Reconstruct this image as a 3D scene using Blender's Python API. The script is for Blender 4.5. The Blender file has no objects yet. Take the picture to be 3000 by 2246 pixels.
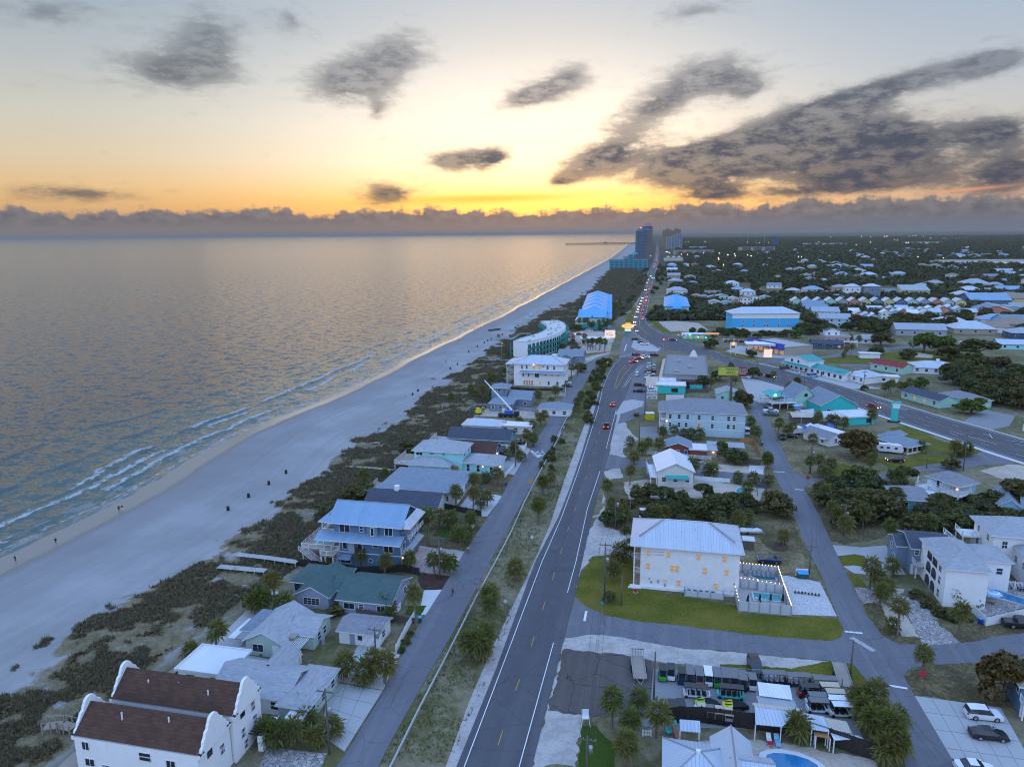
import bpy, bmesh, math, random
import numpy as np
from mathutils import Vector, Matrix, geometry
random.seed(7)
rng = np.random.default_rng(7)
rad = math.radians
scene = bpy.context.scene
COL = scene.collection

# ---------------------------------------------------------------- node helpers
class Sk:
    def __init__(s, g, o): s.g = g; s.o = o
    def __add__(a, b): return a.g.math('ADD', a, b)
    def __radd__(a, b): return a.g.math('ADD', b, a)
    def __sub__(a, b): return a.g.math('SUBTRACT', a, b)
    def __rsub__(a, b): return a.g.math('SUBTRACT', b, a)
    def __mul__(a, b): return a.g.math('MULTIPLY', a, b)
    def __rmul__(a, b): return a.g.math('MULTIPLY', b, a)
    def __truediv__(a, b): return a.g.math('DIVIDE', a, b)
class Gr:
    def __init__(s,tree): s.t = tree; s.n = tree.nodes; s.l = tree.links
    def put(s, sock, v):
        if v is None: return
        if isinstance(v, Sk): s.l.new(v.o, sock)
        else:
            if isinstance(v,(tuple,list)) and len(v) == 3 and sock.type == 'RGBA': v = (*v,1)
            sock.default_value = v
    def node(s, typ, ins=None, out=0, **props):
        n = s.n.new(typ)
        for k, v in props.items(): setattr(n, k, v)
        for k,v in (ins or {}).items(): s.put(n.inputs[k],v)
        return Sk(s, n.outputs[out])
    def math(s, op, *a, clamp=False):
        return s.node('ShaderNodeMath',{i: x for i,x in enumerate(a)},operation=op,use_clamp=clamp)
    def vmath(s, op, *a):
        return s.node('ShaderNodeVectorMath',{i: x for i,x in enumerate(a)},operation=op)
    def mix(s, f, a, b, blend='MIX'):
        return s.node('ShaderNodeMix',{0: f,6: a,7: b},out=2,data_type='RGBA',blend_type=blend)
    def fmix(s, f, a, b): return a + (b - a) * f
    def noise(s,vec,scale,detail=4,rough=.55,dist=0.,out=0,dim='3D'):
        return s.node('ShaderNodeTexNoise',{'Vector': vec,'Scale': scale,'Detail': detail,'Roughness': rough,'Distortion': dist},out=out,noise_dimensions=dim)
    def ss(s, x, a, b, lo=0., hi=1., kind='SMOOTHSTEP'):
        return s.node('ShaderNodeMapRange',{0: x,1: a,2: b,3: lo,4: hi},interpolation_type=kind)
    def ramp(s, f, stops, interp='LINEAR'):
        n = s.n.new('ShaderNodeValToRGB'); s.put(n.inputs[0],f); e = n.color_ramp.elements; n.color_ramp.interpolation = interp
        while len(e) < len(stops): e.new(.5)
        for el,(p,c) in zip(e,stops): el.position = p; el.color = (*c,1)
        return Sk(s, n.outputs[0])
    def sep(s, v):
        n = s.n.new('ShaderNodeSeparateXYZ'); s.put(n.inputs[0],v); return [Sk(s,o) for o in n.outputs]
    def comb(s,x,y,z=0.): return s.node('ShaderNodeCombineXYZ',{0: x,1: y,2: z})
def lin(r, g, b):
    return tuple((c/255/12.92 if c <= 10 else ((c/255+.055)/1.055)**2.4) for c in (r,g,b))

# ---------------------------------------------------------------- camera: a drone 68 m above the shore road
cam = bpy.data.cameras.new('camera'); camo = bpy.data.objects.new('camera',cam); COL.objects.link(camo)
cam.sensor_width = 36; cam.sensor_fit = 'HORIZONTAL'; cam.lens = 36*2079/3000; cam.clip_start = .5; cam.clip_end = 200000
pit, rol = rad(11.9), rad(.5)
fwd = Vector((0,math.cos(pit),-math.sin(pit))); up0 = Vector((0,math.sin(pit),math.cos(pit))); r0 = Vector((1,0,0))
rt = r0*math.cos(rol) - up0*math.sin(rol); up = up0*math.cos(rol) + r0*math.sin(rol)
mw = Matrix((rt,up,-fwd)).transposed().to_4x4(); mw.translation = (0,0,68)
camo.matrix_world = mw; scene.camera = camo

# ---------------------------------------------------------------- render settings
cy = scene.cycles
cy.use_denoising = True; cy.filter_width = 1.05
cy.max_bounces = 6; cy.diffuse_bounces = 1; cy.glossy_bounces = 3; cy.transmission_bounces = 3; cy.volume_bounces = 1; cy.transparent_max_bounces = 6
cy.caustics_reflective = False; cy.caustics_refractive = False; cy.sample_clamp_indirect = 4
vs = scene.view_settings; vs.view_transform = 'Standard'; vs.look = 'None'; vs.gamma = 1; vs.exposure = 0.85

# ---------------------------------------------------------------- sky: dusk, the sun low behind a cloud bank straight ahead
SUN_AZ, SUN_EL = 2.0, 4.0
def build_world():
    w = bpy.data.worlds.new('World'); scene.world = w; w.use_nodes = True
    t = w.node_tree; t.nodes.clear(); g = Gr(t)
    d = g.node('ShaderNodeTexCoord')
    x, y, z = g.sep(d)
    az = g.math('ARCTAN2', x, y)*57.2958
    el = g.math('ARCSINE', z)*57.2958
    da = g.math('ABSOLUTE', az-SUN_AZ)
    e = el/90.
    R = lambda st: [(max(0, a)/90., lin(*c)) for a, c in st]
    front = g.ramp(e,R([(0,(190,150,116)),(2.,(236,168,92)),(2.9,(248,200,130)),(3.9,(250,222,182)),(5.4,(250,239,224)),(8,(244,241,235)),(11,(222,226,229)),(14,(197,206,214)),(17,(178,192,208)),(30,(160,188,232)),(50,(138,184,252)),(90,(124,174,252))]))
    side = g.ramp(e,R([(0,(160,142,132)),(2.3,(214,170,124)),(3.6,(222,186,142)),(5.4,(216,198,172)),(8,(205,200,190)),(11,(185,190,193)),(15,(160,175,190)),(30,(152,182,230)),(50,(138,184,252)),(90,(124,174,252))]))
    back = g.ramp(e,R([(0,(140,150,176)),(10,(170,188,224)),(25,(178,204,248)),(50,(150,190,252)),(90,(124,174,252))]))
    col = g.mix(g.ss(da, 3, 34), front, side)
    col = g.mix(g.ss(az,8,34)*.7,col,g.mix(.45,side,back))
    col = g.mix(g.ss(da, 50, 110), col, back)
    # Nishita light in the upper sky
    sky = g.node('ShaderNodeTexSky',sky_type='NISHITA',sun_disc=False,sun_elevation=rad(3),sun_rotation=rad(SUN_AZ),altitude=60,air_density=1.,dust_density=1.2,ozone_density=1.5)
    col = g.mix(.12,col,g.mix(1.,sky,(.3,.3,.3),'MULTIPLY'))
    # bright streak low over the sun
    glow = g.math('EXPONENT',((el-2.75-(az-1.)*.02)*(el-2.75-(az-1.)*.02)/.12 + (az+2.)*(az+2.)/60.)*-1.)
    col = g.mix(glow*.8, col, lin(255, 206, 66))
    # high thin veil and scattered clouds: tilted streaky noise in direction space
    u = az*.055 ; v = el*.16
    p = g.comb(u*1.25+v*.3, v*1.15-u*.3, 0.)
    n1 = g.noise(p, 2.4, 6, .64, dim='2D')
    n2 = g.noise(p, 8.5, 6, .66, dim='2D')
    fb = n1*.6+n2*.4
    blobs = [ # azimuth, elevation, half-widths, tilt, weight
        (-24.2,11.0,3.6,1.2,.2,.8),(-21.4,13.4,2.4,2.0,.5,.75),(-12.2,11.0,2.9,1.4,.3,.85),(-8.6,12.8,2.4,1.4,.4,.8),(-10.,9.0,1.1,.8,.8,.5),(-15.7,14.8,1.6,1.1,-.4,.55),
        (1.2,10.0,2.2,.9,.5,.75),(4.4,11.2,2.2,1.1,.4,.7),(11.1,9.2,2.4,1.0,.6,.75),(15.3,11.0,3.3,1.2,.15,.9),(17.6,9.9,1.4,.7,.2,.5),(23.1,8.6,2.8,.75,.6,.8),(27.4,9.6,2.7,.85,.5,.8),(32.4,10.3,2.2,1.0,.3,.8),
        (7.4,5.8,3.2,1.4,.5,.95),(13.6,4.9,3.2,1.5,.3,.9),(19.3,5.8,4.2,1.7,.3,1.25),(27.,5.8,3.4,1.6,.1,1.2),(26.,3.7,3.8,.8,.1,.8),(-4.5,5.6,1.8,.75,.2,.8),(-1.2,5.7,1.6,.95,.3,.9),(15.5,2.8,1.5,.45,.1,.7),(33.2,6.2,2.,.9,.3,.8),(34.,3.6,2.4,1.3,.3,.95),
        (-30.2,2.9,3.4,.55,-.1,.6),(-9.4,3.1,2.6,.9,.0,.75),(13.4,15.2,3.1,.7,.3,.5),(-31.,13.8,3.4,1.,.2,.6),(4.,4.0,1.2,.4,.5,.6),(22.,2.8,5.,.5,.1,.5)]
    D = 0.
    ae = g.comb(az, el, 0.)
    for a, b, sa, sb, tl, wt in blobs:
        mp = g.node('ShaderNodeMapping',{0: ae,1: (a,b,0),2: (0,0,math.atan(tl*sb/sa*1.2)),3: (sa*2.6,sb*2.6,1)},vector_type='TEXTURE')
        q = g.node('ShaderNodeTexGradient',{0: mp},out=1,gradient_type='QUADRATIC_SPHERE')
        D = g.math('MULTIPLY_ADD', q, wt*1.45, D)
    out = g.math('MAXIMUM',g.ss(da,44,70),g.ss(el,21,34))
    D = D*(1.-out) + out*.42
    dens = g.ss(D*1.15 + (fb-.5)*2.2, .18, 1.1)
    wisps = g.ss(D*.8 + (n2-.5)*2., .2, .85)*.4
    dens = g.math('MAXIMUM', dens, wisps)
    cdark = g.mix(g.ss(az,-30,22),lin(84,88,98),lin(60,70,92))
    cdark = g.mix(g.ss(el,7,17),cdark,lin(112,118,128))
    cdark = g.mix(g.ss(da,50,110),cdark,lin(140,158,188))
    ccol = g.mix(g.ss(dens,.3,.95),g.mix(.62,col,cdark),cdark)
    ccol = g.mix(g.ss(fb,.44,.64)*.25,ccol,g.mix(.25,cdark,col))
    ccol = g.mix(g.ss(n2*.6+n1*.4,.4,.62)*g.ss(el,3.,12.,.3,.6),ccol,g.mix(.5,cdark,col))
    col = g.mix(dens*g.ss(el, 5., 14., .95, .8), col, ccol)
    # cloud bank on the horizon
    nb = g.noise(g.comb(az*.24,0.,3.),1.0,5,.6,dim='2D')
    nb2 = g.noise(g.comb(az*.9,el*1.6,0.),1.1,4,.6,dim='2D')
    top = 1.75 + (nb-.5)*2.8 + (nb2-.5)*1.1 + g.ss(az,4,30)*.4
    bank = g.ss(el-top, .26, -.22)
    bshade = g.ss(nb2 + (el-1.2)*.12, .3, .8)
    bcol = g.mix(bshade,lin(90,96,110),lin(126,124,130))
    bcol = g.mix(g.ss(el,1.5,.35),bcol,g.mix(g.ss(az,-15,15),lin(124,120,122),lin(104,113,130)))
    bcol = g.mix(g.ss(da,50,110),bcol,lin(118,128,152))
    col = g.mix(bank*.92, col, bcol)
    # a thin orange gap low on the right
    gap = g.math('EXPONENT',((el-2.75-(az-34.)*.07)*(el-2.75-(az-34.)*.07)/.012 + (az-31.5)*(az-31.5)/7.)*-1.)
    col = g.mix(gap*.8, col, lin(238, 166, 128))
    # extra sky brightness overhead and behind the camera, added to light ground and walls
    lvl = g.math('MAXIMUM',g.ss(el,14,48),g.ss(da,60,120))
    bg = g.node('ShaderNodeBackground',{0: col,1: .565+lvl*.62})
    o = t.nodes.new('ShaderNodeOutputWorld'); t.links.new(bg.o,o.inputs[0])
    w.cycles.sampling_method = 'NONE'
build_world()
sun = bpy.data.lights.new('sun','SUN'); suno = bpy.data.objects.new('sun',sun); COL.objects.link(suno)
sun.energy = .06; sun.angle = rad(50); sun.color = (1,.72,.45)
suno.rotation_euler = Vector((math.sin(rad(SUN_AZ))*math.cos(rad(SUN_EL)),math.cos(rad(SUN_AZ))*math.cos(rad(SUN_EL)),math.sin(rad(SUN_EL)))).to_track_quat('Z','Y').to_euler()

# ---------------------------------------------------------------- object helpers
def tag(o, label=None, cat=None, group=None, kind=None):
    if label: o['label'] = label
    if cat: o['category'] = cat
    if group: o['group'] = group
    if kind: o['kind'] = kind
    return o
def add(name,mesh,parent=None,loc=None,rz=None,scale=None):
    o = bpy.data.objects.new(name,mesh); COL.objects.link(o)
    if parent is not None: o.parent = parent
    if loc is not None: o.location = loc
    if rz: o.rotation_euler = (0, 0, rz)
    if scale is not None: o.scale = scale if isinstance(scale,(tuple,list)) else (scale,)*3
    return o
def thing(name,label,cat,loc=(0,0,0),rz=0,group=None,s=None):
    if len(loc) == 2: loc = (*loc, 0)
    return tag(add(name,None,None,loc,rz,s),label,cat,group)
class MB:
    """collects boxes, prisms, tubes and faces and links them as one mesh"""
    def __init__(s): s.v = []; s.f = []; s.m = []
    def face(s, pts, m=0):
        b = len(s.v); s.v += [tuple(p) for p in pts]; s.f.append(tuple(range(b,b+len(pts)))); s.m.append(m); return s
    def box(s,x0,y0,z0,x1,y1,z1,m=0,top=True,bot=True):
        b = len(s.v); s.v += [(x0,y0,z0),(x1,y0,z0),(x1,y1,z0),(x0,y1,z0),(x0,y0,z1),(x1,y0,z1),(x1,y1,z1),(x0,y1,z1)]
        q = [(0,1,5,4),(1,2,6,5),(2,3,7,6),(3,0,4,7)]
        if top: q.append((4,5,6,7))
        if bot: q.append((3,2,1,0))
        s.f += [tuple(b+i for i in k) for k in q]; s.m += [m]*len(q); return s
    def prism(s, poly, z0, z1, m=0, top=True, bot=False):
        n = len(poly); b = len(s.v)
        s.v += [(p[0],p[1],z0) for p in poly] + [(p[0],p[1],z1) for p in poly]
        for i in range(n):
            j = (i+1) % n; s.f.append((b+i,b+j,b+n+j,b+n+i)); s.m.append(m)
        tri = geometry.tessellate_polygon([[Vector((p[0],p[1],0)) for p in poly]])
        for t in tri:
            if top: s.f.append(ccw(s.v,tuple(b+n+i for i in t))); s.m.append(m)
            if bot: s.f.append(ccw(s.v,tuple(b+i for i in t))[::-1]); s.m.append(m)
        return s
    def cyl(s,x,y,z0,z1,r0,r1=None,n=8,m=0,caps=True):
        return s.tube((x,y,z0),(x,y,z1),r0,r1,n,m,caps)
    def tube(s, p, q, r0, r1=None, n=6, m=0, caps=True):
        r1 = r0 if r1 is None else r1
        p = Vector(p); q = Vector(q); d = (q-p).normalized()
        a = d.cross(Vector((0,0,1)) if abs(d.z) < .9 else Vector((1,0,0))).normalized(); c = d.cross(a)
        b = len(s.v)
        for ctr, r in ((p, r0), (q, r1)):
            for i in range(n):
                t = 2*math.pi*i/n; s.v.append(tuple(ctr + a*(r*math.cos(t)) - c*(r*math.sin(t))))
        for i in range(n):
            j = (i+1) % n; s.f.append((b+i,b+n+i,b+n+j,b+j)[::-1]); s.m.append(m)
        if caps: s.f.append(tuple(b+n+i for i in range(n))); s.f.append(tuple(b+n-1-i for i in range(n))); s.m += [m,m]
        return s
    def poly(s, pts, r, n=5, m=0):
        for a,b in zip(pts,pts[1:]): s.tube(a,b,r,r,n,m,False)
        return s
    def lathe(s, prof, n=12, c=(0, 0, 0), m=0):
        b = len(s.v)
        for r, z in prof:
            for i in range(n):
                t = 2*math.pi*i/n; s.v.append((c[0]+r*math.cos(t),c[1]+r*math.sin(t),c[2]+z))
        for k in range(len(prof)-1):
            for i in range(n):
                j = (i+1) % n; s.f.append((b+k*n+i,b+k*n+j,b+(k+1)*n+j,b+(k+1)*n+i)); s.m.append(m)
        return s
    def mesh(s, name, mats, uv=False, smooth=False):
        me = bpy.data.meshes.new(name); me.from_pydata(s.v,[],s.f)
        mats = mats if isinstance(mats,(list,tuple)) else [mats]
        for k in mats: me.materials.append(M(k) if isinstance(k,str) else k)
        if len(mats) > 1: me.polygons.foreach_set('material_index',s.m)
        if smooth: me.polygons.foreach_set('use_smooth',[True]*len(s.f))
        if uv:
            L = me.uv_layers.new(name='UVMap').data
            for p in me.polygons:
                nrm = p.normal; u = Vector((-nrm.y,nrm.x,0))
                u = u.normalized() if u.length > 1e-4 else Vector((1,0,0)); v = nrm.cross(u)
                for li in p.loop_indices:
                    co = me.vertices[me.loops[li].vertex_index].co; L[li].uv = (co.dot(u),co.dot(v))
        return me
    def build(s,name,mats,parent=None,loc=None,rz=None,uv=False,smooth=False):
        return add(name,s.mesh(name,mats,uv,smooth),parent,loc,rz)
def ccw(v, t):
    a, b, c = (v[i] for i in t)
    return t if (b[0]-a[0])*(c[1]-a[1])-(b[1]-a[1])*(c[0]-a[0]) > 0 else t[::-1]
_cache = {}
def cached(key, fn):
    if key not in _cache: _cache[key] = fn()
    return _cache[key]

# ---------------------------------------------------------------- materials
_mats = {}
SPEC = {}
def M(k):
    if k not in _mats:
        fn,a = SPEC[k]; m = bpy.data.materials.new(k); m.use_nodes = True; t = m.node_tree; t.nodes.clear(); g = Gr(t)
        r = fn(g, *a)
        o = t.nodes.new('ShaderNodeOutputMaterial'); t.links.new(r.o,o.inputs[0]); _mats[k] = m
    return _mats[k]
def bsdf(g,col,rough=.7,normal=None,metal=0.,spec=.4,emit=None,es=0.,alpha=None,trans=None):
    ins = {'Base Color': col,'Roughness': rough,'Metallic': metal,'Specular IOR Level': spec}
    if normal is not None: ins['Normal'] = normal
    if emit is not None: ins['Emission Color'] = emit; ins['Emission Strength'] = es
    return g.node('ShaderNodeBsdfPrincipled', ins)
def pos(g): return g.node('ShaderNodeNewGeometry')
def opos(g): return g.node('ShaderNodeTexCoord', out=3)
def bump(g,h,dist=.05,strength=1.): return g.node('ShaderNodeBump',{'Strength': strength,'Distance': dist,'Height': h})
def vary(g, col, n, amt):
    return g.mix(n,tuple(c*(1-amt) for c in col),tuple(min(1,c*(1+amt)) for c in col))
def m_plain(g,col,rough=.7,amt=.18,scale=1.2,metal=0.,spec=.35):
    n = g.noise(pos(g), scale, 5, .6)
    return bsdf(g,vary(g,col,n,amt),rough,metal=metal,spec=spec)
def m_emit(g,col,s): return bsdf(g,(.05,.05,.05),.5,emit=col,es=s)
def m_siding(g, col, step=.22, amt=.15):
    p = pos(g); x, y, z = g.sep(p)
    f = g.math('FRACT', z/step)
    n = g.noise(p, .8, 5, .6)
    c = vary(g, col, n, amt)
    c = g.mix(g.ss(f,.12,0.)*.3,c,tuple(k*.45 for k in col))
    return bsdf(g, c, .6, bump(g, f, .02, .6))
def m_board(g, col, step=.35, amt=.1):
    p = opos(g); x, y, z = g.sep(p)
    f = g.math('FRACT', (x+y)/step)
    n = g.noise(pos(g), .9, 5, .6)
    c = g.mix(g.ss(f,.1,0.)*.35,vary(g,col,n,amt),tuple(k*.4 for k in col))
    return bsdf(g,c,.65,bump(g,g.ss(f,0.,.12),.015,.6))
def m_stucco(g, col, amt=.08):
    p = pos(g); n = g.noise(p,.7,6,.65); n2 = g.noise(p,9.,3,.6)
    st = g.noise(g.vmath('MULTIPLY',p,(1.5,1.5,.25)),1.,4,.6)
    c = vary(g,col,n,amt); c = g.mix(g.ss(st,.58,.8)*.18,c,tuple(k*.55 for k in col))
    return bsdf(g, c, .75, bump(g, n2, .01, .5))
def m_metalroof(g, col, step=.5, rough=.38, amt=.12):
    uv = g.node('ShaderNodeUVMap'); x, y, z = g.sep(uv)
    f = g.math('FRACT',x/step); rid = g.math('FLOOR',x/(step*2))
    rn = g.node('ShaderNodeTexWhiteNoise',{'W': rid},noise_dimensions='1D')
    n = g.noise(pos(g), .5, 5, .6)
    c = vary(g, col, n*.65+rn*.35, amt)
    edge = g.ss(g.math('ABSOLUTE', f-.5), .42, .5)
    c = g.mix(edge*.38, c, tuple(k*.4 for k in col))
    return bsdf(g,c,rough,bump(g,edge,.04,.8),metal=.15,spec=.45)
def m_shingle(g, col, amt=.3, row=.28):
    uv = g.node('ShaderNodeUVMap')
    b = g.node('ShaderNodeTexBrick',{'Vector': uv,'Color1': (0,0,0,1),'Color2': (1,1,1,1),'Mortar': (.2,.2,.2,1),'Scale': 1.,'Mortar Size': .018,'Brick Width': .9,'Row Height': row,'Bias': 0.})
    n = g.noise(pos(g),.45,6,.65); n2 = g.noise(pos(g),5.,3,.6)
    mx = g.sep(b)[0]
    c = vary(g, col, mx*.35+n*.4+n2*.25, amt)
    y = g.sep(uv)[1]; f = g.math('FRACT', y/row)
    c = g.mix(g.ss(f,.16,0.)*.35,c,tuple(k*.4 for k in col))
    return bsdf(g, c, .85, bump(g, f, -.02, .6), spec=.2)
def m_glass(g, col=(.02, .03, .04), rough=.06):
    n = g.noise(pos(g), .35, 2)
    return bsdf(g, vary(g, col, n, .6), rough, spec=.8)
def m_lit(g, col, s):
    n = g.noise(pos(g), 1.6, 3, .6)
    return bsdf(g,(.05,.04,.03),.2,emit=g.mix(n,tuple(c*.35 for c in col),col),es=s)
def m_asphalt(g, col, crack=.5, amt=.16):
    p = pos(g); n = g.noise(p,.09,6,.6); n2 = g.noise(p,1.1,5,.65); n3 = g.noise(p,22.,2,.5)
    c = vary(g, col, n*.5+n2*.5, amt)
    # worn wheel tracks follow the road's own direction
    x, y, z = g.sep(p)
    st = g.noise(g.comb((x-y*.2125)*.55, y*.02), 1., 4, .55)
    c = g.mix(g.ss(st,.42,.68)*.4,c,tuple(k*1.5 for k in col))
    v = g.node('ShaderNodeTexVoronoi',{'Vector': g.vmath('ADD',p,g.noise(p,.5,4,out=1)),'Scale': .16},feature='DISTANCE_TO_EDGE')
    c = g.mix(g.ss(v,.012,.004)*crack,c,tuple(k*.35 for k in col))
    c = g.mix(g.ss(n2,.6,.72)*.4,c,tuple(k*.55 for k in col))
    c = g.mix(g.ss(g.noise(p,.23,4,.6),.58,.64)*.35,c,tuple(k*1.35 for k in col))
    return bsdf(g, c, .8, bump(g, n3, .01, .4), spec=.35)
def m_ground(g,c1,c2,c3,s1=.18,s2=1.6,rough=.95,bm=.03):
    p = pos(g); n = g.noise(p,s1,6,.62); n2 = g.noise(p,s2,6,.68); n3 = g.noise(p,7.,4,.6)
    c = g.mix(g.ss(n2*.5+n*.5, .42, .58), c1, c2)
    c = g.mix(g.ss(n3*.4+n2*.35+n*.25, .53, .62)*.75, c, c3)
    return bsdf(g,c,rough,bump(g,n3+n2,bm,.7),spec=.15)
def m_concrete(g, col, amt=.14):
    p = pos(g); n = g.noise(p,.35,6,.62); n2 = g.noise(p,4.,5,.62)
    c = vary(g, col, n*.6+n2*.4, amt)
    c = g.mix(g.ss(n,.6,.75)*.3,c,tuple(k*.6 for k in col))
    return bsdf(g, c, .85, bump(g, n2, .01, .5), spec=.25)
def m_paver(g, col, sc=1.6, amt=.3, mortar=.45):
    p = pos(g)
    v = g.node('ShaderNodeTexVoronoi',{'Vector': p,'Scale': sc},feature='DISTANCE_TO_EDGE')
    vc = g.node('ShaderNodeTexVoronoi',{'Vector': p,'Scale': sc},out=1)
    n = g.noise(p, .4, 5, .6)
    c = vary(g, col, g.sep(vc)[0]*.6+n*.4, amt)
    c = g.mix(g.ss(v,.09,.03),c,tuple(k*mortar for k in col))
    return bsdf(g,c,.85,bump(g,g.ss(v,0.,.12),.02,.7),spec=.25)
def m_leaf(g, c1, c2, c3=None, rough=.6):
    oi = g.node('ShaderNodeObjectInfo', out=5)
    p = pos(g); n = g.noise(p,.9,3,.6); n2 = g.noise(p,6.,2,.5)
    c = g.mix(g.ss(n*.5+n2*.5, .36, .64), c1, c2)
    c = g.mix(oi*.75, c, c3 or c1)
    d = g.node('ShaderNodeBsdfDiffuse', {0: c})
    tr = g.node('ShaderNodeBsdfTranslucent', {0: c})
    gl = g.node('ShaderNodeBsdfGlossy',{0: (.5,.5,.5,1),1: .45})
    a = g.node('ShaderNodeMixShader', {0: .3, 1: d, 2: tr})
    return g.node('ShaderNodeMixShader',{0: .06,1: a,2: gl})
def m_pool(g, col=(.06, .32, .36)):
    p = pos(g); n = g.noise(p, 2.2, 4, .6, .4)
    return bsdf(g,vary(g,col,g.noise(p,.6,3),.25),.05,bump(g,n,.02,.3),spec=.5)
def m_paint(g, col, rough=.28):
    n = g.noise(opos(g), 3., 4, .6)
    return bsdf(g, vary(g, col, n, .12), rough, spec=.6)
def S(k, fn, *a): SPEC[k] = (fn, a)
# walls
for k,c in dict(white=(.84,.84,.84),offwhite=(.7,.69,.65),blue=(.10,.19,.30),steel=(.19,.25,.33),pale_blue=(.46,.62,.70),bright_blue=(.07,.46,.78),sky_blue=(.30,.56,.74),aqua=(.34,.72,.74),turquoise=(.04,.55,.52),mint=(.40,.68,.58),lilac=(.33,.36,.48),teal=(.08,.36,.40),cream=(.66,.6,.46),yellow=(.64,.58,.30),coral=(.56,.25,.18),pink=(.52,.28,.26),brick_red=(.24,.07,.045),grey=(.36,.37,.38),sage=(.46,.58,.52),tan=(.42,.35,.27),navy=(.05,.09,.17)).items():
    S('siding_'+k,m_siding,c); S('stucco_'+k,m_stucco,c); S('board_'+k,m_board,c)
for k,c in dict(silver=(.5,.54,.6),white=(.74,.76,.78),blue=(.24,.36,.5),steelblue=(.2,.28,.37),aqua=(.07,.36,.68),teal=(.01,.3,.3),tan=(.52,.46,.38),brown=(.16,.09,.06),grey=(.36,.39,.43)).items():
    S('metal_'+k, m_metalroof, c)
for k,c in dict(grey=(.25,.25,.27),lightgrey=(.36,.37,.39),dark=(.075,.085,.11),green=(.075,.125,.12),brown=(.10,.05,.04),red=(.26,.05,.05),tan=(.32,.25,.19),bluegrey=(.23,.27,.32)).items():
    S('shingle_'+k, m_shingle, c)
S('stucco_brown',m_stucco,(.26,.18,.12)); S('stucco_slate',m_stucco,(.13,.15,.18))
S('tile_brown', m_shingle, (.1,.052,.036), .45, .42)
S('trim',m_plain,(.78,.79,.8),.5,.08); S('trim_grey',m_plain,(.3,.32,.36),.6,.1); S('trim_dark',m_plain,(.06,.06,.07),.6,.1); S('trim_teal',m_plain,(.03,.42,.38),.5,.1)
S('glass',m_glass); S('glass_blue',m_glass,(.05,.12,.2),.1); S('lit',m_lit,(1.,.6,.24),.34); S('lit_soft',m_lit,(1.,.62,.26),.17); S('shutter_blue',m_plain,(.03,.08,.36),.5)
S('asphalt',m_asphalt,(.088,.086,.094),.45,.22); S('asphalt_lane',m_asphalt,(.15,.147,.16),.4,.22); S('asphalt_old',m_asphalt,(.1,.082,.074),1.,.5)
S('paint_white',m_plain,(.72,.72,.72),.7,.25,3.); S('paint_yellow',m_plain,(.52,.3,.06),.7,.3,3.)
S('gravel',m_ground,(.36,.32,.3),(.5,.45,.42),(.22,.19,.17),.3,2.); S('shell',m_ground,(.38,.34,.31),(.53,.48,.44),(.2,.17,.14),.2,.9)
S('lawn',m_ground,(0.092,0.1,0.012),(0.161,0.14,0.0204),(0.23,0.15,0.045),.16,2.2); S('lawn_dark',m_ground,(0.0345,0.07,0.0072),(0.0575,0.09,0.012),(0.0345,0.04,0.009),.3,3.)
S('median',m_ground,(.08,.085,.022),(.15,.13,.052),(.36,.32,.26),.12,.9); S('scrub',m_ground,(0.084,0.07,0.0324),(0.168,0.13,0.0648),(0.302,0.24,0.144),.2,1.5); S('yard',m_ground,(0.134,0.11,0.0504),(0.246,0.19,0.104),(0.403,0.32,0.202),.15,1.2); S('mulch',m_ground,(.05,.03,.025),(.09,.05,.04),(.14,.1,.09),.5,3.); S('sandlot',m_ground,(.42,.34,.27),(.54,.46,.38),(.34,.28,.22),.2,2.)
S('concrete',m_concrete,(.42,.41,.4)); S('concrete_pale',m_concrete,(.6,.59,.58)); S('concrete_dark',m_concrete,(.26,.26,.26)); S('paver',m_paver,(.56,.55,.55),2.2,.16,.7); S('cobble',m_paver,(.4,.36,.34),1.7,.4,.4)
S('pool_water',m_pool,(.05,.3,.34)); S('pool_blue',m_pool,(.025,.18,.36)); S('pool_dark',m_pool,(.02,.14,.15))
S('wood',m_board,(.33,.27,.22),.16,.25); S('wood_dark',m_board,(.03,.025,.022),.2,.3); S('wood_fence',m_board,(.14,.11,.1),.2,.3); S('wood_orange',m_board,(.42,.2,.08),.2,.2); S('bark',m_plain,(.13,.105,.085),.9,.4,5.); S('palm_bark',m_plain,(.17,.14,.115),.9,.4,6.); S('pole_wood',m_plain,(.14,.12,.11),.9,.3,2.); S('pole_conc',m_plain,(.38,.38,.38),.8,.15)
S('palm_leaf',m_leaf,(0.059,0.0918,0.0108),(0.165,0.184,0.0248),(0.201,0.153,0.0315)); S('palm_dead',m_plain,(.16,.11,.06),.9,.3,3.)
S('oak_leaf',m_leaf,(0.0283,0.051,0.0063),(0.106,0.122,0.0162),(0.118,0.0867,0.0158)); S('pine_leaf',m_leaf,(0.026,0.0428,0.0099),(0.0708,0.0867,0.018),(0.0944,0.0765,0.0225)); S('bright_leaf',m_leaf,(0.0708,0.112,0.0054),(0.142,0.173,0.009),(0.0944,0.122,0.009)); S('magnolia_leaf',m_leaf,(0.0413,0.0459,0.0054),(0.118,0.0918,0.0113),(0.142,0.0765,0.0135)); S('bush_leaf',m_leaf,(0.0413,0.0632,0.0081),(0.118,0.133,0.018),(0.13,0.102,0.0225)); S('dune_leaf',m_leaf,(.075,.06,.016),(.19,.145,.05),(.2,.13,.05)); S('oat_leaf',m_leaf,(.09,.08,.045),(.2,.17,.1),(.14,.12,.07)); S('grass_leaf',m_leaf,(0.059,0.0867,0.00675),(0.13,0.133,0.0158),(0.153,0.122,0.0225))
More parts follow.
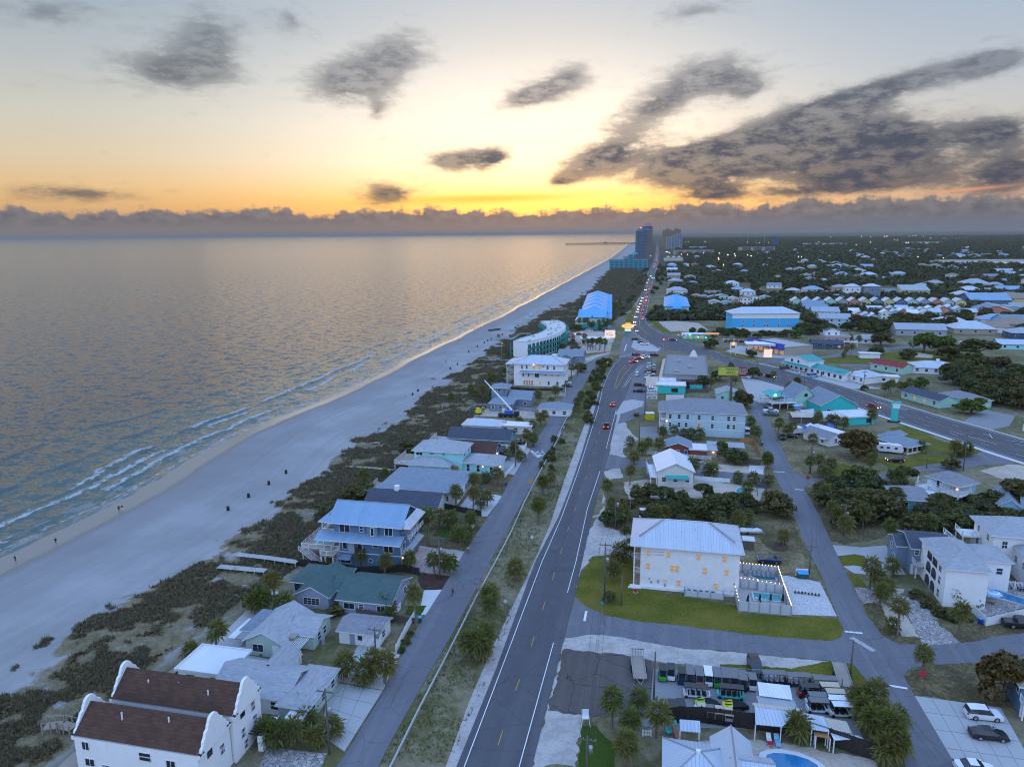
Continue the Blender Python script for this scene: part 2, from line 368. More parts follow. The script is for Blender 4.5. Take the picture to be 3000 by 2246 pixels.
S('rubber',m_plain,(.02,.02,.02),.8); S('chrome',m_plain,(.6,.6,.62),.25,.1,1.,.9); S('steel',m_plain,(.4,.42,.44),.4,.15,1.,.6); S('black',m_plain,(.018,.018,.02),.5); S('cloth_black',m_plain,(.015,.015,.017),.8)
for k,c in dict(white=(.75,.76,.78),black=(.014,.014,.017),navy=(.012,.025,.09),grey=(.13,.135,.145),silver=(.45,.47,.5),red=(.33,.015,.015),maroon=(.1,.01,.015),blue=(.03,.12,.45),teal=(.05,.5,.5),green=(.04,.35,.03),orange=(.6,.1,.02),yellow=(.75,.62,.02),lime=(.28,.62,.03),tan=(.5,.42,.3),sky=(.25,.5,.75),bin_blue=(.01,.05,.3),bin_green=(.01,.09,.06),lidblue=(.02,.3,.75)).items():
    S('car_'+k, m_paint, c)
S('head_on',m_emit,(1.,.82,.5),12.); S('tail_on',m_emit,(1.,.05,.02),6.); S('tail_off',m_paint,(.25,.01,.01),.2); S('head_off',m_paint,(.6,.62,.65),.1)
S('bulb',m_emit,(1.,.6,.2),6.); S('lamp_warm',m_emit,(1.,.55,.2),12.); S('lamp_white',m_emit,(1.,.85,.6),10.); S('lamp_far',m_emit,(1.,.66,.32),22.); S('lamp_orange',m_emit,(1.,.32,.08),14.); S('sign_lit',m_emit,(1.,.85,.78),.5); S('sign_yellow',m_emit,(1.,.48,.04),.9); S('sign_warm',m_emit,(1.,.6,.3),.35); S('sig_red',m_emit,(1.,.04,.02),14.); S('sig_green',m_emit,(.05,1.,.5),10.); S('neon_pink',m_emit,(1.,.1,.5),4.); S('neon_blue',m_emit,(.08,.12,1.),6.)
S('skin',m_plain,(.42,.24,.17),.6); S('hair',m_plain,(.05,.03,.02),.7); S('cloth_dark',m_plain,(.03,.035,.05),.8); S('cloth_orange',m_plain,(.5,.16,.03),.8); S('cloth_red',m_plain,(.35,.03,.03),.8); S('cloth_white',m_plain,(.6,.6,.62),.8)
S('sign_white',m_plain,(.75,.76,.78),.5,.05); S('sign_yellowgreen',m_plain,(.5,.55,.08),.5,.12,.8); S('sign_maroon',m_plain,(.2,.05,.045),.5,.1); S('sign_teal',m_plain,(.02,.3,.36),.5,.1); S('sign_red',m_plain,(.5,.03,.06),.5,.1); S('sign_blue',m_plain,(.03,.09,.3),.5,.1); S('sign_amber',m_plain,(.75,.36,.02),.5,.1); S('text_dark',m_plain,(.04,.035,.02),.6); S('text_pale',m_plain,(.7,.66,.6),.6)
S('blue_awning',m_metalroof,(.01,.04,.33),.9); S('sign_pink',m_emit,(1.,.25,.25),.8)

# ---------------------------------------------------------------- shore line, ground, beach and sea
SHORE = [(-170,-20),(-128,60),(-116,100),(-106.3,135.76),(-102.26,152.72),(-100.2,170.3),(-95.9,196.7),(-91.6,238.8),(-81,272),(-55.4,378.5),(-41.5,448.6),(-12.5,572.7),(95.1,1096.7),(172.9,1482.6),(276.2,1988.2),(660,4064),(12260,63000)]
SY = np.array([p[1] for p in SHORE]); SX = np.array([p[0] for p in SHORE])
def shore_x(y):
    y = np.asarray(y,float); return np.interp(y,SY,SX) + 1.2*np.sin(y/23.)*np.exp(-np.abs(y-300)/900) + .7*np.sin(y/9.3+1)*np.exp(-np.abs(y-250)/500)
def vnoise(x, y, seed=0):
    xi = np.floor(x).astype(int); yi = np.floor(y).astype(int); fx = x-xi; fy = y-yi
    fx = fx*fx*(3-2*fx); fy = fy*fy*(3-2*fy)
    h = lambda a,b: (np.sin(a*127.1+b*311.7+seed*74.7)*43758.5453) % 1
    return (h(xi,yi)*(1-fx)+h(xi+1,yi)*fx)*(1-fy)+(h(xi,yi+1)*(1-fx)+h(xi+1,yi+1)*fx)*fy
def fbm(x, y, seed=0, o=4):
    r = 0; a = .5
    for i in range(o): r = r+a*vnoise(x*2**i,y*2**i,seed+i); a *= .5
    return r/(1-.5**o)
DUNE_L = [(60,-82),(96,-78.7),(116,-77),(135,-70.8),(147,-68.7),(175,-60.3),(219,-54.3),(266,-44.4),(282,-41.9),(330,-34),(359,-26),(420,-14),(511,3),(636,31),(800,82.7),(1309,174),(1600,235),(1700,270)]
DUNE_R = [(60,-66),(84,-60),(100,-58),(116,-53),(135,-46),(160,-41),(200,-30),(240,-20),(290,-6),(340,0),(392,4),(440,16),(480,34),(520,62),(560,84),(640,108),(800,146),(1100,212),(1309,232),(1600,262),(1700,280)]
def dune_mask(x, y):
    l = np.interp(y,[a for a,b in DUNE_L],[b for a,b in DUNE_L]); r = np.interp(y,[a for a,b in DUNE_R],[b for a,b in DUNE_R])
    soft = 5+y*.004
    m = np.clip((x-l+1.5+(fbm(x/6,y/11,31)-.5)*14)/soft,0,1)*np.clip((r-x+1)/2.5,0,1)*(y < 1700)
    return m
def ground_z(x, y):
    x = np.asarray(x, float); y = np.asarray(y, float)
    d = x-shore_x(y)
    wl = np.interp(y,[120,150,250,600],[-11.5,-10.5,-5.,-4.])
    z = np.where(d < wl,-.42-.035*np.clip(wl-d,0,60),np.where(d < 0,-.42+.09*np.clip((d-wl)/-wl,0,1),-.33+.33*np.clip(d/12,0,1)))
    m = dune_mask(x, y)
    return z + m*(fbm(x/7,y/7,3)*1.3-.2)*np.clip((4000-y)/2000,0,1)
def grid(name, ys, ds, zf, mat, attrs, kind='structure'):
    Y,Dd = np.meshgrid(ys,ds,indexing='ij'); X = shore_x(Y)+Dd
    Z = zf(X, Y, Dd); n, m = Y.shape
    me = bpy.data.meshes.new(name)
    idx = np.arange(n*m).reshape(n, m)
    f = np.stack([idx[:-1,:-1],idx[:-1,1:],idx[1:,1:],idx[1:,:-1]],-1).reshape(-1,4)
    me.vertices.add(n*m); me.vertices.foreach_set('co',np.stack([X,Y,Z],-1).ravel())
    me.loops.add(f.size); me.loops.foreach_set('vertex_index',f.ravel())
    me.polygons.add(len(f)); me.polygons.foreach_set('loop_start',np.arange(0,f.size,4)); me.polygons.foreach_set('use_smooth',np.ones(len(f),bool))
    me.update()
    for k, fn in attrs.items():
        a = me.attributes.new(k,'FLOAT','POINT'); a.data.foreach_set('value',np.asarray(fn(X,Y,Dd),float).ravel())
    me.materials.append(M(mat)); o = add(name,me); return tag(o,kind=kind)
def attr(g,n): return g.node('ShaderNodeAttribute',out=2,attribute_name=n)
def m_land(g):
    p = pos(g); x, y, z = g.sep(p)
    d = attr(g, 'shore'); dune = attr(g, 'dune')
    n = g.noise(p,.05,6,.6); n2 = g.noise(p,.6,6,.65); n3 = g.noise(p,5.,4,.6)
    # sand, with rake and tyre tracks along the beach
    st = g.noise(g.comb(d*.5,y*.012),1.,6,.6); st2 = g.noise(g.comb(d*2.6+n2*1.2,y*.02),1.,3,.5)
    sand = g.mix(g.ss(st*.35+n*.65,.36,.66),(.27,.26,.25),(.36,.345,.335))
    sand = g.mix(g.ss(st2,.56,.7)*.16,sand,(.3,.28,.275))
    big = g.noise(g.comb(d*.05, y*.012, 5.), 1., 4, .5)
    sand = g.mix(g.ss(d+(big-.5)*40.,22.,8.)*.5,sand,(.215,.2,.195))
    wet = g.ss(d+(n2-.5)*1.2+(n-.5)*3., 3.2, .2)
    sand = g.mix(wet, sand, (.24,.2,.165))
    land = g.mix(g.ss(n*.55+n2*.45,.42,.6),(.12,.11,.042),(.24,.2,.125))
    land = g.mix(g.ss(n3*.5+n2*.5,.56,.68)*.5,land,(.36,.33,.29))
    dv = g.mix(g.ss(n2*.6+n3*.4,.38,.62),(.12,.098,.045),(.24,.195,.12))
    farland = g.ss(y, 600., 1500.)
    land = g.mix(farland, land, (.05,.055,.038))
    inland = g.ss(d+(n2-.5)*5., 62., 72.)
    c = g.mix(g.math('MAXIMUM',inland*g.ss(y,400.,90.),attr(g,'land')),sand,land)
    patch = g.noise(g.comb(x*.13,y*.13),1.,4,.6,dim='2D')
    dm = g.ss(dune*1.0 + (n2-.5)*1.3+(patch-.5)*2.2+(n3-.5)*.7,.5,.78)
    c = g.mix(dm, c, dv)
    lines = g.noise(g.comb(d*2.4, y*.02), 1., 4, .6)
    h = n3*.6+n2+lines*1.2*(1.-dm)
    film = g.ss(d+(n-.5)*3.+(n2-.5)*.8, .4, -1.6)
    ro = .95-wet*.3-film*.53
    return bsdf(g,c,ro,bump(g,h,.06,(1.-film)*.8),spec=.2+film*.8)
def m_sea(g):
    p = pos(g); x, y, z = g.sep(p)
    d = attr(g, 'shore'); foam = attr(g, 'foam')
    n = g.noise(p, .02, 4, .55)
    # short wind waves running toward the beach
    q = g.comb(d*.42+y*.08,y*.6); q2 = g.comb(d*.12+y*.04,y*.2); q3 = g.comb(d*1.1,y*1.3)
    w1 = g.noise(q,1.,3,.6,out=1,dim='2D'); w2 = g.noise(q2,1.,3,.55,out=1,dim='2D'); w3 = g.noise(q3,1.,3,.6,out=1,dim='2D')
    deep = g.ss(d+(n-.5)*50., -14., -95.)
    c = g.mix(deep, (.04,.085,.075), (.022,.036,.038))
    c = g.mix(g.ss(d, -13., -5.)*.7, c, (.17,.165,.145))
    lace = g.noise(g.comb(d*.7,y*.3),1.,6,.7,.6,dim='2D')
    fm = g.ss(foam*.9+(lace-.5)*2.6, .55, .95)
    sheet = g.ss(g.noise(g.comb(d*.35,y*.13),1.,7,.7,.6)+g.ss(d,-40.,-8.)*.12,.62,.72)*g.ss(d,-48.,-20.)*.35
    fm = g.math('MAXIMUM', fm, sheet)
    c = g.mix(fm*.8, c, (.5,.52,.54))
    near = g.ss(d, -2., -10.)
    k = near*g.ss(y, 150., 3000., 1.0, .55)
    a = g.vmath('SUBTRACT',w1,(.5,.5,.5)); b = g.vmath('SUBTRACT',w2,(.5,.5,.5)); c3 = g.vmath('SUBTRACT',w3,(.5,.5,.5))
    sx,sy,sz = g.sep(g.vmath('ADD',g.vmath('ADD',a,b),g.vmath('MULTIPLY',c3,(.6,.6,.6))))
    nv = g.comb(sx*k*.6, sy*k*.95, 1.)
    gn = g.node('ShaderNodeNewGeometry', out=1)
    nrm = g.vmath('NORMALIZE',g.vmath('ADD',nv,g.vmath('MULTIPLY',gn,(1.,1.,.2))))
    return bsdf(g, c, g.fmix(fm, .2, .7), nrm, spec=.36)
S('land', m_land); S('sea', m_sea)
def crest(Dd, Y, base, amp_seed, wig):
    c = base + wig*(fbm(Y/38.,Y*0+amp_seed,amp_seed)-.5)*2 + (fbm(Y/7.,Y*0+amp_seed*2.3,amp_seed+4)-.5)*2.4
    return Dd-c,np.clip(fbm(Y/22.,Y*0+amp_seed*3.,amp_seed+9)*3.2-.95,0,1)
def wavefield(X, Y, Dd):
    z = np.zeros_like(Y); fo = np.zeros_like(Y)
    for base,sd,wig,hh in ((-8.,1,2.2,.16),(-15.5,2,3.5,.42),(-22.,8,4.,.3),(-29.,3,5.,.6),(-44.,4,6.,.42),(-64.,5,9.,.3)):
        t, a = crest(Dd, Y, base, sd, wig)
        prof = np.where(t > 0,np.exp(-(t/.9)**2),np.exp(-(t/3.4)**2))
        z += prof*hh*(.35+.65*a)
        if base > -40:
            tail = np.where(t > 0,np.exp(-(t/.8)**2),np.exp(-(t/(2.8 if base < -10 else 1.6))**2))
            fo = np.maximum(fo,tail*np.clip(a*1.3,0,1)*(1. if base < -10 else .7))
    te,a = crest(Dd-np.interp(Y,[120,150,250,600],[-8.5,-7.5,-2.,-1.]),Y,-4.2,7,1.2)
    fo = np.maximum(fo, np.exp(-(te/.55)**2)*.9)
    return z, fo
def geo(a,b,n,p=2.): return a+(b-a)*np.linspace(0,1,n)**p
ys_l = np.concatenate([np.linspace(-20,520,271),geo(523,1700,150,1.3),geo(1720,60000,60,2.5)])
ds_l = np.concatenate([np.linspace(-22,14,37),np.linspace(16,90,50),geo(92,400,40,1.3),geo(410,45000,40,3.)])
def landf(X, Y, Dd):
    r = np.interp(Y,[a for a,b in DUNE_R],[b for a,b in DUNE_R])
    a = np.clip((X-r+1)/2., 0, 1); far = (Dd > 60)
    return np.where(Y < 1700, a, far)
grid('ground',ys_l,ds_l,lambda X,Y,D: ground_z(X,Y),'land',{'shore': lambda X,Y,D: D,'dune': lambda X,Y,D: dune_mask(X,Y),'land': landf})
ys_s = np.concatenate([np.linspace(60,520,400),geo(521.5,2200,420,1.6),geo(2230,60000,60,2.5)])
ds_s = -np.concatenate([np.linspace(-1.2,75,165),geo(76,500,50,1.5),geo(520,60000,50,3.)])[::-1]
grid('sea',ys_s,ds_s,lambda X,Y,D: -.42+wavefield(X,Y,D)[0]*np.clip((-1-D)/3,0,1),'sea',{'shore': lambda X,Y,D: D,'foam': lambda X,Y,D: wavefield(X,Y,D)[1]})

# ---------------------------------------------------------------- sheets on the ground
_zs = [0.0]
RAGGED = dict(shell=.34,gravel=.25,lawn=.2,lawn_dark=.15,scrub=.4,yard=.35,sandlot=.3,mulch=.2,asphalt_old=.3,asphalt_lane=.12,median=.2,cobble=.1)
def ragged(poly, amp):
    """worn, uneven outline: edges broken into short steps that wander"""
    out = []; rr = random.Random(len(poly)*31+int(poly[0][0]*7))
    for i, a in enumerate(poly):
        b = poly[(i+1) % len(poly)]; L = math.dist(a,b); n = max(1,min(40,int(L/max(.7,(a[1]+b[1])/300)))); dx,dy = (b[0]-a[0])/max(L,.01),(b[1]-a[1])/max(L,.01); off = 0
        for k in range(n):
            t = k/n; off = off*.5+rr.uniform(-amp,amp) if k else 0; out.append((a[0]+(b[0]-a[0])*t-dy*off,a[1]+(b[1]-a[1])*t+dx*off))
    return out
def sheet(name,poly,mat,z=None,kind='structure',parent=None):
    """a flat paved or planted sheet, each a few millimetres above the last"""
    if z is None: _zs[0] += .0011; z = .012+_zs[0]
    if mat in RAGGED: poly = ragged(poly, RAGGED[mat])
    mb = MB(); mb.prism(poly, z-.3, z, bot=False)
    o = mb.build(name, mat, parent)
    return tag(o, kind=kind) if parent is None else o
def strip(name, pairs, mat, z=None, parent=None):
    if z is None: _zs[0] += .0011; z = .012+_zs[0]
    mb = MB()
    for (a, b), (c, d) in zip(pairs, pairs[1:]):
        mb.face([(*a, z), (*b, z), (*d, z), (*c, z)])
    o = mb.build(name,mat,parent); return tag(o,kind='structure') if parent is None else o
def line(name, pts, w, mat, z, parent, dash=None):
    """painted line along a polyline; dash = (paint, gap) in metres"""
    mb = MB(); out = []
    def quad(p, q):
        p = Vector((*p,0)); q = Vector((*q,0)); d = (q-p); 
        if d.length < .01: return
        n = Vector((-d.y, d.x, 0)).normalized()*w/2
        mb.face([tuple(p-n+Vector((0,0,z))),tuple(q-n+Vector((0,0,z))),tuple(q+n+Vector((0,0,z))),tuple(p+n+Vector((0,0,z)))])
    if not dash:
        for p, q in zip(pts, pts[1:]): quad(p, q)
        return mb.build(name, mat, parent)
    t = 0; on, per = dash[0], sum(dash)
    for p, q in zip(pts, pts[1:]):
        p = Vector(p[:2]); q = Vector(q[:2]); L = (q-p).length; u = (q-p)/L if L else Vector((0,0)); s = -(t % per)
        while s < L:
            a, b = max(0, s), min(L, s+on)
            if b > a: out.append((p+u*a, p+u*b))
            s += per
        t += L
    for i, (a, b) in enumerate(out):
        mb = MB(); quad(tuple(a),tuple(b)); mb.build(name,mat,parent)

# ---------------------------------------------------------------- windows, roofs, houses
def win_meshes(w, h, fr, gl, style):
    def mk():
        t = .1; f = MB(); p = MB()
        f.box(-w/2-t,-.06,-t,w/2+t,.02,0); f.box(-w/2-t,-.06,h,w/2+t,.02,h+t); f.box(-w/2-t,-.055,0,-w/2,.02,h); f.box(w/2,-.055,0,w/2+t,.02,h)
        if 's' in style: f.box(-w/2,-.045,h/2-.05,w/2,.01,h/2+.05)
        if 'm' in style: f.box(-.03, -.04, 0, .03, .01, h)
        if 'g' in style:
            for k in (-.25,.25): f.box(w*k-.02,-.038,0,w*k+.02,.01,h)
            for k in (.33,.66): f.box(-w/2,-.036,h*k-.02,w/2,.01,h*k+.02)
        p.face([(-w/2,-.02,0),(w/2,-.02,0),(w/2,-.02,h),(-w/2,-.02,h)])
        return f.mesh('window', fr), p.mesh('pane', gl)
    return cached(('w', w, h, fr, gl, style), mk)
OCC = []
class House:
    def __init__(s,name,label,p1,p2,cat='house',group=None):
        dx,dy = p2[0]-p1[0],p2[1]-p1[1]; s.w = math.hypot(dx,dy); s.rz = math.atan2(dy,dx)
        s.root = thing(name,label,cat,p1,s.rz,group); s.b = None; s.fr = 'trim'; s.far = False
    def part(s,name,mb,mat,parent=None,uv=False): return mb.build(name,mat,parent or s.root,uv=uv)
    def block(s,x0,y0,x1,y1,h,roof='hip',rh=2.,oh=.5,wall='siding_white',rm='shingle_grey',z0=0.,cap=None,axis=None):
        m = MB(); m.box(x0,y0,z0-.2 if z0 == 0 else z0,x1,y1,h,top=False,bot=z0 > 0)
        xm, ym = (x0+x1)/2, (y0+y1)/2
        if roof == 'gx': m.face([(x0,y1,h),(x0,y0,h),(x0,ym,h+rh*.97)]); m.face([(x1,y0,h),(x1,y1,h),(x1,ym,h+rh*.97)])
        if roof == 'gy': m.face([(x0,y0,h),(x1,y0,h),(xm,y0,h+rh*.97)]); m.face([(x1,y1,h),(x0,y1,h),(xm,y1,h+rh*.97)])
        if roof == 'shed': m.face([(x0,y1,h),(x0,y0,h),(x0,y1,h+rh)]); m.face([(x1,y0,h),(x1,y1,h),(x1,y1,h+rh)]); m.face([(x1,y1,h),(x0,y1,h),(x0,y1,h+rh),(x1,y1,h+rh)])
        cx,cy = (x0+x1)/2,(y0+y1)/2; ca,sa = math.cos(s.rz),math.sin(s.rz); OCC.append((s.root.location.x+cx*ca-cy*sa,s.root.location.y+cx*sa+cy*ca,math.hypot(x1-x0,y1-y0)*.48))
        w = s.part('wall',m,wall); s.b = (x0,y0,x1,y1,h,z0); s.wall = w
        s.roof(x0,y0,x1,y1,h,roof,rh,oh,rm,cap); return s
    def roof(s,x0,y0,x1,y1,h,kind='hip',rh=2.,oh=.5,rm='shingle_grey',cap=None):
        m = MB(); t = .18
        X0,Y0,X1,Y1 = x0-oh,y0-oh,x1+oh,y1+oh; xm,ym = (X0+X1)/2,(Y0+Y1)/2
        rid = []
        if kind == 'flat':
            m.box(X0,Y0,h,X1,Y1,h+.25); m.box(X0,Y0,h+.25,X0+.2,Y1,h+.25+rh); m.box(X1-.2,Y0,h+.25,X1,Y1,h+.25+rh); m.box(X0+.2,Y0,h+.25,X1-.2,Y0+.2,h+.25+rh); m.box(X0+.2,Y1-.2,h+.25,X1-.2,Y1,h+.25+rh)
        else:
            z = h; zt = h+rh; e = [(X0,Y0,z),(X1,Y0,z),(X1,Y1,z),(X0,Y1,z)]
            if kind == 'hip':
                k = min(X1-X0, Y1-Y0)/2
                if X1-X0 >= Y1-Y0: r1,r2 = (X0+k,ym,zt),(X1-k,ym,zt); fs = [[e[0],e[1],r2,r1],[e[1],e[2],r2],[e[2],e[3],r1,r2],[e[3],e[0],r1]]
                else: r1,r2 = (xm,Y0+k,zt),(xm,Y1-k,zt); fs = [[e[0],e[1],r1],[e[1],e[2],r2,r1],[e[2],e[3],r2],[e[3],e[0],r1,r2]]
                rid = [(r1,r2)] if (Vector(r1)-Vector(r2)).length > .3 else []
                rid += [(e[0],r1),(e[3],r1 if X1-X0 >= Y1-Y0 else r2),(e[1],r2 if X1-X0 >= Y1-Y0 else r1),(e[2],r2)]
            elif kind == 'gx': r1,r2 = (X0,ym,zt),(X1,ym,zt); fs = [[e[0],e[1],r2,r1],[e[2],e[3],r1,r2]]; rid = [(r1,r2)]
            elif kind == 'gy': r1,r2 = (xm,Y0,zt),(xm,Y1,zt); fs = [[e[1],e[2],r2,r1],[e[3],e[0],r1,r2]]; rid = [(r1,r2)]
            elif kind == 'shed': r1,r2 = (X0,Y1,zt),(X1,Y1,zt); fs = [[e[0],e[1],r2,r1]]
            dn = lambda p: (p[0], p[1], p[2]-t)
            for f in fs: m.face(f); m.face([dn(p) for p in f][::-1])
            edges = {'hip': [(e[0],e[1]),(e[1],e[2]),(e[2],e[3]),(e[3],e[0])]}.get(kind)
            if kind == 'gx': edges = [(e[0],e[1]),(e[1],r2),(r2,e[2]),(e[2],e[3]),(e[3],r1),(r1,e[0])]
            if kind == 'gy': edges = [(e[1],e[2]),(e[0],r1),(r1,e[1]),(e[3],e[0]),(r2,e[3]),(e[2],r2)]
            if kind == 'shed': edges = [(e[0],e[1]),(e[1],r2),(r2,r1),(r1,e[0])]
            fa = MB()
            for a, b in edges: fa.face([dn(a), dn(b), b, a])
        o = s.part('roof', m, rm, uv=True); s.lastroof = o
        if kind != 'flat' and not s.far: s.part('fascia',fa,s.fr,o)
        if cap:
            c = MB()
            for a,b in rid: c.tube((a[0],a[1],a[2]+.02),(b[0],b[1],b[2]+.02),.11,n=4)
            s.part('ridge_cap', c, cap, o)
        return o
    def place(s, face, u, off=0.):
        x0, y0, x1, y1, h, z0 = s.b
        return {'f': ((x0+u,y0-off),0),'r': ((x1+off,y0+u),math.pi/2),'b': ((x1-u,y1+off),math.pi),'l': ((x0-off,y1-u),-math.pi/2)}[face]
    def win(s,face,u,z,w=1.,h=1.4,gl='glass',style='s',fr=None):
        (x, y), rz = s.place(face, u)
        if s.far:
            def mk():
                f = MB(); f.box(-w/2-.08,-.05,-.08,w/2+.08,.02,h+.08,0); f.face([(-w/2,-.06,0),(w/2,-.06,0),(w/2,-.06,h),(-w/2,-.06,h)],1)
                return f.mesh('window', [fr or s.fr, gl])
            return add('window',cached(('fw',w,h,fr or s.fr,gl),mk),s.root,(x,y,z),rz)
        f, p = win_meshes(w, h, fr or s.fr, gl, style)
        o = add('window',f,s.root,(x,y,z),rz); add('pane',p,o); return o
    def row(s,face,n,z,w=1.,h=1.4,gl='glass',style='s',lit=0.,a=None,b=None,fr=None):
        x0,y0,x1,y1,_,_ = s.b; L = (x1-x0) if face in 'fb' else (y1-y0)
        a = 0 if a is None else a; b = L if b is None else b
        for i in range(n): s.win(face,a+(i+.5)*(b-a)/n,z,w,h,('lit' if random.random() < lit else gl),style,fr)
    def door(s,face,u,w=1.,h=2.1,mat='trim',z=0.,name='door'):
        (x, y), rz = s.place(face, u)
        m = MB(); m.box(-w/2-.1,-.05,0,w/2+.1,.02,h+.1,0); m.box(-w/2,-.08,0,w/2,.0,h,1)
        o = m.build(name,['trim',mat],s.root,(x,y,z),rz)
        if w < 1.5: k = MB(); k.box(w*.32,-.14,h*.45,w*.38,-.08,h*.52); k.build('handle','steel',o)
        elif w > 2.:
            for j in range(1,4): k = MB(); k.box(-w/2+.05,-.1,h*j/4-.03,w/2-.05,-.08,h*j/4+.03); k.build('panel','trim',o)
        return o
    def rail(s,pts,z,h=1.05,mat='trim',name='railing',post=1.8,bal=.2,parent=None):
        m = MB()
        for a, b in zip(pts, pts[1:]):
            a = Vector((*a,z)) if len(a) == 2 else Vector(a); b = Vector((*b,z)) if len(b) == 2 else Vector(b); L = (b-a).length; n = max(1,round(L/post)); up = Vector((0,0,1))
            for zz in (h,.15): m.tube(a+up*zz,b+up*zz,.05,n=4,caps=True)
            for i in range(n+1): p = a+(b-a)*(i/n); m.tube(p,p+up*(h+.08),.07,n=4)
            if bal:
                k = int(L/bal)
                for i in range(1,k): p = a+(b-a)*(i/k); m.tube(p+up*.15,p+up*h,.018,n=3,caps=False)
        return s.part(name, m, mat, parent)
    def deck(s,x0,y0,x1,y1,z,mat='wood',posts=True,t=.25,name='deck',pm='trim'):
        m = MB(); m.box(x0,y0,z-t,x1,y1,z); o = s.part(name,m,mat)
        if posts and z > .6:
            for x in np.linspace(x0+.2,x1-.2,max(2,int((x1-x0)/3.2)+1)):
                for y in {y0+.2, y1-.2}:
                    p = MB(); p.box(x-.1,y-.1,0,x+.1,y+.1,z-t); s.part('post',p,pm)
        return o
    def stairs(s, x, y, z0, z1, w, dx, dy, mat='wood'):
        m = MB(); n = max(3, int((z1-z0)/.2)); 
        for i in range(n):
            px,py,pz = x+dx*i/n,y+dy*i/n,z1-(z1-z0)*(i+1)/n
            if abs(dy) > abs(dx): m.box(px,min(py,py+dy/n*1.15),pz,px+w,max(py,py+dy/n*1.15),pz+.06)
            else: m.box(min(px,px+dx/n*1.15),py,pz,max(px,px+dx/n*1.15),py+w,pz+.06)
        o = s.part('stairs', m, mat)
        if abs(dy) > abs(dx):
            for k in (0,w): s.rail([(x+k,y,z1),(x+k,y+dy,z0)],0,.95,parent=o,name='handrail')
        else:
            for k in (0,w): s.rail([(x,y+k,z1),(x+dx,y+k,z0)],0,.95,parent=o,name='handrail')
    def awning(s,face,u,w,z,d=1.,mat='metal_blue',drop=.5,name='awning'):
        (x, y), rz = s.place(face, u); m = MB()
        a = [(-w/2,-d,z-drop),(w/2,-d,z-drop),(w/2,0,z),(-w/2,0,z)]
        m.face(a); m.face([(p[0],p[1],p[2]-.1) for p in a][::-1])
        for i in range(4): p,q = a[i],a[(i+1) % 4]; m.face([(p[0],p[1],p[2]-.1),(q[0],q[1],q[2]-.1),q,p])
        return m.build(name,mat,s.root,(x,y,0),rz,uv=True)
    def lamp(s, face, u, z, mat='lamp_orange', r=.12):
        (x,y),rz = s.place(face,u,.12); m = MB(); m.lathe([(0,-r),(r,-r*.4),(r,r*.4),(0,r)],8)
        o = m.build('wall_lamp',mat,s.root,(x,y,z)); return o
    def vents(s, n, x0, y0, x1, y1, zf):
        for i in range(n):
            x,y = random.uniform(x0,x1),random.uniform(y0,y1); m = MB(); m.cyl(x,y,zf(x,y)-.1,zf(x,y)+.35,.07); s.part('vent_pipe',m,'trim_grey')
def fence(name,label,pts,h,mat='wood_fence',post=2.4,group=None,pm=None,cat='fence',rails=False,step=None):
    """board fence: every run between two posts is a panel"""
    r = thing(name,label,cat,pts[0],0,group); ox,oy = pts[0]
    for a, b in zip(pts, pts[1:]):
        a = Vector((a[0]-ox,a[1]-oy,0)); b = Vector((b[0]-ox,b[1]-oy,0)); L = (b-a).length; n = max(1,round(L/post)); ang = math.atan2(b.y-a.y,b.x-a.x)
        pw = L/n
        pm_ = cached(('fp',round(pw,2),h,mat,rails),lambda: fence_panel(pw,h,mat,rails))
        pp = cached(('fpost',h,pm or mat),lambda: MB().box(-.07,-.07,0,.07,.07,h+.12).mesh('post',pm or mat))
        for i in range(n):
            p = a+(b-a)*(i/n); add('panel',pm_,r,p,ang); add('post',pp,r,p,ang)
        add('post', pp, r, b, ang)
    return r
def fence_panel(w, h, mat, rails):
    m = MB()
    if rails == 'picket':
        n = int(w/.22)
        for i in range(n): x = (i+.5)*w/n; m.box(x-.05,-.02,.08,x+.05,.02,h)
        m.box(.06,-.04,h*.25,w-.06,.03,h*.25+.09); m.box(.06,-.04,h*.8,w-.06,.03,h*.8+.09)
    elif rails == 'rail':
        for z in (.35, .7, 1.05):
            if z < h+.1: m.box(.06,-.03,z*h/1.1-.07,w-.06,.03,z*h/1.1+.07)
    elif rails == 'chain':
        m.tube((0,0,h),(w,0,h),.025,n=4); m.tube((0,0,.05),(w,0,.05),.012,n=3)
        n = int(w/.3)
        for i in range(n): x = i*w/n; m.tube((x,0,0),(x+min(h,w-x),0,min(h,w-x)),.008,n=3,caps=False); m.tube((x,0,h),(x+min(h,w-x),0,h-min(h,w-x)),.008,n=3,caps=False)
    else:
        n = max(2, int(w/.3))
        for i in range(n): x0 = .07+(w-.14)*i/n; x1 = .07+(w-.14)*(i+1)/n; o = .012*(i % 2); m.box(x0+.006,-.03-o,.04,x1-.006,.02,h-.02*(i % 2))
    return m.mesh('panel', mat)

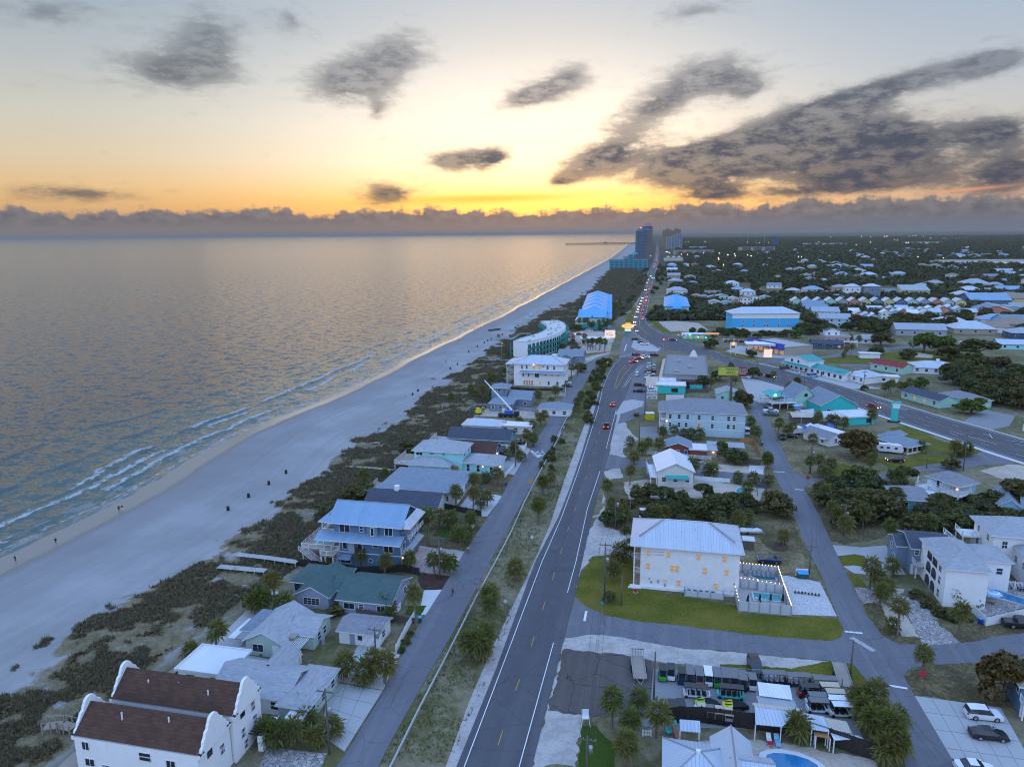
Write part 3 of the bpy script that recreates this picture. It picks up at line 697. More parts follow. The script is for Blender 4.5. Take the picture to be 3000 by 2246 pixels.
# ---------------------------------------------------------------- plants
def fan(m, c, d, up, L, rs, nseg=9, drop=.35):
    """a palmate frond: stalk and a pleated fan of leaflets"""
    d = d.normalized(); side = d.cross(up).normalized(); nn = side.cross(d).normalized()
    st = c; hub = c+d*L*.45+Vector((0, 0, -.04*L)); 
    m.face([tuple(st-side*.02),tuple(st+side*.02),tuple(hub+side*.03),tuple(hub-side*.03)],0)
    R = L*.62; prev = None
    for i in range(nseg+1):
        a = (i/nseg-.5)*4.1; q = hub+(d*math.cos(a)+side*math.sin(a))*R*rs.uniform(.85,1.08)+nn*(.12*L*(abs(a)/2-.3))
        q.z -= drop*R*(.3+.7*rs.random()); mid = hub+(d*math.cos(a+.12)+side*math.sin(a+.12))*R*.55+nn*.05*L*(1 if i % 2 else -1)
        if prev is not None: m.face([tuple(hub),tuple(prev),tuple(q)] if i % 2 else [tuple(hub),tuple(mid),tuple(q)],0)
        prev = mid
    return m
def palm_meshes(k):
    def mk():
        rs = random.Random(100+k); H = 4.4; m = MB(); pts = []
        lean = (rs.uniform(-.35,.35),rs.uniform(-.35,.35))
        for i in range(9): t = i/8; pts.append(Vector((lean[0]*t*t,lean[1]*t*t,H*t)))
        for i in range(8): m.tube(pts[i],pts[i+1],.21-.05*i/8+(.03 if i % 2 else 0),.2-.05*(i+1)/8,8,0,i == 7)
        for i in range(14): # old leaf bases under the crown
            a = rs.uniform(0,6.28); z = H-.2-rs.random()*1.0; c = pts[8]+Vector((0,0,z-H)); m.tube(c,c+Vector((math.cos(a)*.32,math.sin(a)*.32,.25)),.05,.02,4)
        c = MB(); top = pts[8]
        n = 34
        for i in range(n):
            t = i/n; ph = 2.4*i+rs.uniform(-.3,.3); el = 1.35-2.25*t+rs.uniform(-.15,.15)
            d = Vector((math.cos(ph)*math.cos(el),math.sin(ph)*math.cos(el),math.sin(el))); L = rs.uniform(1.9,2.6)*(1 if t < .75 else .85)
            fan(c,top+Vector((0,0,-.05-.35*t)),d,Vector((0,0,1)),L,rs,9,.2+.55*t)
        dd = MB()
        for i in range(9):
            ph = rs.uniform(0,6.28); d = Vector((math.cos(ph)*.55,math.sin(ph)*.55,-1)); fan(dd,top+Vector((0,0,-.4)),d,Vector((0,0,1)),rs.uniform(1.,1.5),rs,5,.3)
        return m.mesh('trunk','palm_bark',smooth=True),c.mesh('crown','palm_leaf'),dd.mesh('dead_fronds','palm_dead')
    return cached(('palm', k), mk)
def palm(p, h, label, group=None, s=1., k=None):
    """cabbage palm; h is the height of the crown's heart above the ground"""
    k = random.randrange(5) if k is None else k
    a,b,c = palm_meshes(k); r = thing('palm_tree',label,'palm tree',p,random.uniform(0,6.28),group)
    zs = h/4.4; add('trunk',a,r,scale=(s,s,zs)); lean = a.vertices[8*16+1].co
    off = (0,0,h-4.4*s); add('crown',b,r,off,scale=s); add('dead_fronds',c,r,off,scale=s); return r
def tree_meshes(k, leaf, dense=1.):
    def mk():
        rs = np.random.default_rng(300+k); m = MB(); 
        m.tube((0,0,-.1),(.05,.03,.9),.26,.2,8); m.tube((.05,.03,.9),(.1,0,1.8),.2,.14,8)
        nc = 26; cen = []
        for i in range(nc):
            z = rs.uniform(.0,1.); a = rs.uniform(0,6.28); rr = math.sqrt(max(.05,1-(z*1.0-.25)**2/.62))*rs.uniform(.4,1.12)
            cen.append((rr*2.1*math.cos(a),rr*2.1*math.sin(a),1.4+z*2.5))
        for i in range(9):
            c = cen[i*2]; m.tube((.08,0,1.1+.07*i),(c[0]*.75,c[1]*.75,c[2]*.9),.1,.03,5)
        V = []; F = []
        per = int(84*dense)
        for c in cen:
            rad_ = rs.uniform(.45, 1.15)
            u = rs.normal(size=(per,3)); u /= np.linalg.norm(u,axis=1)[:,None]; r_ = rad_*rs.uniform(.45,1.08,per)**.6
            P = np.array(c)+u*r_[:,None]*np.array([1.05,1.05,.75])
            n = u*.7+rs.normal(size=(per,3))*.55+np.array([0,0,.35]); n /= np.linalg.norm(n,axis=1)[:,None]
            t = np.cross(n,rs.normal(size=(per,3))); t /= np.linalg.norm(t,axis=1)[:,None]; b = np.cross(n,t)
            sz = rs.uniform(.14, .29, per)[:, None]
            for s1,s2 in ((-1,-.6),(1,-.6),(.75,.7),(-.75,.7)): V.append(P+t*sz*s1+b*sz*s2)
        # V is in groups of four arrays per clump
        VV = []; 
        for i in range(0,len(V),4): VV.append(np.stack(V[i:i+4],1).reshape(-1,3))
        VV = np.concatenate(VV); n = len(VV)//4
        me = bpy.data.meshes.new('crown'); me.vertices.add(len(VV)); me.vertices.foreach_set('co',VV.ravel()); me.loops.add(n*4); me.loops.foreach_set('vertex_index',np.arange(n*4)); me.polygons.add(n); me.polygons.foreach_set('loop_start',np.arange(0,n*4,4)); me.update(); me.materials.append(M(leaf))
        return m.mesh('trunk', 'bark', smooth=True), me
    return cached(('tree', k, leaf, dense), mk)
def tree(p,h,label,leaf='oak_leaf',group=None,w=None,k=None,name='broadleaf_tree',cat='tree'):
    """broadleaf tree of height h and crown width w"""
    k = random.randrange(4) if k is None else k; a,b = tree_meshes(k,leaf); w = w or h*1.05
    r = thing(name,label,cat,p,random.uniform(0,6.28),group); s = (w/5.6,w/5.6,h/4.5); add('trunk',a,r,scale=s); add('crown',b,r,scale=s); return r
def bush(p,h,w,label,leaf='bush_leaf',group=None,name='shrub'):
    a,b = tree_meshes(random.randrange(4),leaf,.5); r = thing(name,label,'shrub',p,random.uniform(0,6.28),group)
    s = (w/5.6,w/5.6,h/3.6); add('foliage',b,r,(0,0,-h*.22),scale=s); return r

# ---------------------------------------------------------------- vehicles
PROF = { # stations along the car: x, belt height, roof height (0: no cabin), from tail to nose
    'sedan': (4.7,1.82,[(-2.35,.62,0),(-2.25,.86,0),(-1.55,.95,0),(-.85,.94,1.42),(.25,.93,1.44),(1.05,.92,0),(1.95,.78,0),(2.3,.66,0),(2.36,.5,0)]),
    'suv': (4.7,1.9,[(-2.35,.7,0),(-2.3,1.02,0),(-2.05,1.06,1.62),(-1.,1.05,1.72),(.35,1.04,1.7),(1.05,1.03,0),(2.,.95,0),(2.3,.82,0),(2.36,.55,0)]),
    'van': (5.4,2.,[(-2.7,.7,0),(-2.66,1.05,0),(-2.5,1.1,1.95),(-1.,1.1,2.05),(1.1,1.08,2.),(1.8,1.05,0),(2.45,.9,0),(2.66,.75,0),(2.7,.5,0)]),
    'pickup': (5.7,2.,[(-2.85,.7,0),(-2.8,1.05,0),(-1.05,1.06,0),(-.95,1.08,1.78),(.55,1.06,1.8),(1.2,1.06,0),(2.5,.98,0),(2.8,.82,0),(2.86,.55,0)])}
def car_meshes(kind, col):
    def mk():
        L,W,st = PROF[kind]; hw = W/2; v = []; bf = []; gf = []
        for x, zb, zt in st:
            e = 1 if abs(x) < L/2-.3 else .88
            top = zt or zb+.03; tw = hw*(.76 if zt else .9)*e
            v += [(x,-hw*.93*e,.22),(x,-hw*e,.5),(x,-hw*.97*e,zb),(x,-tw,top),(x,tw,top),(x,hw*.97*e,zb),(x,hw*e,.5),(x,hw*.93*e,.22)]
        n = len(st)
        for i in range(n-1):
            a,b = i*8,i*8+8; c1,c2 = bool(st[i][2]),bool(st[i+1][2])
            for k in range(7):
                q = (a+k, b+k, b+k+1, a+k+1)[::-1]
                if k in (2,4): (gf if (c1 or c2) else bf).append(q)
                elif k == 3: (gf if c1 != c2 else bf).append(q)
                else: bf.append(q)
        bf += [tuple(range(8)),tuple(range((n-1)*8+7,(n-1)*8-1,-1))]
        B = MB(); B.v = v; B.f = bf; B.m = [0]*len(bf); G_ = MB(); G_.v = [(p[0],p[1]*1.004,p[2]+.004) for p in v]; G_.f = gf; G_.m = [0]*len(gf)
        if kind == 'pickup': B.box(-2.7,-.82,1.06,-1.15,.82,1.075,0)
        wh = MB(); r = .34 if kind in ('sedan',) else .39
        wh.tube((0,-.11,0),(0,.11,0),r,r,14); rim = MB(); rim.tube((0,-.125,0),(0,.125,0),r*.62,r*.62,10)
        hl = MB(); hl.box(-.06,-.2,-.07,.05,.2,.09); tl = MB(); tl.box(-.05,-.14,-.09,.05,.14,.13)
        return B.mesh('body','car_'+col),G_.mesh('windows','glass'),wh.mesh('wheel','rubber',smooth=False),rim.mesh('rim','steel'),hl,tl,r
    return cached(('car', kind, col), mk)
def car(p,heading,label,kind='sedan',col='white',on=False,group=None,far=False,cat=None,z=.1,name=None):
    """heading in degrees, 0 = driving along +y"""
    b,gl,wh,rim,hl,tl,r = car_meshes(kind,col); L,W,st = PROF[kind]
    o = thing(name or {'sedan': 'car','suv': 'suv','van': 'van','pickup': 'pickup_truck'}[kind],label,cat or {'sedan': 'car','suv': 'suv','van': 'van','pickup': 'pickup truck'}[kind],(*p,z),math.pi/2-rad(heading),group)
    add('body', b, o); add('windows', gl, o)
    zb = .16 if far else 0; k = 1.35 if far else 1.
    h = cached(('hl',on),lambda: hl.mesh('headlight','head_on' if on else 'head_off')); t = cached(('tl',on),lambda: tl.mesh('taillight','tail_on' if on else 'tail_off'))
    for sy in (-1, 1):
        add('headlight',h,o,(L/2-.06,sy*W*.35,.66),scale=k); add('taillight',t,o,(-L/2+.04,sy*W*.38,.86),scale=k)
        if not far:
            for sx in (-.29, .3):
                w = add('wheel',wh,o,(L*sx,sy*(W/2-.1),r)); add('rim',rim,w)
    if not far:
        for sy in (-1,1): m = cached(('mir',col),lambda: MB().box(-.08,-.1,-.07,.08,.1,.07).mesh('mirror','car_'+col)); add('mirror',m,o,(.95,sy*(W/2+.06),1.))
    return o

# ---------------------------------------------------------------- poles, people, small things
def pole(p,h,label,arms=1,can=False,az=12.,mat='pole_wood',lamp=None,group='utility poles'):
    r = thing('utility_pole',label,'utility pole',p,0,group)
    m = MB(); m.cyl(0,0,-.2,h,.16,.11,8); m.build('shaft',mat,r,smooth=True)
    a = rad(90-az)-math.pi/2
    for i in range(arms):
        c = MB(); c.box(-1.2,-.06,h-.55-i*1.1,1.2,.06,h-.42-i*1.1); o = c.build('crossarm','pole_wood',r,rz=-rad(az))
        for x in (-1.05,-.5,.5,1.05): q = MB(); q.cyl(x,0,h-.42-i*1.1,h-.22-i*1.1,.05,.04,6); q.build('insulator','steel',o)
    if can: c = MB(); c.lathe([(0,0),(.3,0),(.3,.95),(.2,1.05),(0,1.08)],10); c.build('transformer','steel',r,(.42,-.1,h*.62),smooth=True)
    if lamp:
        c = MB(); c.tube((0,0,h-.4),(1.8,0,h),.04); o = c.build('lamp_arm','steel',r,rz=rad(lamp)); l = MB(); l.box(1.6,-.12,h-.1,2.2,.12,h-.0); l.build('lamp_head','steel',o)
    return r
def wires(label, pts, offs=((0, 0),), sag=.7):
    r = thing('power_line', label, 'power line', (0, 0, 0))
    for ox, oz in offs:
        m = MB()
        for (ax,ay,az_),(bx,by,bz) in zip(pts,pts[1:]):
            P = [(ax+(bx-ax)*t+ox,ay+(by-ay)*t,az_+(bz-az_)*t+oz-sag*4*t*(1-t)) for t in np.linspace(0,1,9)]
            m.poly(P, .022, 4)
        m.build('wire', 'trim_dark', r)
    return r
def person_mesh(step, shirt, pants):
    def mk():
        # one continuous body: joints as vertices, grown by a skin modifier
        s = step
        V = [(0,0,.98),(0,0,1.2),(0,0,1.45),(0,0,1.56),(0,.02,1.68),(0,0,1.78),
             (-.1,0,.93),(-.11,.16*s,.52),(-.11,-.02*s,.1),(-.11,.12*s,.03),(.1,0,.93),(.11,-.1*s,.52),(.11,-.38*s,.14),(.11,-.3*s,.04),
             (-.19,0,1.42),(-.25,-.06*s,1.16),(-.25,.1*s,.94),(-.25,.16*s,.85),(.19,0,1.42),(.25,.06*s,1.16),(.25,.22*s,.98),(.25,.28*s,.9)]
        E_ = [(0,1),(1,2),(2,3),(3,4),(4,5),(0,6),(6,7),(7,8),(8,9),(0,10),(10,11),(11,12),(12,13),(2,14),(14,15),(15,16),(16,17),(2,18),(18,19),(19,20),(20,21)]
        R = [(.15,.1),(.14,.1),(.15,.1),(.055,.055),(.085,.1),(.05,.06),(.1,.1),(.07,.07),(.045,.045),(.04,.06),(.1,.1),(.07,.07),(.045,.045),(.04,.06),(.06,.06),(.045,.045),(.035,.035),(.03,.035),(.06,.06),(.045,.045),(.035,.035),(.03,.035)]
        me = bpy.data.meshes.new('person'); me.from_pydata(V,E_,[]); o = bpy.data.objects.new('person_build',me); COL.objects.link(o)
        md = o.modifiers.new('skin','SKIN'); o.modifiers.new('sub','SUBSURF').levels = 1
        for sv,r in zip(me.skin_vertices[0].data,R): sv.radius = r
        me.skin_vertices[0].data[0].use_root = True
        dg = bpy.context.evaluated_depsgraph_get(); out = bpy.data.meshes.new_from_object(o.evaluated_get(dg)); bpy.data.objects.remove(o)
        def shell(name, z0, z1, mat, grow, legs):
            bm = bmesh.new(); bm.from_mesh(out)
            bmesh.ops.delete(bm,geom=[f for f in bm.faces if not (z0 < f.calc_center_median().z < z1) or (legs and abs(f.calc_center_median().x) > .2)],context='FACES')
            bm.normal_update()
            for v in bm.verts: v.co += v.normal*grow
            m2 = bpy.data.meshes.new(name); bm.to_mesh(m2); bm.free(); m2.materials.append(M(mat)); return m2
        out.materials.clear(); out.materials.append(M('skin'))
        sh = shell('shirt',1.0,1.5,shirt,.012,False); pt = shell('shorts',.5,1.02,pants,.016,True); hr = shell('hair',1.7,2.,'hair',.02,False)
        return out, sh, pt, hr
    return cached(('person', step, shirt, pants), mk)
def person(p,label,rz=0.,shirt='cloth_dark',pants='cloth_dark',step=1.,group=None,z=None):
    a,b,c,d = person_mesh(step,shirt,pants); zz = float(ground_z(p[0],p[1])) if z is None else z
    r = tag(add('person',a,None,(*p,zz+.01),rz),label,'person',group)
    add('shirt',b,r); add('shorts',c,r); add('hair',d,r); return r
def bin_(p,label,body='car_bin_blue',lid=None,rz=0.,group='wheeled rubbish bins'):
    r = thing('wheeled_bin',label,'bin',p,rz,group); m = MB(); m.prism([(-.26,-.3),(.26,-.3),(.26,.3),(-.26,.3)],.06,1.0); m.build('body',body,r)
    m = MB(); m.box(-.3,-.34,1.0,.3,.34,1.08); m.build('lid',lid or body,r); m = MB(); m.tube((-.28,.3,.1),(.28,.3,.1),.1,n=8); m.build('wheels','rubber',r); return r
def text(name,s,size,mat,parent,loc,rx=math.pi/2,rz=0.,ext=.01,align='CENTER',bold=1.):
    c = bpy.data.curves.new(name,'FONT'); c.body = s; c.size = size; c.extrude = ext; c.align_x = align; c.align_y = 'CENTER'; c.offset = .012*size*bold; c.resolution_u = 2
    o = bpy.data.objects.new('text_build',c); COL.objects.link(o); me = bpy.data.meshes.new_from_object(o.evaluated_get(bpy.context.evaluated_depsgraph_get())); bpy.data.objects.remove(o)
    me.materials.clear(); me.materials.append(M(mat)); o = bpy.data.objects.new(name,me); COL.objects.link(o); o.parent = parent; o.location = loc; o.rotation_euler = (rx,0,rz); return o

# ---------------------------------------------------------------- roads, shoulders, lots, lawns
ext = lambda p, dy: (p[0]+.2125*dy, p[1]+dy)
# verge and lots first, roads on top of them
sheet('median_verge',[ext((-17.9,80.47),-40),ext((-7.71,80.34),-40),(-7.71,80.34),(-3.01,101.69),(4.54,139.2),(11,163),(32.4,271.1),(27,247.1),(40.2,308.9),(53,369.5),(59.7,392.3),(55.5,397.4),(49.7,384.8),(41.1,356.1),(28.6,297),(21.8,265.2),(12.9,224.5),(6.9,194.1),(3.8,180),(-4.33,141.32),(-7.01,130.57),(-10.34,113.61),(-13.93,99.03),(-17.9,80.47)],'median')
strip('gravel_shoulder',[(ext((-9.12,80.36),-40),ext((-7.41,80.34),-40)),((-9.12,80.36),(-7.41,80.34)),((-6.76,93.69),(-4.46,93.66)),((-3.54,108.23),(-1.32,108.19)),((3.46,135.7),(4.74,135.67)),((8.71,158.34),(10.78,159.21)),((13.9,187),(16.2,186.9)),((30.6,271.2),(33,271.1)),((34.1,285.3),(35.7,285.3)),((46.3,342.8),(48,349.1))],'gravel')
sheet('sandy_frontage',[(2.16,80.23),(4.37,90.76),(6.58,101.14),(8.52,110.86),(11.85,112.27),(18.1,110.81),(28.25,107.37),(35.58,105.91),(45.09,104.02),(50.93,102.99),(53.67,100.87),(52.84,98.08),(48.63,97.76),(38.35,99.08),(27.1,102.5),(23,103.4),(19.65,104.31),(9.69,90.35),(7.89,80.16)],'shell')
sheet('frontage_yard',[(50.93,102.99),(54.26,102.1),(54.43,97.67),(53.36,94.31),(49.81,93.64),(49.47,96.98),(46.18,98.18),(32.93,101.17),(33.04,102.41),(43.92,101.01)],'lawn')
sheet('old_asphalt_lot',[(4.74,91.44),(6.77,100.33),(8.37,107.13),(12.3,106.4),(19.22,104.75),(22.88,103.41),(20.3,93.32),(18.52,89.9),(11.44,90),(9.27,90.53)],'asphalt_old')
sheet('cart_yard_gravel',[(22.1,101.33),(38.01,99.48),(49.3,96.6),(48.32,89.51),(47.63,84.47),(34.24,87.1),(16.41,87.87),(19.41,89.89)],'concrete_dark')
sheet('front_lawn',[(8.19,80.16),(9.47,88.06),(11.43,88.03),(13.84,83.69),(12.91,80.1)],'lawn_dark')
sheet('backyard_sand',[(24.28,84.54),(30.37,85.19),(31.49,85.27),(47.69,81.26),(46.7,77.75),(21.3,78.05),(19.76,80.02)],'sandlot')
sheet('corner_lawn',[(11.67,124.18),(13.41,132.57),(16.89,141.27),(21.01,142.32),(25.41,140.74),(23.56,127.9),(33,123.81),(41.53,120.51),(40.9,117.97),(49.96,116.64),(58.02,115.98),(57.55,112.52),(55.75,109.64),(53.43,108.69),(44.72,109.91),(37.33,111.71),(29.64,113.22),(21.56,115.49),(16.84,117.4),(13.77,120.17),(11.57,124.39)],'lawn')
sheet('gravel_frontage',[(11.56,125.67),(14.54,140.95),(17.76,155.44),(20.9,163.7),(22.3,162.7),(21.71,158.05),(27.69,154.35),(25.2,141.48),(21.06,142.69),(16.93,141.65),(13.44,132.91)],'shell')
sheet('verge_gravel',[(19.1,162.8),(22.4,163.7),(23.8,177.3),(26.4,187.9),(26.3,197.1),(31.9,201.2),(31.3,191.6),(27.6,190.4),(23.6,172.9),(21,164.7)],'shell')
sheet('sandy_apron',[(41.8,270.8),(41.2,241.6),(42.7,228.2),(35.7,219.7),(35.1,210),(30.4,214.1),(34.7,237.9)],'shell')
sheet('paver_court',[(54.01,132.38),(57.16,131.66),(60.62,129.21),(58.31,116.61),(50.39,117.38)],'paver')
sheet('dirt_drive',[(50.63,146.37),(54.23,147.9),(62.77,143.39),(59.33,131.73),(58.18,130.44),(54.26,133.15),(54.89,136.57),(51.55,138.05),(48.12,138.47)],'yard')
sheet('back_yard_grass',[(60.2,167.8),(69,167.6),(63.9,144.53),(56.24,143.9),(55.21,152.9)],'scrub')
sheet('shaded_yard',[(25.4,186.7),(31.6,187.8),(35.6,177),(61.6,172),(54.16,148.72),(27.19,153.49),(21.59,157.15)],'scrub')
sheet('motel_yard',[(30.7,187.8),(38.1,190.2),(51.3,191.1),(59.4,185.8),(68.7,183.2),(62.8,170.9),(50.2,175.5),(30.3,174.9)],'sandlot')
sheet('side_lot_asphalt',[(30.4,214.1),(35.8,208.4),(43.5,206.7),(52.4,206.5),(56.8,203.4),(70.5,200.1),(73.4,190.5),(72.5,186.7),(69.5,185.6),(51.7,192.4),(38.3,191.5),(39.6,201),(27,199.2)],'asphalt_lane')
sheet('sand_parking',[(57.4,204.1),(70.5,200.1),(73,197.9),(71.8,193.2),(59.8,196.2)],'sandlot')
sheet('pale_slab',[(70.5,201.6),(74.8,200.7),(71.8,193.9),(68,194.7)],'concrete_pale')
sheet('blue_house_yard',[(36.9,219.6),(44.7,233.7),(81.4,225.2),(76.8,211.9),(69.6,204.5),(35.8,208.4)],'yard')
sheet('grey_building_lot',[(45.8,245.6),(51.8,245.4),(49.7,229.8),(51.4,227.9),(43.3,231.9)],'concrete_dark')
sheet('right_corner_lot',[(97.5,255.5),(96.1,223.6),(100,214.1),(108.9,198.1),(101.8,189.7),(91,189),(82.7,190.7),(81,193.9),(87.7,223.9)],'yard')
sheet('corner_grass',[(96.4,204.3),(102.5,198.3),(106.7,196),(102,190.2),(91,189),(88.5,191.1)],'lawn')
sheet('house_lawn',[(110.7,207.5),(119,206),(129.2,211.9),(133.8,206.8),(128.7,202.2),(118.5,199),(110.3,198.1)],'lawn')
sheet('roadside_grass',[(132.1,240.6),(139.9,243.7),(140.8,228),(142.9,216.8),(147.8,212.7),(138.2,206.7),(132.1,217.1)],'lawn')
sheet('sand_lot_corner',[(134.9,195.2),(146.8,200.5),(153.1,198.1),(142.6,183.6),(136.3,186.8)],'sandlot')
sheet('tree_yard',[(78.9,181.4),(84.5,185.1),(101.3,188.7),(111.6,182.5),(120.1,174.8),(132.3,169.4),(119.32,151.42),(88.57,152.07),(73.48,146.42),(71.07,148.41),(75.7,167.3)],'scrub')
sheet('concrete_drive',[(70.41,146.29),(73.19,145.78),(76.34,144.96),(82.27,145.92),(80.8,139.53),(79.22,132.29),(73.01,131.87),(69.06,133.01),(68.31,136.04),(70.66,136.39),(73.37,135.11),(75.13,140.82),(73.46,141.75),(69.89,140.93),(69.1,140.94)],'concrete')
sheet('front_bed',[(69.36,140.64),(73.38,141.58),(74.99,140.53),(73.52,135.94),(70.66,136.39),(68.36,136.32)],'lawn')
sheet('front_bed',[(67.33,131.71),(69.3,131.94),(69.03,126.83),(66.64,127.37)],'lawn')
sheet('sand_bed',[(66.76,127.12),(69.27,126.83),(73.12,127.75),(75.68,126.22),(74.66,124.79),(67.39,121.18),(65.15,119.43)],'sandlot')
sheet('corner_bed',[(65.11,120.86),(67.67,121.96),(69.3,109.9),(67.22,107.6),(64.65,107.64),(63.51,110.47)],'scrub')
sheet('sand_bed',[(68.82,121.37),(69.38,119.67),(71.32,118),(69.17,109.43),(66.42,109.95),(66.36,113.89)],'sandlot')
sheet('cobble_drive',[(66.22,126.86),(69.73,126.67),(72.94,124.8),(75.46,122.4),(76.03,117.38),(74.99,107.57),(68.48,107.08),(69.17,109.67),(71.61,118.54),(69.26,122.22),(65.25,121.15)],'cobble')
sheet('pool_terrace',[(90.39,128.1),(100.79,125.68),(98.07,120.34),(84.44,115.99),(84.87,119.45)],'cobble')
sheet('side_scrub',[(74.71,115.32),(82.58,113.14),(94.27,116.68),(89.77,110.46),(75.47,107.66)],'scrub')
sheet('corner_scrub',[(60.44,97.98),(62.69,100.33),(66.35,101.59),(74.02,102.02),(84.27,102.5),(75.56,90.5),(70.48,91.25),(59.74,94.15)],'scrub')
sheet('dark_yard_left',[(-36.78,90.63),(-27.69,101.64),(-26.37,109.51),(-19.79,111.31),(-20.11,96.43),(-26.97,87.25),(-33.33,84.28)],'yard')
sheet('brick_forecourt',[(-33.54,84.28),(-25.24,83.01),(-25.43,80.56),(-33.45,78.68)],'cobble')
sheet('terrace_left',[(-51.71,107.6),(-49.68,120.58),(-44.98,119.4),(-44.43,106.15),(-27.5,100.82),(-26.3,110.45),(-18.94,105.76),(-20.11,96.43),(-46.34,104.43)],'concrete')
sheet('shell_drive',[(-22.85,136.65),(-21.04,147.82),(-10.48,144.46),(-11.37,133.37),(-19.13,135.2)],'gravel')
sheet('planting_bed',[(-19.05,134.52),(-11.97,133.04),(-13.39,127.94),(-17.6,127.71),(-19.26,131.21)],'mulch')
sheet('concrete_drive',[(-17.57,127.4),(-13.67,127.64),(-14.5,118.33),(-17.33,118.37)],'concrete_pale')
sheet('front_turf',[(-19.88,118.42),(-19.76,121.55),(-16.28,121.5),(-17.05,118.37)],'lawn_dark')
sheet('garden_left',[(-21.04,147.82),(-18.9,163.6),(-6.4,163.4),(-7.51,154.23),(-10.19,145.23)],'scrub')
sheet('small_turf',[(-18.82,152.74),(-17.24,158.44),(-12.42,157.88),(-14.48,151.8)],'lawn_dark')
sheet('paver_drive',[(-14,169.5),(-10.8,182.7),(-2.7,177.9),(-6.4,164.3),(-7.9,164.4)],'paver')
sheet('garden_left',[(-12.7,187.7),(-9.8,198.1),(0.7,203.5),(-1.9,180.2),(-11.2,182.8)],'scrub')
sheet('motor_court',[(-5.5,225.1),(1.1,230.6),(5.8,219.2),(0.9,194.3),(-2.7,196.6)],'concrete')
sheet('construction_sand',[(-17.4,276.6),(8.6,269.6),(9.2,258.2),(-18.6,264.7)],'sandlot')
sheet('house_yards',[(-17,287.3),(-7.2,310.9),(23.9,312.2),(20.5,295),(14.9,269.3),(3.4,273.8)],'yard')
sheet('beach_access_lot',[(-12.3,370.9),(2.1,368.4),(0.1,358),(-14.8,367.4)],'concrete')
sheet('sandy_lane',[(23.9,363.8),(30.3,370.6),(45.7,397.1),(58.6,409.3),(54.6,400.9),(30.3,340.4),(24.2,331.6)],'sandlot')
sheet('resort_parking',[(27.9,408.6),(39.2,498.7),(41.4,505.1),(71.6,493.4),(71.9,484),(57.8,411.5),(35.2,401.8)],'sandlot')
sheet('resort_drive',[(39.7,505.2),(40.7,518.8),(75.8,516.5),(73.3,493.3)],'asphalt_lane')
# roads
MAIN = [(ext((-7.71,80.34),-55),ext((2.16,80.23),-55)),((-7.71,80.34),(2.16,80.23)),((-3.01,101.28),(6.7,101.14)),((4.54,139.2),(14.48,139.01)),((11,163),(19.4,163.8)),((18.5,197.3),(26.7,197.1)),((32.4,271.1),(41.8,270.8)),((39.4,309),(52.7,308.4)),((48,349.1),(64.9,348.3)),((53.9,373.1),(72.5,372.2)),((61.1,392.2),(78.2,391.3))]
road = strip('beach_road', MAIN, 'asphalt')
sheet('storefront_parking',[(38.6,250.1),(46.7,287.1),(63,355),(70.5,372.3),(79.3,383.3),(69.7,335.6),(55.4,284.5),(50.6,264.2),(43.2,253.4)],'asphalt_lane')
sheet('gravel_island',[(39.1,262.7),(45.8,284.9),(49.9,288.1),(54.4,284.6),(52.3,276.1),(42.2,264.5)],'concrete')
SIDE = [(ext((-23,80.53),-40),ext((-17.9,80.47),-40)),((-23.32,81),(-17.9,80.47)),((-22.71,82.97),(-17.42,83.49)),((-19.98,95.69),(-13.93,99.03)),((-17.16,113.72),(-10.34,113.61)),((-14,127.95),(-7.47,127.43)),((-10.53,145.24),(-3.27,147.46)),((-3.9,173.5),(3.6,178.9)),((3.1,207.8),(9.7,209.2)),((7.2,224.7),(13.3,224.5)),((15.6,265.4),(21.8,265.2)),((22,297.3),(28.9,297)),((30.3,340.4),(39.7,349.5)),((38.7,370.2),(48.9,380.9)),((47.7,390.9),(56.9,397.4)),((56.3,402.9),(61,396.3))]
lane = strip('shore_lane', SIDE, 'asphalt_lane')
cross = sheet('cross_street',[(13.91,134.81),(11.63,124.39),(13.77,120.17),(16.84,117.4),(21.56,115.49),(29.76,113.72),(37.33,111.71),(44.72,109.91),(53.43,108.69),(55.75,109.64),(57.46,112.03),(61.3,112.46),(63.27,110),(64.6,107.55),(69.51,107.06),(74.96,107.52),(79.94,108.79),(87.8,110.57),(102.98,113.29),(96.88,105.78),(83.31,104.22),(74.02,102.02),(66.37,101.63),(62.87,100.65),(55.38,94.65),(54.43,97.67),(54.22,102.02),(50.93,102.99),(45.09,104.02),(35.58,105.91),(28.15,106.92),(23.03,108.74),(18.07,110.61),(12.83,111.37),(8.75,110.38),(8.33,108.97)],'asphalt_lane')
STREET = [((47.86,72.8),(56.33,72.7)),((50.48,79.65),(57.03,79.58)),((53.03,85.92),(58.6,87.43)),((54.24,91.12),(59.61,93.5)),((54.41,97.87),(60.54,98.17)),((57.46,112.03),(63.23,110.96)),((58.42,116.87),(63.8,117.58)),((62.13,132.07),(67.81,134.12)),((64.78,146.59),(71.06,148.08)),((67.59,158.21),(74.05,159.56)),((70.2,170.8),(76.8,172.4)),((73,184.4),(78.4,181.4)),((74.8,193.6),(81,193.9)),((80,216),(83.7,207)),((86.5,242.1),(88.5,226.7)),((91.3,263.2),(93.8,250.3)),((96.6,279),(95.8,255.6)),((99.9,291.2),(102.3,278.8))]
st = strip('back_street', STREET, 'asphalt_lane')
sheet('plaza_lot',[(109.8,334.5),(115.6,326.1),(124.9,300),(121.9,292.4),(113.9,286.4),(101.6,276.9),(99,287),(103.7,309)],'concrete')
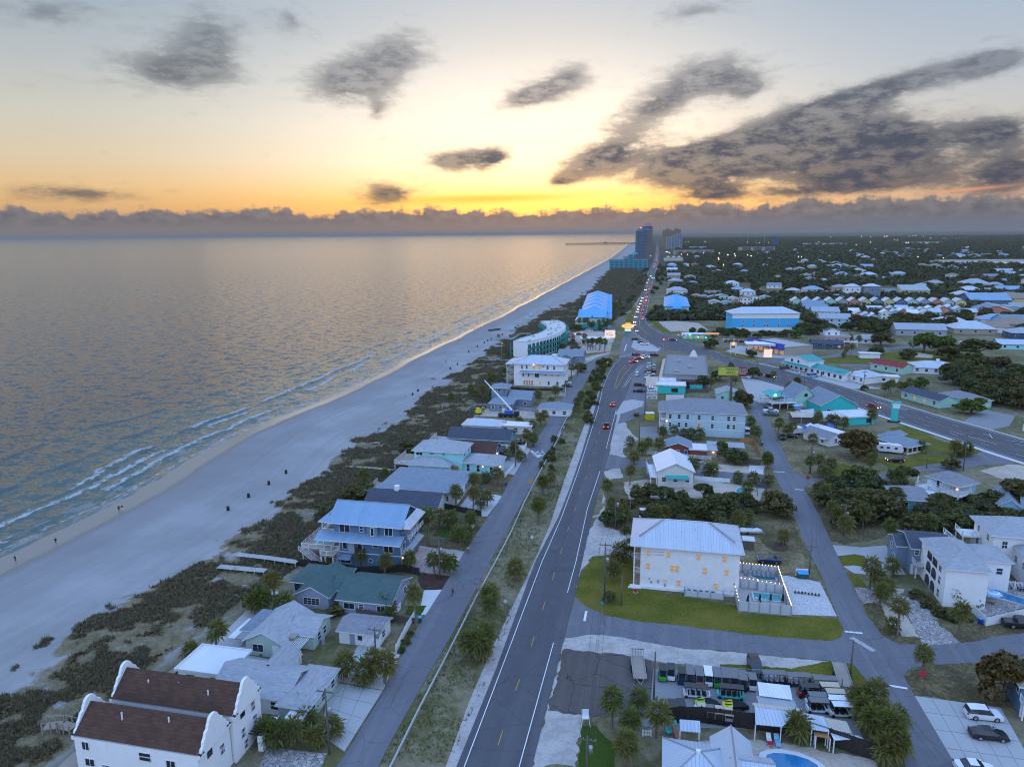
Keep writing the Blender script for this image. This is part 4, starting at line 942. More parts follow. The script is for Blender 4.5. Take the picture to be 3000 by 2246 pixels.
sheet('east_branch',[(81,193.9),(82.9,190.4),(90.9,188.8),(98.3,189.8),(105.4,193.3),(118.3,198.8),(130.7,203.1),(139.7,207.9),(149,214),(154.7,205),(146.8,200.5),(137.8,199.6),(130,195.9),(118.5,194.6),(104.7,188.6),(95.9,184.8),(85.3,183.9),(81.1,185),(78.2,181.4),(74.3,181.5),(74.9,189.4)],'asphalt_lane')
HWY = [((160.1,175.3),(177.6,196)),((152.4,201.9),(168,223.9)),((149.2,214.4),(164.7,236.3)),((145.6,230.6),(159.3,253.4)),((141.2,250.8),(154.1,275)),((136.3,271.8),(151.2,289.2)),((125.4,301.1),(148.5,301.3)),((116.1,327.4),(138.2,344.6)),((112.3,344.3),(129.4,366.3)),((112.3,362.8),(123.8,382.8)),((110.3,394.6),(119.5,399.9)),((99.2,407),(115.2,422.9)),((90,413.6),(112.5,450.9)),((86.5,433.4),(108.8,473.4)),((84.8,462.7),(103.8,485.9)),((84.7,484.3),(102.6,516.3)),((84,495.8),(106.1,557.6)),((93.3,544.6),(124,646.6)),((116.9,666.8),(164.6,839.9)),((152.1,841.2),(226.5,1133.5)),((190.9,1032.7),(269.6,1331.6)),((265.7,1373.7),(370.1,1802.2)),((372.5,1878.9),(484.4,2355.4)),((497.8,2486.4),(647.7,3162.7)),((739,3669.1),(888.1,4353.3)),((1084.5,5365.8),(1233.6,6060.2))]
hw = strip('highway', HWY, 'asphalt')
sheet('junction_paving',[(60.1,390.2),(77.8,389.3),(84.9,401.8),(90,413.6),(86.5,433.4),(85.6,455),(82.6,490.2),(72,459.9),(58.5,387),(62.2,409.1)],'asphalt_lane')
sheet('island_parking',[(72.6,425.3),(79,455.4),(87,435.7),(88.2,417.9),(85.2,409.8),(74.1,414.5)],'concrete')
sheet('east_side_lane',[(131.9,370.2),(152.2,390.5),(171.4,397.2),(165,382.5),(194.2,403.9),(224.3,419),(255.5,426.1),(250.5,417.5),(217.9,406.7),(188.9,392.4),(159.3,368.8),(165,378.9),(143.1,369.6),(132.5,365.1)],'asphalt_lane')
sheet('green_field',[(163.6,379),(187.2,388.7),(209.4,395.2),(222.2,402.4),(255.2,392.8),(264,377.5),(239,348.9),(204.5,358.4),(184.1,364.3),(171.3,364.9),(160.5,368.8)],'lawn')
sheet('field_lane',[(171.3,364.9),(183.8,363.6),(204,357.5),(222.5,349.7),(218.9,343.9),(197.5,350.9),(168.2,357.9)],'asphalt_lane')
sheet('motel_parking',[(139.8,356.7),(145.9,350.3),(153.8,329.8),(158.3,311.6),(162.7,304.2),(150,304.8),(142.1,327.6),(136.4,347.7)],'concrete')
sheet('fuel_forecourt',[(124.4,407.7),(138.8,428.2),(161,413.9),(163.9,397.6),(148.3,383.4),(136,387.6)],'concrete')
sheet('grass_triangle',[(120.1,401.9),(124.5,401.6),(132.3,387.8),(133.6,380.5),(124.5,382.8)],'lawn')
sheet('sandy_vacant_lot',[(115.1,553.1),(128.2,555.9),(142.9,540.4),(140,501.3),(126,487.4),(117.2,496.7),(111.8,494.1)],'sandlot')
sheet('grass_bank',[(108.7,561.1),(111.8,563.1),(111.3,522.2),(110.4,491.3),(105.7,491.6)],'lawn')
sheet('grass_strip',[(111.3,657.3),(117.4,666.8),(91.4,538.1),(85.7,538.5)],'lawn')
sheet('grass_strip',[(126,656.1),(135.8,660.2),(120,586.4),(113,587)],'lawn')
sheet('shore_path',[(83.1,566.5),(102.4,658.1),(107.9,667.6),(86.3,559),(78.1,526.1)],'asphalt_lane')
sheet('east_lot',[(182,266.5),(187.3,255.8),(175.6,241.9),(166.5,237.7),(161.9,246.9)],'concrete_dark')
sheet('sand_court',[(230.6,399.9),(234.1,388.2),(227.7,379.3),(220.7,383.3)],'sandlot')
strip('sidewalk',[((150.9,199.8),(152.3,201.7)),((147.6,211.9),(149.2,214.1)),((144.1,227.9),(145.4,230.2)),((139.3,247.4),(140.7,250)),((135,269.1),(136,271.3))],'concrete_pale')
strip('sidewalk',[((168.4,224.4),(169.6,226.2)),((165.1,236.9),(166.2,238.6)),((159.7,254.1),(160.8,255.9)),((154.6,275.9),(155.6,277.8)),((151.6,290),(152.9,291.7)),((149.1,302.5),(150.2,304.7)),((138.7,345.8),(140.2,348.1)),((129.8,367.6),(131.1,369.5))],'concrete')
# loose concrete slabs of the two near forecourts, joints left open
def slabs(name,a,b,c,d,nu,nv,mat='concrete',skip=()):
    """quad a-b-c-d cast in nu x nv slabs"""
    base = sheet(name,[a,b,c,d],'concrete_dark'); z = .035+_zs[0]
    a,b,c,d = (Vector(p) for p in (a,b,c,d)); P = lambda u,v: (a*(1-u)+b*u)*(1-v)+(d*(1-u)+c*u)*v
    g = .012
    for i in range(nu):
        for j in range(nv):
            q = [P((i+g*1.5)/nu,(j+g*1.5)/nv),P((i+1-g*1.5)/nu,(j+g*1.5)/nv),P((i+1-g*1.5)/nu,(j+1-g*1.5)/nv),P((i+g*1.5)/nu,(j+1-g*1.5)/nv)]
            m = MB(); m.prism([tuple(p) for p in q],z-.03,z+random.uniform(0,.01)); m.build('slab',mat,base)
slabs('slab_forecourt',(-26.72,86.31),(-22.98,83.27),(-20.08,96.25),(-29.16,98.66),3,4,'concrete')
slabs('slab_forecourt',(57.01,79.22),(66.34,77.01),(70.59,91.08),(59.62,93.94),5,4,'concrete')
# painted lines, each under its road
zr = .04+_zs[0]
def mid(pairs,t,sl=slice(None)): return [(a[0]*(1-t)+b[0]*t,a[1]*(1-t)+b[1]*t) for a,b in pairs[sl]]
LW = [ext((-6.61,80.52),-55),(-6.61,80.52),(-2.14,101.27),(6.01,139.18),(11.8,163),(19.1,197.3),(33.8,271.1),(39.9,306.4),(47.5,342.7),(54.3,369.4),(61.1,388.2)]
RW = [ext((0.55,80.44),-55),(0.55,80.44),(6.66,108.76)]; RW2 = [(10.36,125.9),(13.18,139.04),(18.8,168.8),(25.4,197.1)]; RW3 = [(30.1,219),(40.9,270.8)]
for pts in (LW,RW,RW2,RW3): line('edge_line',pts,.14,'paint_white',zr,road)
CL = [ext((-3.08,80.48),-55),(-3.08,80.48),(-0.08,95.05),(2.39,105.44),(4.61,116.44),(7.03,127.79),(9.43,139.11),(11.85,151.26),(16.7,173),(21,193.2),(29.5,234.2),(37.2,271)]
line('centre_dash',CL,.13,'paint_yellow',zr,road,(3.,9.))
for pts in ([(45.4,308.7),(51.8,339.4),(59.6,367.4)],[(46.2,308.7),(54.5,339.3),(64.4,369)]): line('painted_island',pts,.2,'paint_yellow',zr,road)
for i in range(12):
    t = i/12; u,v = Vector((46.7,313.9))*(1-t)+Vector((59.5,367))*t,Vector((47.3,313.3))*(1-t)+Vector((64.1,368.2))*t; line('hatch_bar',[tuple(u),tuple(v)],.25,'paint_yellow',zr,road)
for pts in ([(50.1,312.4),(57.8,339.2),(68.6,368.7)],[(50.9,312.4),(59,339.1),(68.3,363.4)]): line('edge_line',pts,.14,'paint_white',zr,road)
line('centre_dash',mid(HWY,.47,slice(1,8)),.14,'paint_yellow',zr,hw); line('centre_dash',mid(HWY,.53,slice(1,8)),.14,'paint_yellow',zr,hw)
line('lane_dash',mid(HWY,.25,slice(1,14)),.14,'paint_white',zr,hw,(3,9)); line('lane_dash',mid(HWY,.75,slice(1,14)),.14,'paint_white',zr,hw,(3,9))
line('lane_dash',mid(HWY,.5,slice(14,22)),.3,'paint_yellow',zr,hw)
for t in (.05,.95): line('edge_line',mid(HWY,t,slice(1,22)),.15,'paint_white',zr,hw)
line('turn_lane_line',[(147.7,282.1),(153.5,266.6),(149.3,267.7),(147.1,279.1)],.2,'paint_white',zr,hw); line('turn_lane_line',[(151.3,236.7),(156.4,219.7)],.2,'paint_white',zr,hw); line('turn_lane_line',[(162,232.1),(159.6,226.8),(166.7,222)],.2,'paint_white',zr,hw)
line('stop_bar',[(57.32,111.44),(60.09,110.82)],.5,'paint_white',zr,st); line('stop_bar',[(57.21,96.37),(59.54,95.63)],.5,'paint_white',zr,st); line('stop_bar',[(75.3,195.5),(78.4,195)],.5,'paint_white',zr,st); line('stop_bar',[(76,180.9),(78,180.4)],.5,'paint_white',zr,st); line('stop_bar',[(13.3,118.97),(12.59,115.53)],.45,'paint_white',zr,cross); line('faded_crossing',[(57.53,109.61),(59.41,105.46)],1.,'concrete',zr,cross)
line('turn_arrow',[(71.5,436.8),(66.3,412.1)],.5,'paint_white',zr,hw)
for i in range(8): t = i/7; line('crosswalk_bar',[tuple(Vector((60.5,393))*(1-t)+Vector((71.3,403.4))*t),tuple(Vector((60.8,391.4))*(1-t)+Vector((71.6,401.7))*t)],.5,'paint_white',zr,hw)
for i in range(9): t = i/8; line('crosswalk_bar',[tuple(Vector((100.8,589.5))*(1-t)+Vector((112.4,583.9))*t),tuple(Vector((100.6,586.3))*(1-t)+Vector((112.1,580.8))*t)],.8,'paint_white',zr,hw)
for a,b,c in (((6,218),(7.5,213.6),(6.3,212.4)),((9.4,217.4),(10.2,213.1),(7.5,212.4)),((5.9,217.3),(6.6,214),(8.3,217.2)),((7.6,214.6),(9.8,215.8),(10.3,213.3))): line('lane_chevron',[a,b,c],.35,'paint_white',zr,lane)
sheet('worn_patch',[(7,212.4),(8.5,213.9),(9.4,212.6),(7.9,210.5)],'concrete_pale')

# ---------------------------------------------------------------- beach-side houses, from the near end of the lane
def hp(p,w,ang=-12.2): return (p[0]+w*math.cos(rad(ang)),p[1]+w*math.sin(rad(ang)))
def extr_x(mb, poly, x0, x1):
    n = len(poly); b = len(mb.v); mb.v += [(x0,y,z) for y,z in poly]+[(x1,y,z) for y,z in poly]
    for i in range(n): j = (i+1) % n; mb.f.append((b+i,b+n+i,b+n+j,b+j)); mb.m.append(0)
    for t in geometry.tessellate_polygon([[Vector((y,z,0)) for y,z in poly]]):
        mb.f.append(tuple(b+i for i in t)); mb.f.append(tuple(b+n+i for i in t)[::-1]); mb.m += [0,0]
    return mb
# -- white mission-style house
H_ = House('mission_house','white stucco house with curved mission gables and brown tiled roofs, bottom left corner',(-56.2,78.9),hp((-56.2,78.9),18.3)); h = H_
def mission_gable(y0, W, zb):
    half = [(0,0),(0,.55),(.35,.6),(.5,1.0),(.85,1.15),(1.0,1.7),(1.35,2.05),(1.6,2.6),(2.0,2.75),(2.15,3.2)]
    arc = [(W/2-.95*math.cos(t),3.25+.85*math.sin(t)) for t in np.linspace(.15,math.pi-.15,9)]
    k = W/6.5; L = [(y*k,z) for y,z in half]; Rr = [(W-y*k,z) for y,z in half[::-1]]
    return [(y0+y, zb+z) for y, z in L+arc+Rr]
for i,(y0,dx,hh) in enumerate(((0.,0.,6.4),(6.55,.45,7.0))):
    h.block(.3,y0,18.+dx,y0+6.4,hh,'gx',2.7,0.,'stucco_white','tile_brown'); wl = h.wall
    for x in (-.05, 17.95+dx):
        m = MB(); extr_x(m,mission_gable(y0-.05,6.5,hh-.6),x,x+.38); g_ = h.part('gable_parapet',m,'stucco_white')
        for yy in (y0+.1,y0+.6,y0+5.6,y0+6.1): c = MB(); c.box(x-.08,yy-.1,hh-.15,x+.46,yy+.2,hh+.02); h.part('coping_tile',c,'tile_brown',g_)
    if i == 0:
        h.row('f',1,4.6,.95,1.1,style='m',a=.8,b=2.4); h.win('f',1.9,2.3,1.3,1.,style='m'); h.win('f',4.2,2.3,1.,.45); h.win('f',10.2,4.4,1.6,1.1); h.win('f',13.8,3.8,1.2,1.2,style='m'); h.win('f',7.,1.4,1.2,1.1)
        h.win('r',2.2,4.6,.8,1.9,fr='trim_dark',style='gs'); h.win('r',4.6,3.,.8,1.3,style='gs'); h.win('r',1.6,1.,.8,1.3,style='gs')
    else:
        h.win('r',2.2,5.4,.8,1.9,fr='trim_dark',style='gs'); h.win('r',4.6,4.6,.8,1.3,style='gs'); h.win('r',2.,2.4,.8,1.3,style='gs'); h.win('r',4.8,2.4,.8,1.3,style='gs'); h.win('r',2.4,.5,.8,1.2,style='gs')
for x,y in ((6.,2.),(12.5,2.4),(4.6,8.6),(9.,9.),(14.,8.2)): m = MB(); m.cyl(x,y,8.,9.05,.1); h.part('vent_pipe',m,'trim')
for j in range(9): m = MB(); m.box(18.6,9.4+.5*j,2.2,20.6,9.52+.5*j,2.35); h.part('pergola_beam',m,'wood_dark')
for x,y in ((20.4,9.5),(20.4,13.3)): m = MB(); m.box(x-.35,y-.35,0,x+.35,y+.35,2.2); h.part('gate_pier',m,'stucco_white')
m = MB(); m.box(-3.2,-1.,.9,0.,3.,1.05); h.part('porch',m,'wood')
# -- wide low grey-roofed house with white flat annex
h = House('bungalow','long low grey shingle bungalow with white flat-roofed annex behind the mission house',(-44.2,92.9),hp((-44.2,92.9),15.6))
h.block(0,0,11.6,7.5,3,'gx',2.0,.5,'siding_white','shingle_lightgrey'); h.row('f',3,1.,1.1,1.2)
h.block(11.2,-1.2,15.6,8.,3,'hip',1.7,.5,'siding_sage','shingle_lightgrey'); h.row('r',3,1.,1.1,1.2); h.win('f',2.6,1.,1.3,1.3)
h.block(-8.6,3.4,-.3,9.6,2.8,'flat',.15,.4,'siding_white','metal_white'); h.row('l',3,1.,1.4,1.2); h.row('f',2,1.,1.4,1.2)
h.block(4.4,5.,8.,10.4,3.02,'gy',2.1,.4,'siding_white','shingle_lightgrey'); h.door('r',1.,mat='wood')
m = MB(); m.box(13.2,-3.6,2.5,15.9,-1.3,2.65); h.part('porch_roof',m,'metal_white')
for x in (13.4,15.7): m = MB(); m.box(x-.08,-3.5,0,x+.08,-3.34,2.5); h.part('post',m,'trim')
# -- pale green-grey cottage with white pergola
h = House('cottage','pale green cottage with light grey hipped roof and white slatted pergola',(-44.5,106.3),hp((-44.5,106.3),6.8))
h.block(0,0,6.6,9.8,2.75,'gy',1.9,.45,'board_sage','shingle_lightgrey'); h.win('f',2.2,.8,1.9,1.3,style='m'); h.door('f',5.4)
h.block(-2.4,3.,.3,9.2,2.6,'hip',1.2,.4,'board_sage','shingle_bluegrey'); h.block(6.2,3.4,10.4,9.6,2.7,'gx',1.5,.45,'board_sage','shingle_lightgrey'); h.win('r',2.,.8,1.,1.3,style='s'); h.win('r',4.,.8,1.,1.3,style='s')
m = MB(); m.box(-2.3,.4,2.2,-.1,2.9,2.4); h.part('porch_roof',m,'shingle_lightgrey'); h.rail([(-2.3,2.9),(-2.3,.4),(-.1,.4)],0,.9)
for i in range(11): m = MB(); m.box(6.9+.3*i,-.9,2.35,6.98+.3*i,3.2,2.45); h.part('slat',m,'trim')
for x,y in ((7.,-.7),(10.2,-.7)): m = MB(); m.box(x-.1,y-.1,0,x+.1,y+.1,2.35); h.part('post',m,'trim')
m = MB(); m.box(6.8,-.8,2.2,10.4,-.65,2.34); h.part('beam',m,'trim')
m = MB(); m.box(6.4,1.6,2.75,8.,3.,2.95); h.part('dark_awning',m,'wood')
m = MB(); m.cyl(11.,5.4,0,.9,.4,.4,10); h.part('air_conditioner',m,'trim_grey')
tag(MB().box(-5.6,3.2,0,-2.6,9.6,.5).build('garden_wall','trim',None,(-44.5,106.3,0),rad(-12.2)),'low white garden wall west of the pale green cottage','wall')
# -- small white garage
h = House('garage','small white outbuilding with low grey gable roof beside the lane',(-29.8,109.4),hp((-29.8,109.4),7.4))
h.block(0,0,7.2,5.2,2.5,'gx',.9,.45,'siding_white','shingle_grey'); h.door('f',2.4,.9,2.,'trim_grey'); h.win('f',3.8,1.1,.6,.6,fr='trim_dark'); h.win('r',2.,.9,1.2,1.1); h.door('r',4.,.9,2.,'trim')
# -- green-roofed lilac house
h = House('lilac_house','lilac-grey single-storey house with dark green shingle gables',(-42.8,126.6),hp((-42.8,126.6),24.))
h.block(0,0,9.5,7.,2.75,'hip',1.8,.5,'siding_lilac','shingle_green'); h.win('f',1.7,.7,2.8,1.6,style='m')
h.block(3.2,-4.4,9.6,5.5,2.7,'gy',1.9,.5,'siding_lilac','shingle_green'); h.win('f',3.,.8,3.2,1.3,style='gm')
h.block(11.8,-4.6,21.8,5.5,2.75,'gx',2.1,.55,'siding_lilac','shingle_green'); h.win('f',2.,.9,2.,1.1,style='m'); h.win('f',4.4,1.2,.9,.8); h.win('f',8.2,.9,1.4,1.1,style='m'); h.row('r',2,.9,1.2,1.2)
h.block(9.,-1.5,12.,5.,2.74,'gx',1.5,.3,'siding_lilac','shingle_green'); h.door('f',1.4,mat='trim_grey')
m = MB(); m.box(22.3,-4.9,0,22.5,-1.,1.1); h.part('side_ramp',m,'trim')
m = MB(); m.cyl(-3.,-1.6,.62,.7,.7,.7,14); m.cyl(-3.,-1.6,0,.62,.08); t = m.build('picnic_table','concrete',None,(-42.8,126.6,0),rad(-12.2)); tag(t,'round concrete picnic table behind the green-roofed lilac house','table')
# -- three-storey blue beach house
h = House('beach_house','three-storey blue beach house with steel-blue metal roofs and raised pool deck',(-36.6,139.0),hp((-36.6,139.0),13.8))
h.block(0,0,13.8,10.8,6.1,'flat',.02,0.,'siding_blue','metal_blue'); h.roof(0,0,13.8,10.8,6.3,'hip',.1,.0,'metal_blue')
B0 = h.b
for u,z,w_,hh,sty in ((1.3,3.7,.9,1.6,''),(4.6,3.7,1.,1.6,''),(8.1,4.6,1.1,.5,''),(11.,3.6,1.9,1.7,'m')): h.win('f',u,z,w_,hh,style=sty)
m = MB(); m.tube((6.9,-.03,1.5),(6.9,.05,1.5),.45,n=16); h.part('round_window',m,'trim'); m = MB(); m.tube((6.9,-.06,1.5),(6.9,.0,1.5),.33,n=16); h.part('pane',m,'glass')
m = MB(); m.box(2.3,-.7,3.1,3.7,0,6.2); h.part('bay',m,'siding_lilac'); h.awning('f',3.,1.9,6.6,1.,'metal_steelblue')
m = MB(); m.box(-.06,-.05,2.9,13.86,-.01,3.08); m.box(13.81,0,2.9,13.86,10.8,3.08); h.part('band_trim',m,'trim')
for x in (0.,13.7): m = MB(); m.box(x-.03,-.04,0,x+.13,0.,6.1); h.part('corner_board',m,'trim')
h.awning('f',1.2,3.4,2.5,1.7,'metal_blue',.5); h.win('f',1.1,.5,2.6,1.3,style='m')
for u in (2.,5.2,8.4): h.door('r',u,2.5,2.2,'trim_dark',name='garage_door')
for u in (.4,3.6,6.9,10.2): h.lamp('r',u,2.55,'lamp_orange',.14)
h.win('r',1.6,3.9,1.6,1.5,style='m'); h.win('r',5.4,4.2,1.2,1.1); h.win('r',8.8,3.9,1.6,1.5,style='m')
h.block(-1.6,.9,13.2,9.6,9.2,'gx',3.1,.9,'siding_blue','metal_blue',z0=6.35,cap='metal_grey')
for u,z,w_,hh,sty in ((2.6,7.,2.3,1.8,'m'),(6.4,7.4,.65,1.1,'s'),(12.4,7.,1.7,1.7,'m')): h.win('f',u,z,w_,hh,style=sty)
m = MB(); m.box(6.4,.2,6.4,8.6,.9,9.3); h.part('dormer',m,'siding_steel'); h.roof(6.2,-.2,8.8,2.,9.3,'shed',.55,.1,'metal_blue')
h.b = (6.4,.2,8.6,.9,9.3,6.4); h.win('f',1.1,7.,.6,1.7,style='')
h.b = (-1.6,.9,13.2,9.6,9.2,6.35); h.win('r',2.,7.,1.2,1.4,style='m'); h.win('r',6.6,7.,1.2,1.4,style='m')
h.roof(-4.6,-1.6,14.,.9,6.05,'shed',1.0,.15,'metal_blue',None)
h.roof(13.2,.9,15.4,9.8,9.0,'hip',1.3,.3,'metal_silver'); h.block(13.,3.2,14.9,7.4,8.8,'shed',.6,.3,'siding_lilac','metal_silver',z0=6.3); h.win('r',2.,7.2,1.4,1.1,style='m'); h.rail([(14.9,1.2),(15.3,1.2),(15.3,9.4)],6.35,.9)
h.b = (0,0,13.8,10.8,6.1,0); h.awning('r',5.4,10.6,3.6,1.2,'metal_silver',.4)
h.deck(-8.6,-.4,0,13.,3.2,'wood'); h.rail([(0,-.35),(-8.55,-.35),(-8.55,12.95),(0,12.95)],3.2)
m = MB(); m.box(-6.6,1.6,3.2,-2.2,9.2,3.32); po = h.part('pool_coping',m,'concrete_pale'); m = MB(); m.box(-6.3,1.9,3.2,-2.5,8.9,3.335); h.part('pool_water',m,'pool_water',po)
h.deck(-3.2,-2.6,-.2,-.4,3.0,'wood',name='landing'); h.rail([(-3.2,-.4),(-3.2,-2.6),(-.2,-2.6),(-.2,-.4)],3.0); h.stairs(-8.5,-1.7,0,3.2,1.3,4.4,0.)
h.rail([(-1.6,.9),(-4.2,.9),(-4.2,9.6)],6.4); h.deck(-4.3,.9,-1.6,9.6,6.4,'wood',name='balcony')
for y in (1.,9.4): m = MB(); m.box(-4.2,y-.08,6.4,-4.04,y+.08,9.1); h.part('post',m,'trim')
h.roof(-4.6,.7,-1.6,9.8,9.1,'hip',1.2,.2,'metal_blue')
m = MB(); m.box(4.,3.,10.4,4.6,3.6,11.); h.part('roof_hatch',m,'black'); h.vents(3,1.,2.,12.,4.,lambda x,y: 9.2+(y-.9)*.7)
# -- dark-roofed low house and big grey-roofed house
h = House('low_house','low house with dark shingle roof and white-edged gable next to the blue house',(-36.8,166.9),hp((-36.8,166.9),18.4))
h.block(0,0,18.4,9.,2.6,'gx',2.6,.6,'siding_white','shingle_dark'); h.row('f',4,.8,1.3,1.3); h.block(1.,-2.6,5.,2.,2.8,'gy',1.5,.4,'siding_white','shingle_dark'); h.win('f',2.,.8,2.2,1.4,style='m')
m = MB(); m.box(6.2,4.,3.,7.3,5.1,6.2); h.part('chimney',m,'stucco_white')
h = House('hip_house','large white house under a wide dark grey hipped roof, driveway palms in front',(-34.6,175.2),hp((-34.6,175.2),20.4))
h.block(0,0,20.4,15.6,4.0,'hip',3.0,.7,'siding_white','shingle_bluegrey'); h.win('f',14.5,2.,1.3,.8); h.win('f',18.,1.4,1.,1.2); h.row('r',4,1.2,1.4,1.4); h.door('r',13.,3.,2.3,'trim'); h.vents(3,3,2,16,5,lambda x,y: 4.4+y*.35)
h.deck(-5.,1.,0,10.,1.4,'wood'); h.rail([(0,1.),(-5.,1.),(-5.,10.)],1.4)
# -- aqua house
h = House('aqua_house','two-storey aqua stucco house with pale hipped roofs and a lit entry',(-29.4,197.),hp((-29.4,197.),26.))
h.block(0,2.5,14.6,12.,6.4,'hip',2.2,.7,'stucco_aqua','shingle_lightgrey'); h.win('f',1.6,4.9,1.9,.8,style='m'); h.win('f',5.5,5.3,1.5,.45); h.win('f',9.,5.3,1.,.45); h.row('r',2,4.6,1.,1.1)
h.block(-.6,-1.,11.4,5.,3.2,'hip',1.6,.6,'stucco_aqua','shingle_lightgrey'); h.row('f',4,1.1,.8,1.2); 
h.block(14.2,3.,22.,11.,3.4,'hip',1.6,.6,'stucco_aqua','shingle_lightgrey'); h.win('f',2.,.8,.9,1.9); h.win('f',5.,.8,.9,1.9); h.lamp('f',6.6,2.4,'lamp_warm',.16)
h.block(21.,1.8,25.6,10.,3.42,'hip',1.4,.5,'stucco_aqua','shingle_lightgrey'); h.door('r',4.,3.6,2.3,'trim'); h.lamp('r',1.6,2.5,'lamp_warm',.16); h.win('f',2.4,.8,.9,1.9)
h.deck(-5.4,0.,-.7,10.,2.6,'wood'); h.rail([(-.7,0),(-5.4,0),(-5.4,10.)],2.6); m = MB(); m.box(11.2,1.9,.3,13.4,2.6,2.2); h.part('screen_wall',m,'wood_orange')
# -- brown-roofed house, teal house with navy roof
h = House('brown_roof_house','house with dark red-brown gable roof tucked behind the aqua house',(-19.8,207.),hp((-19.8,207.),14.5))
h.block(0,0,14.5,8.,3.4,'gx',2.6,.6,'siding_blue','shingle_brown'); h.win('r',2.4,1.,1.2,1.3); h.win('r',5.6,1.,1.2,1.3); h.lamp('r',4.,2.4,'lamp_warm',.15); h.row('f',3,1.,1.2,1.2); m = MB(); m.box(6.,-2.4,2.6,9.,.3,2.75); h.part('patio_cover',m,'trim')
h = House('teal_house','long teal house with near-black gable roof on the beach side',(-20.8,224.),hp((-20.8,224.),20.))
h.block(0,0,20.,9.,2.9,'gx',2.6,.7,'siding_teal','shingle_dark'); h.row('f',5,.8,1.5,1.3,style='m'); h.row('r',2,1.,1.2,1.2); h.deck(-7.,.5,-.2,8.,.8,'concrete',posts=False); h.rail([(-.2,.5),(-7.,.5),(-7.,8.)],.8)
# -- white cottage with pale blue metal roof + white flat carport
h = House('white_cottage','white cottage with pale blue metal roof below the mobile crane',(-17.4,240.),hp((-17.4,240.),13.4))
h.block(0,0,13.4,7.5,3.,'hip',1.5,.5,'siding_offwhite','metal_silver'); h.row('f',4,.9,1.3,1.3,style='m'); h.block(13.2,1.5,24.,6.8,2.7,'flat',.1,.4,'siding_offwhite','metal_white'); h.row('f',3,.8,1.4,1.3)
# -- grey cottages behind the crane
h = House('grey_tower_house','grey house with small square roof tower behind the crane boom',(-9.,271.),hp((-9.,271.),14.))
h.block(0,0,9.,9.,3.2,'hip',1.8,.5,'siding_steel','shingle_bluegrey'); h.row('f',3,.9,1.1,1.3); h.block(-1.5,10.,5.,17.,7.2,'hip',1.3,.7,'siding_steel','shingle_bluegrey'); h.row('f',3,5.4,1.2,1.1); h.row('r',2,5.4,1.2,1.1); h.block(6.,8.,15.,18.,3.4,'gx',2.4,.5,'siding_steel','shingle_bluegrey'); h.row('f',2,1.,1.2,1.2)
h = House('grey_cottage','pale grey cottage with hip roof by the lane, right of the crane',(10.,263.),hp((10.,263.),12.))
h.block(0,0,12.,8.,2.9,'hip',1.7,.6,'siding_white','shingle_bluegrey'); h.row('f',3,.8,1.2,1.2); h.door('r',3.,2.6,2.1,'trim'); h.row('r',1,.9,1.,1.,a=5,b=8)
# -- three-storey white house with blue metal roof
h = House('white_beach_house','three-storey white beach house with silver-blue hipped metal roof and lit windows',(1.,318.6),hp((1.,318.6),23.))
h.block(0,0,23.,14.,10.3,'hip',2.9,.8,'siding_white','metal_silver',cap='metal_grey')
h.row('f',2,7.9,.7,1.5,a=2.6,b=7.); h.row('f',2,7.9,1.,1.5,gl='lit',a=8.,b=13.); h.win('f',13.4,8.8,1.,.5); h.row('f',2,7.9,.8,1.5,a=14.,b=20.); h.row('f',2,4.4,.7,1.4,a=3.,b=8.); h.win('f',10.6,4.1,1.8,1.8,style='m'); h.win('f',14.6,5.,1.,.5); h.win('f',17.5,5.,1.,.5,gl='lit_soft'); h.win('f',20.4,5.,1.,.5,gl='lit_soft')
h.row('f',4,.4,.8,2.1,gl='lit_soft',a=4.2,b=9.); h.row('f',3,.8,.9,1.5,a=10.,b=22.,lit=.3); h.row('r',3,7.6,1.,1.4); h.row('r',3,4.4,1.,1.4)
h.roof(3.2,-1.5,23.,0.,6.3,'shed',.9,.15,'metal_blue')
for z in (3.3, 6.6):
    h.deck(-3.6,.5,0,13.5,z,'wood',name='balcony'); h.rail([(0,.5),(-3.6,.5),(-3.6,13.5)],z)
m = MB()
for y in (.6,5.,9.,13.4): m = MB(); m.box(-3.6,y-.12,0,-3.35,y+.12,9.9); h.part('post',m,'trim')
h.roof(-4.,.3,.5,13.8,9.9,'hip',1.,.2,'metal_silver'); m = MB(); m.box(7.6,-.02,10.25,8.4,.0,10.5); h.lamp('f',9.,10.,'lamp_warm',.2)
# -- grey cottages north of it
h = House('grey_cottage','grey-blue cottage with gabled porch beside the resort parking',(20.,371.),hp((20.,371.),17.,-14))
h.block(4.,4.,17.,14.,4.4,'gx',2.6,.6,'siding_steel','shingle_bluegrey'); h.row('f',3,2.,1.2,1.2); h.block(6.,0.,12.,5.,4.2,'gy',1.7,.5,'siding_steel','shingle_bluegrey'); h.win('f',3.,1.8,1.2,1.2); h.block(0,5.,4.2,11.,3.6,'flat',.1,.3,'siding_steel','metal_white')
h = House('grey_bungalow','slate-roofed bungalow between the white beach house and curved hotel',(4.,366.),hp((4.,366.),13.))
h.block(0,0,13.,9.,3.,'hip',2.2,.6,'siding_grey','shingle_bluegrey'); h.row('f',3,.9,1.2,1.2)
h = House('gazebo','small white two-tier gazebo at the foot of the curved hotel',(8.9,396.8),(13.4,396.6),'gazebo')
h.block(.6,.6,h.w-.6,5.4,2.6,'hip',.4,.8,'siding_white','metal_white'); h.row('f',3,.8,1.2,1.4); h.b = (0,0,h.w,6,3,0)
for x in (.9, h.w-.9):
    for y in (.9,5.1): m = MB(); m.box(x-.1,y-.1,3.,x+.1,y+.1,5.); h.part('post',m,'trim')
h.roof(.4,.4,h.w-.4,5.6,5.,'hip',1.3,.4,'metal_white')
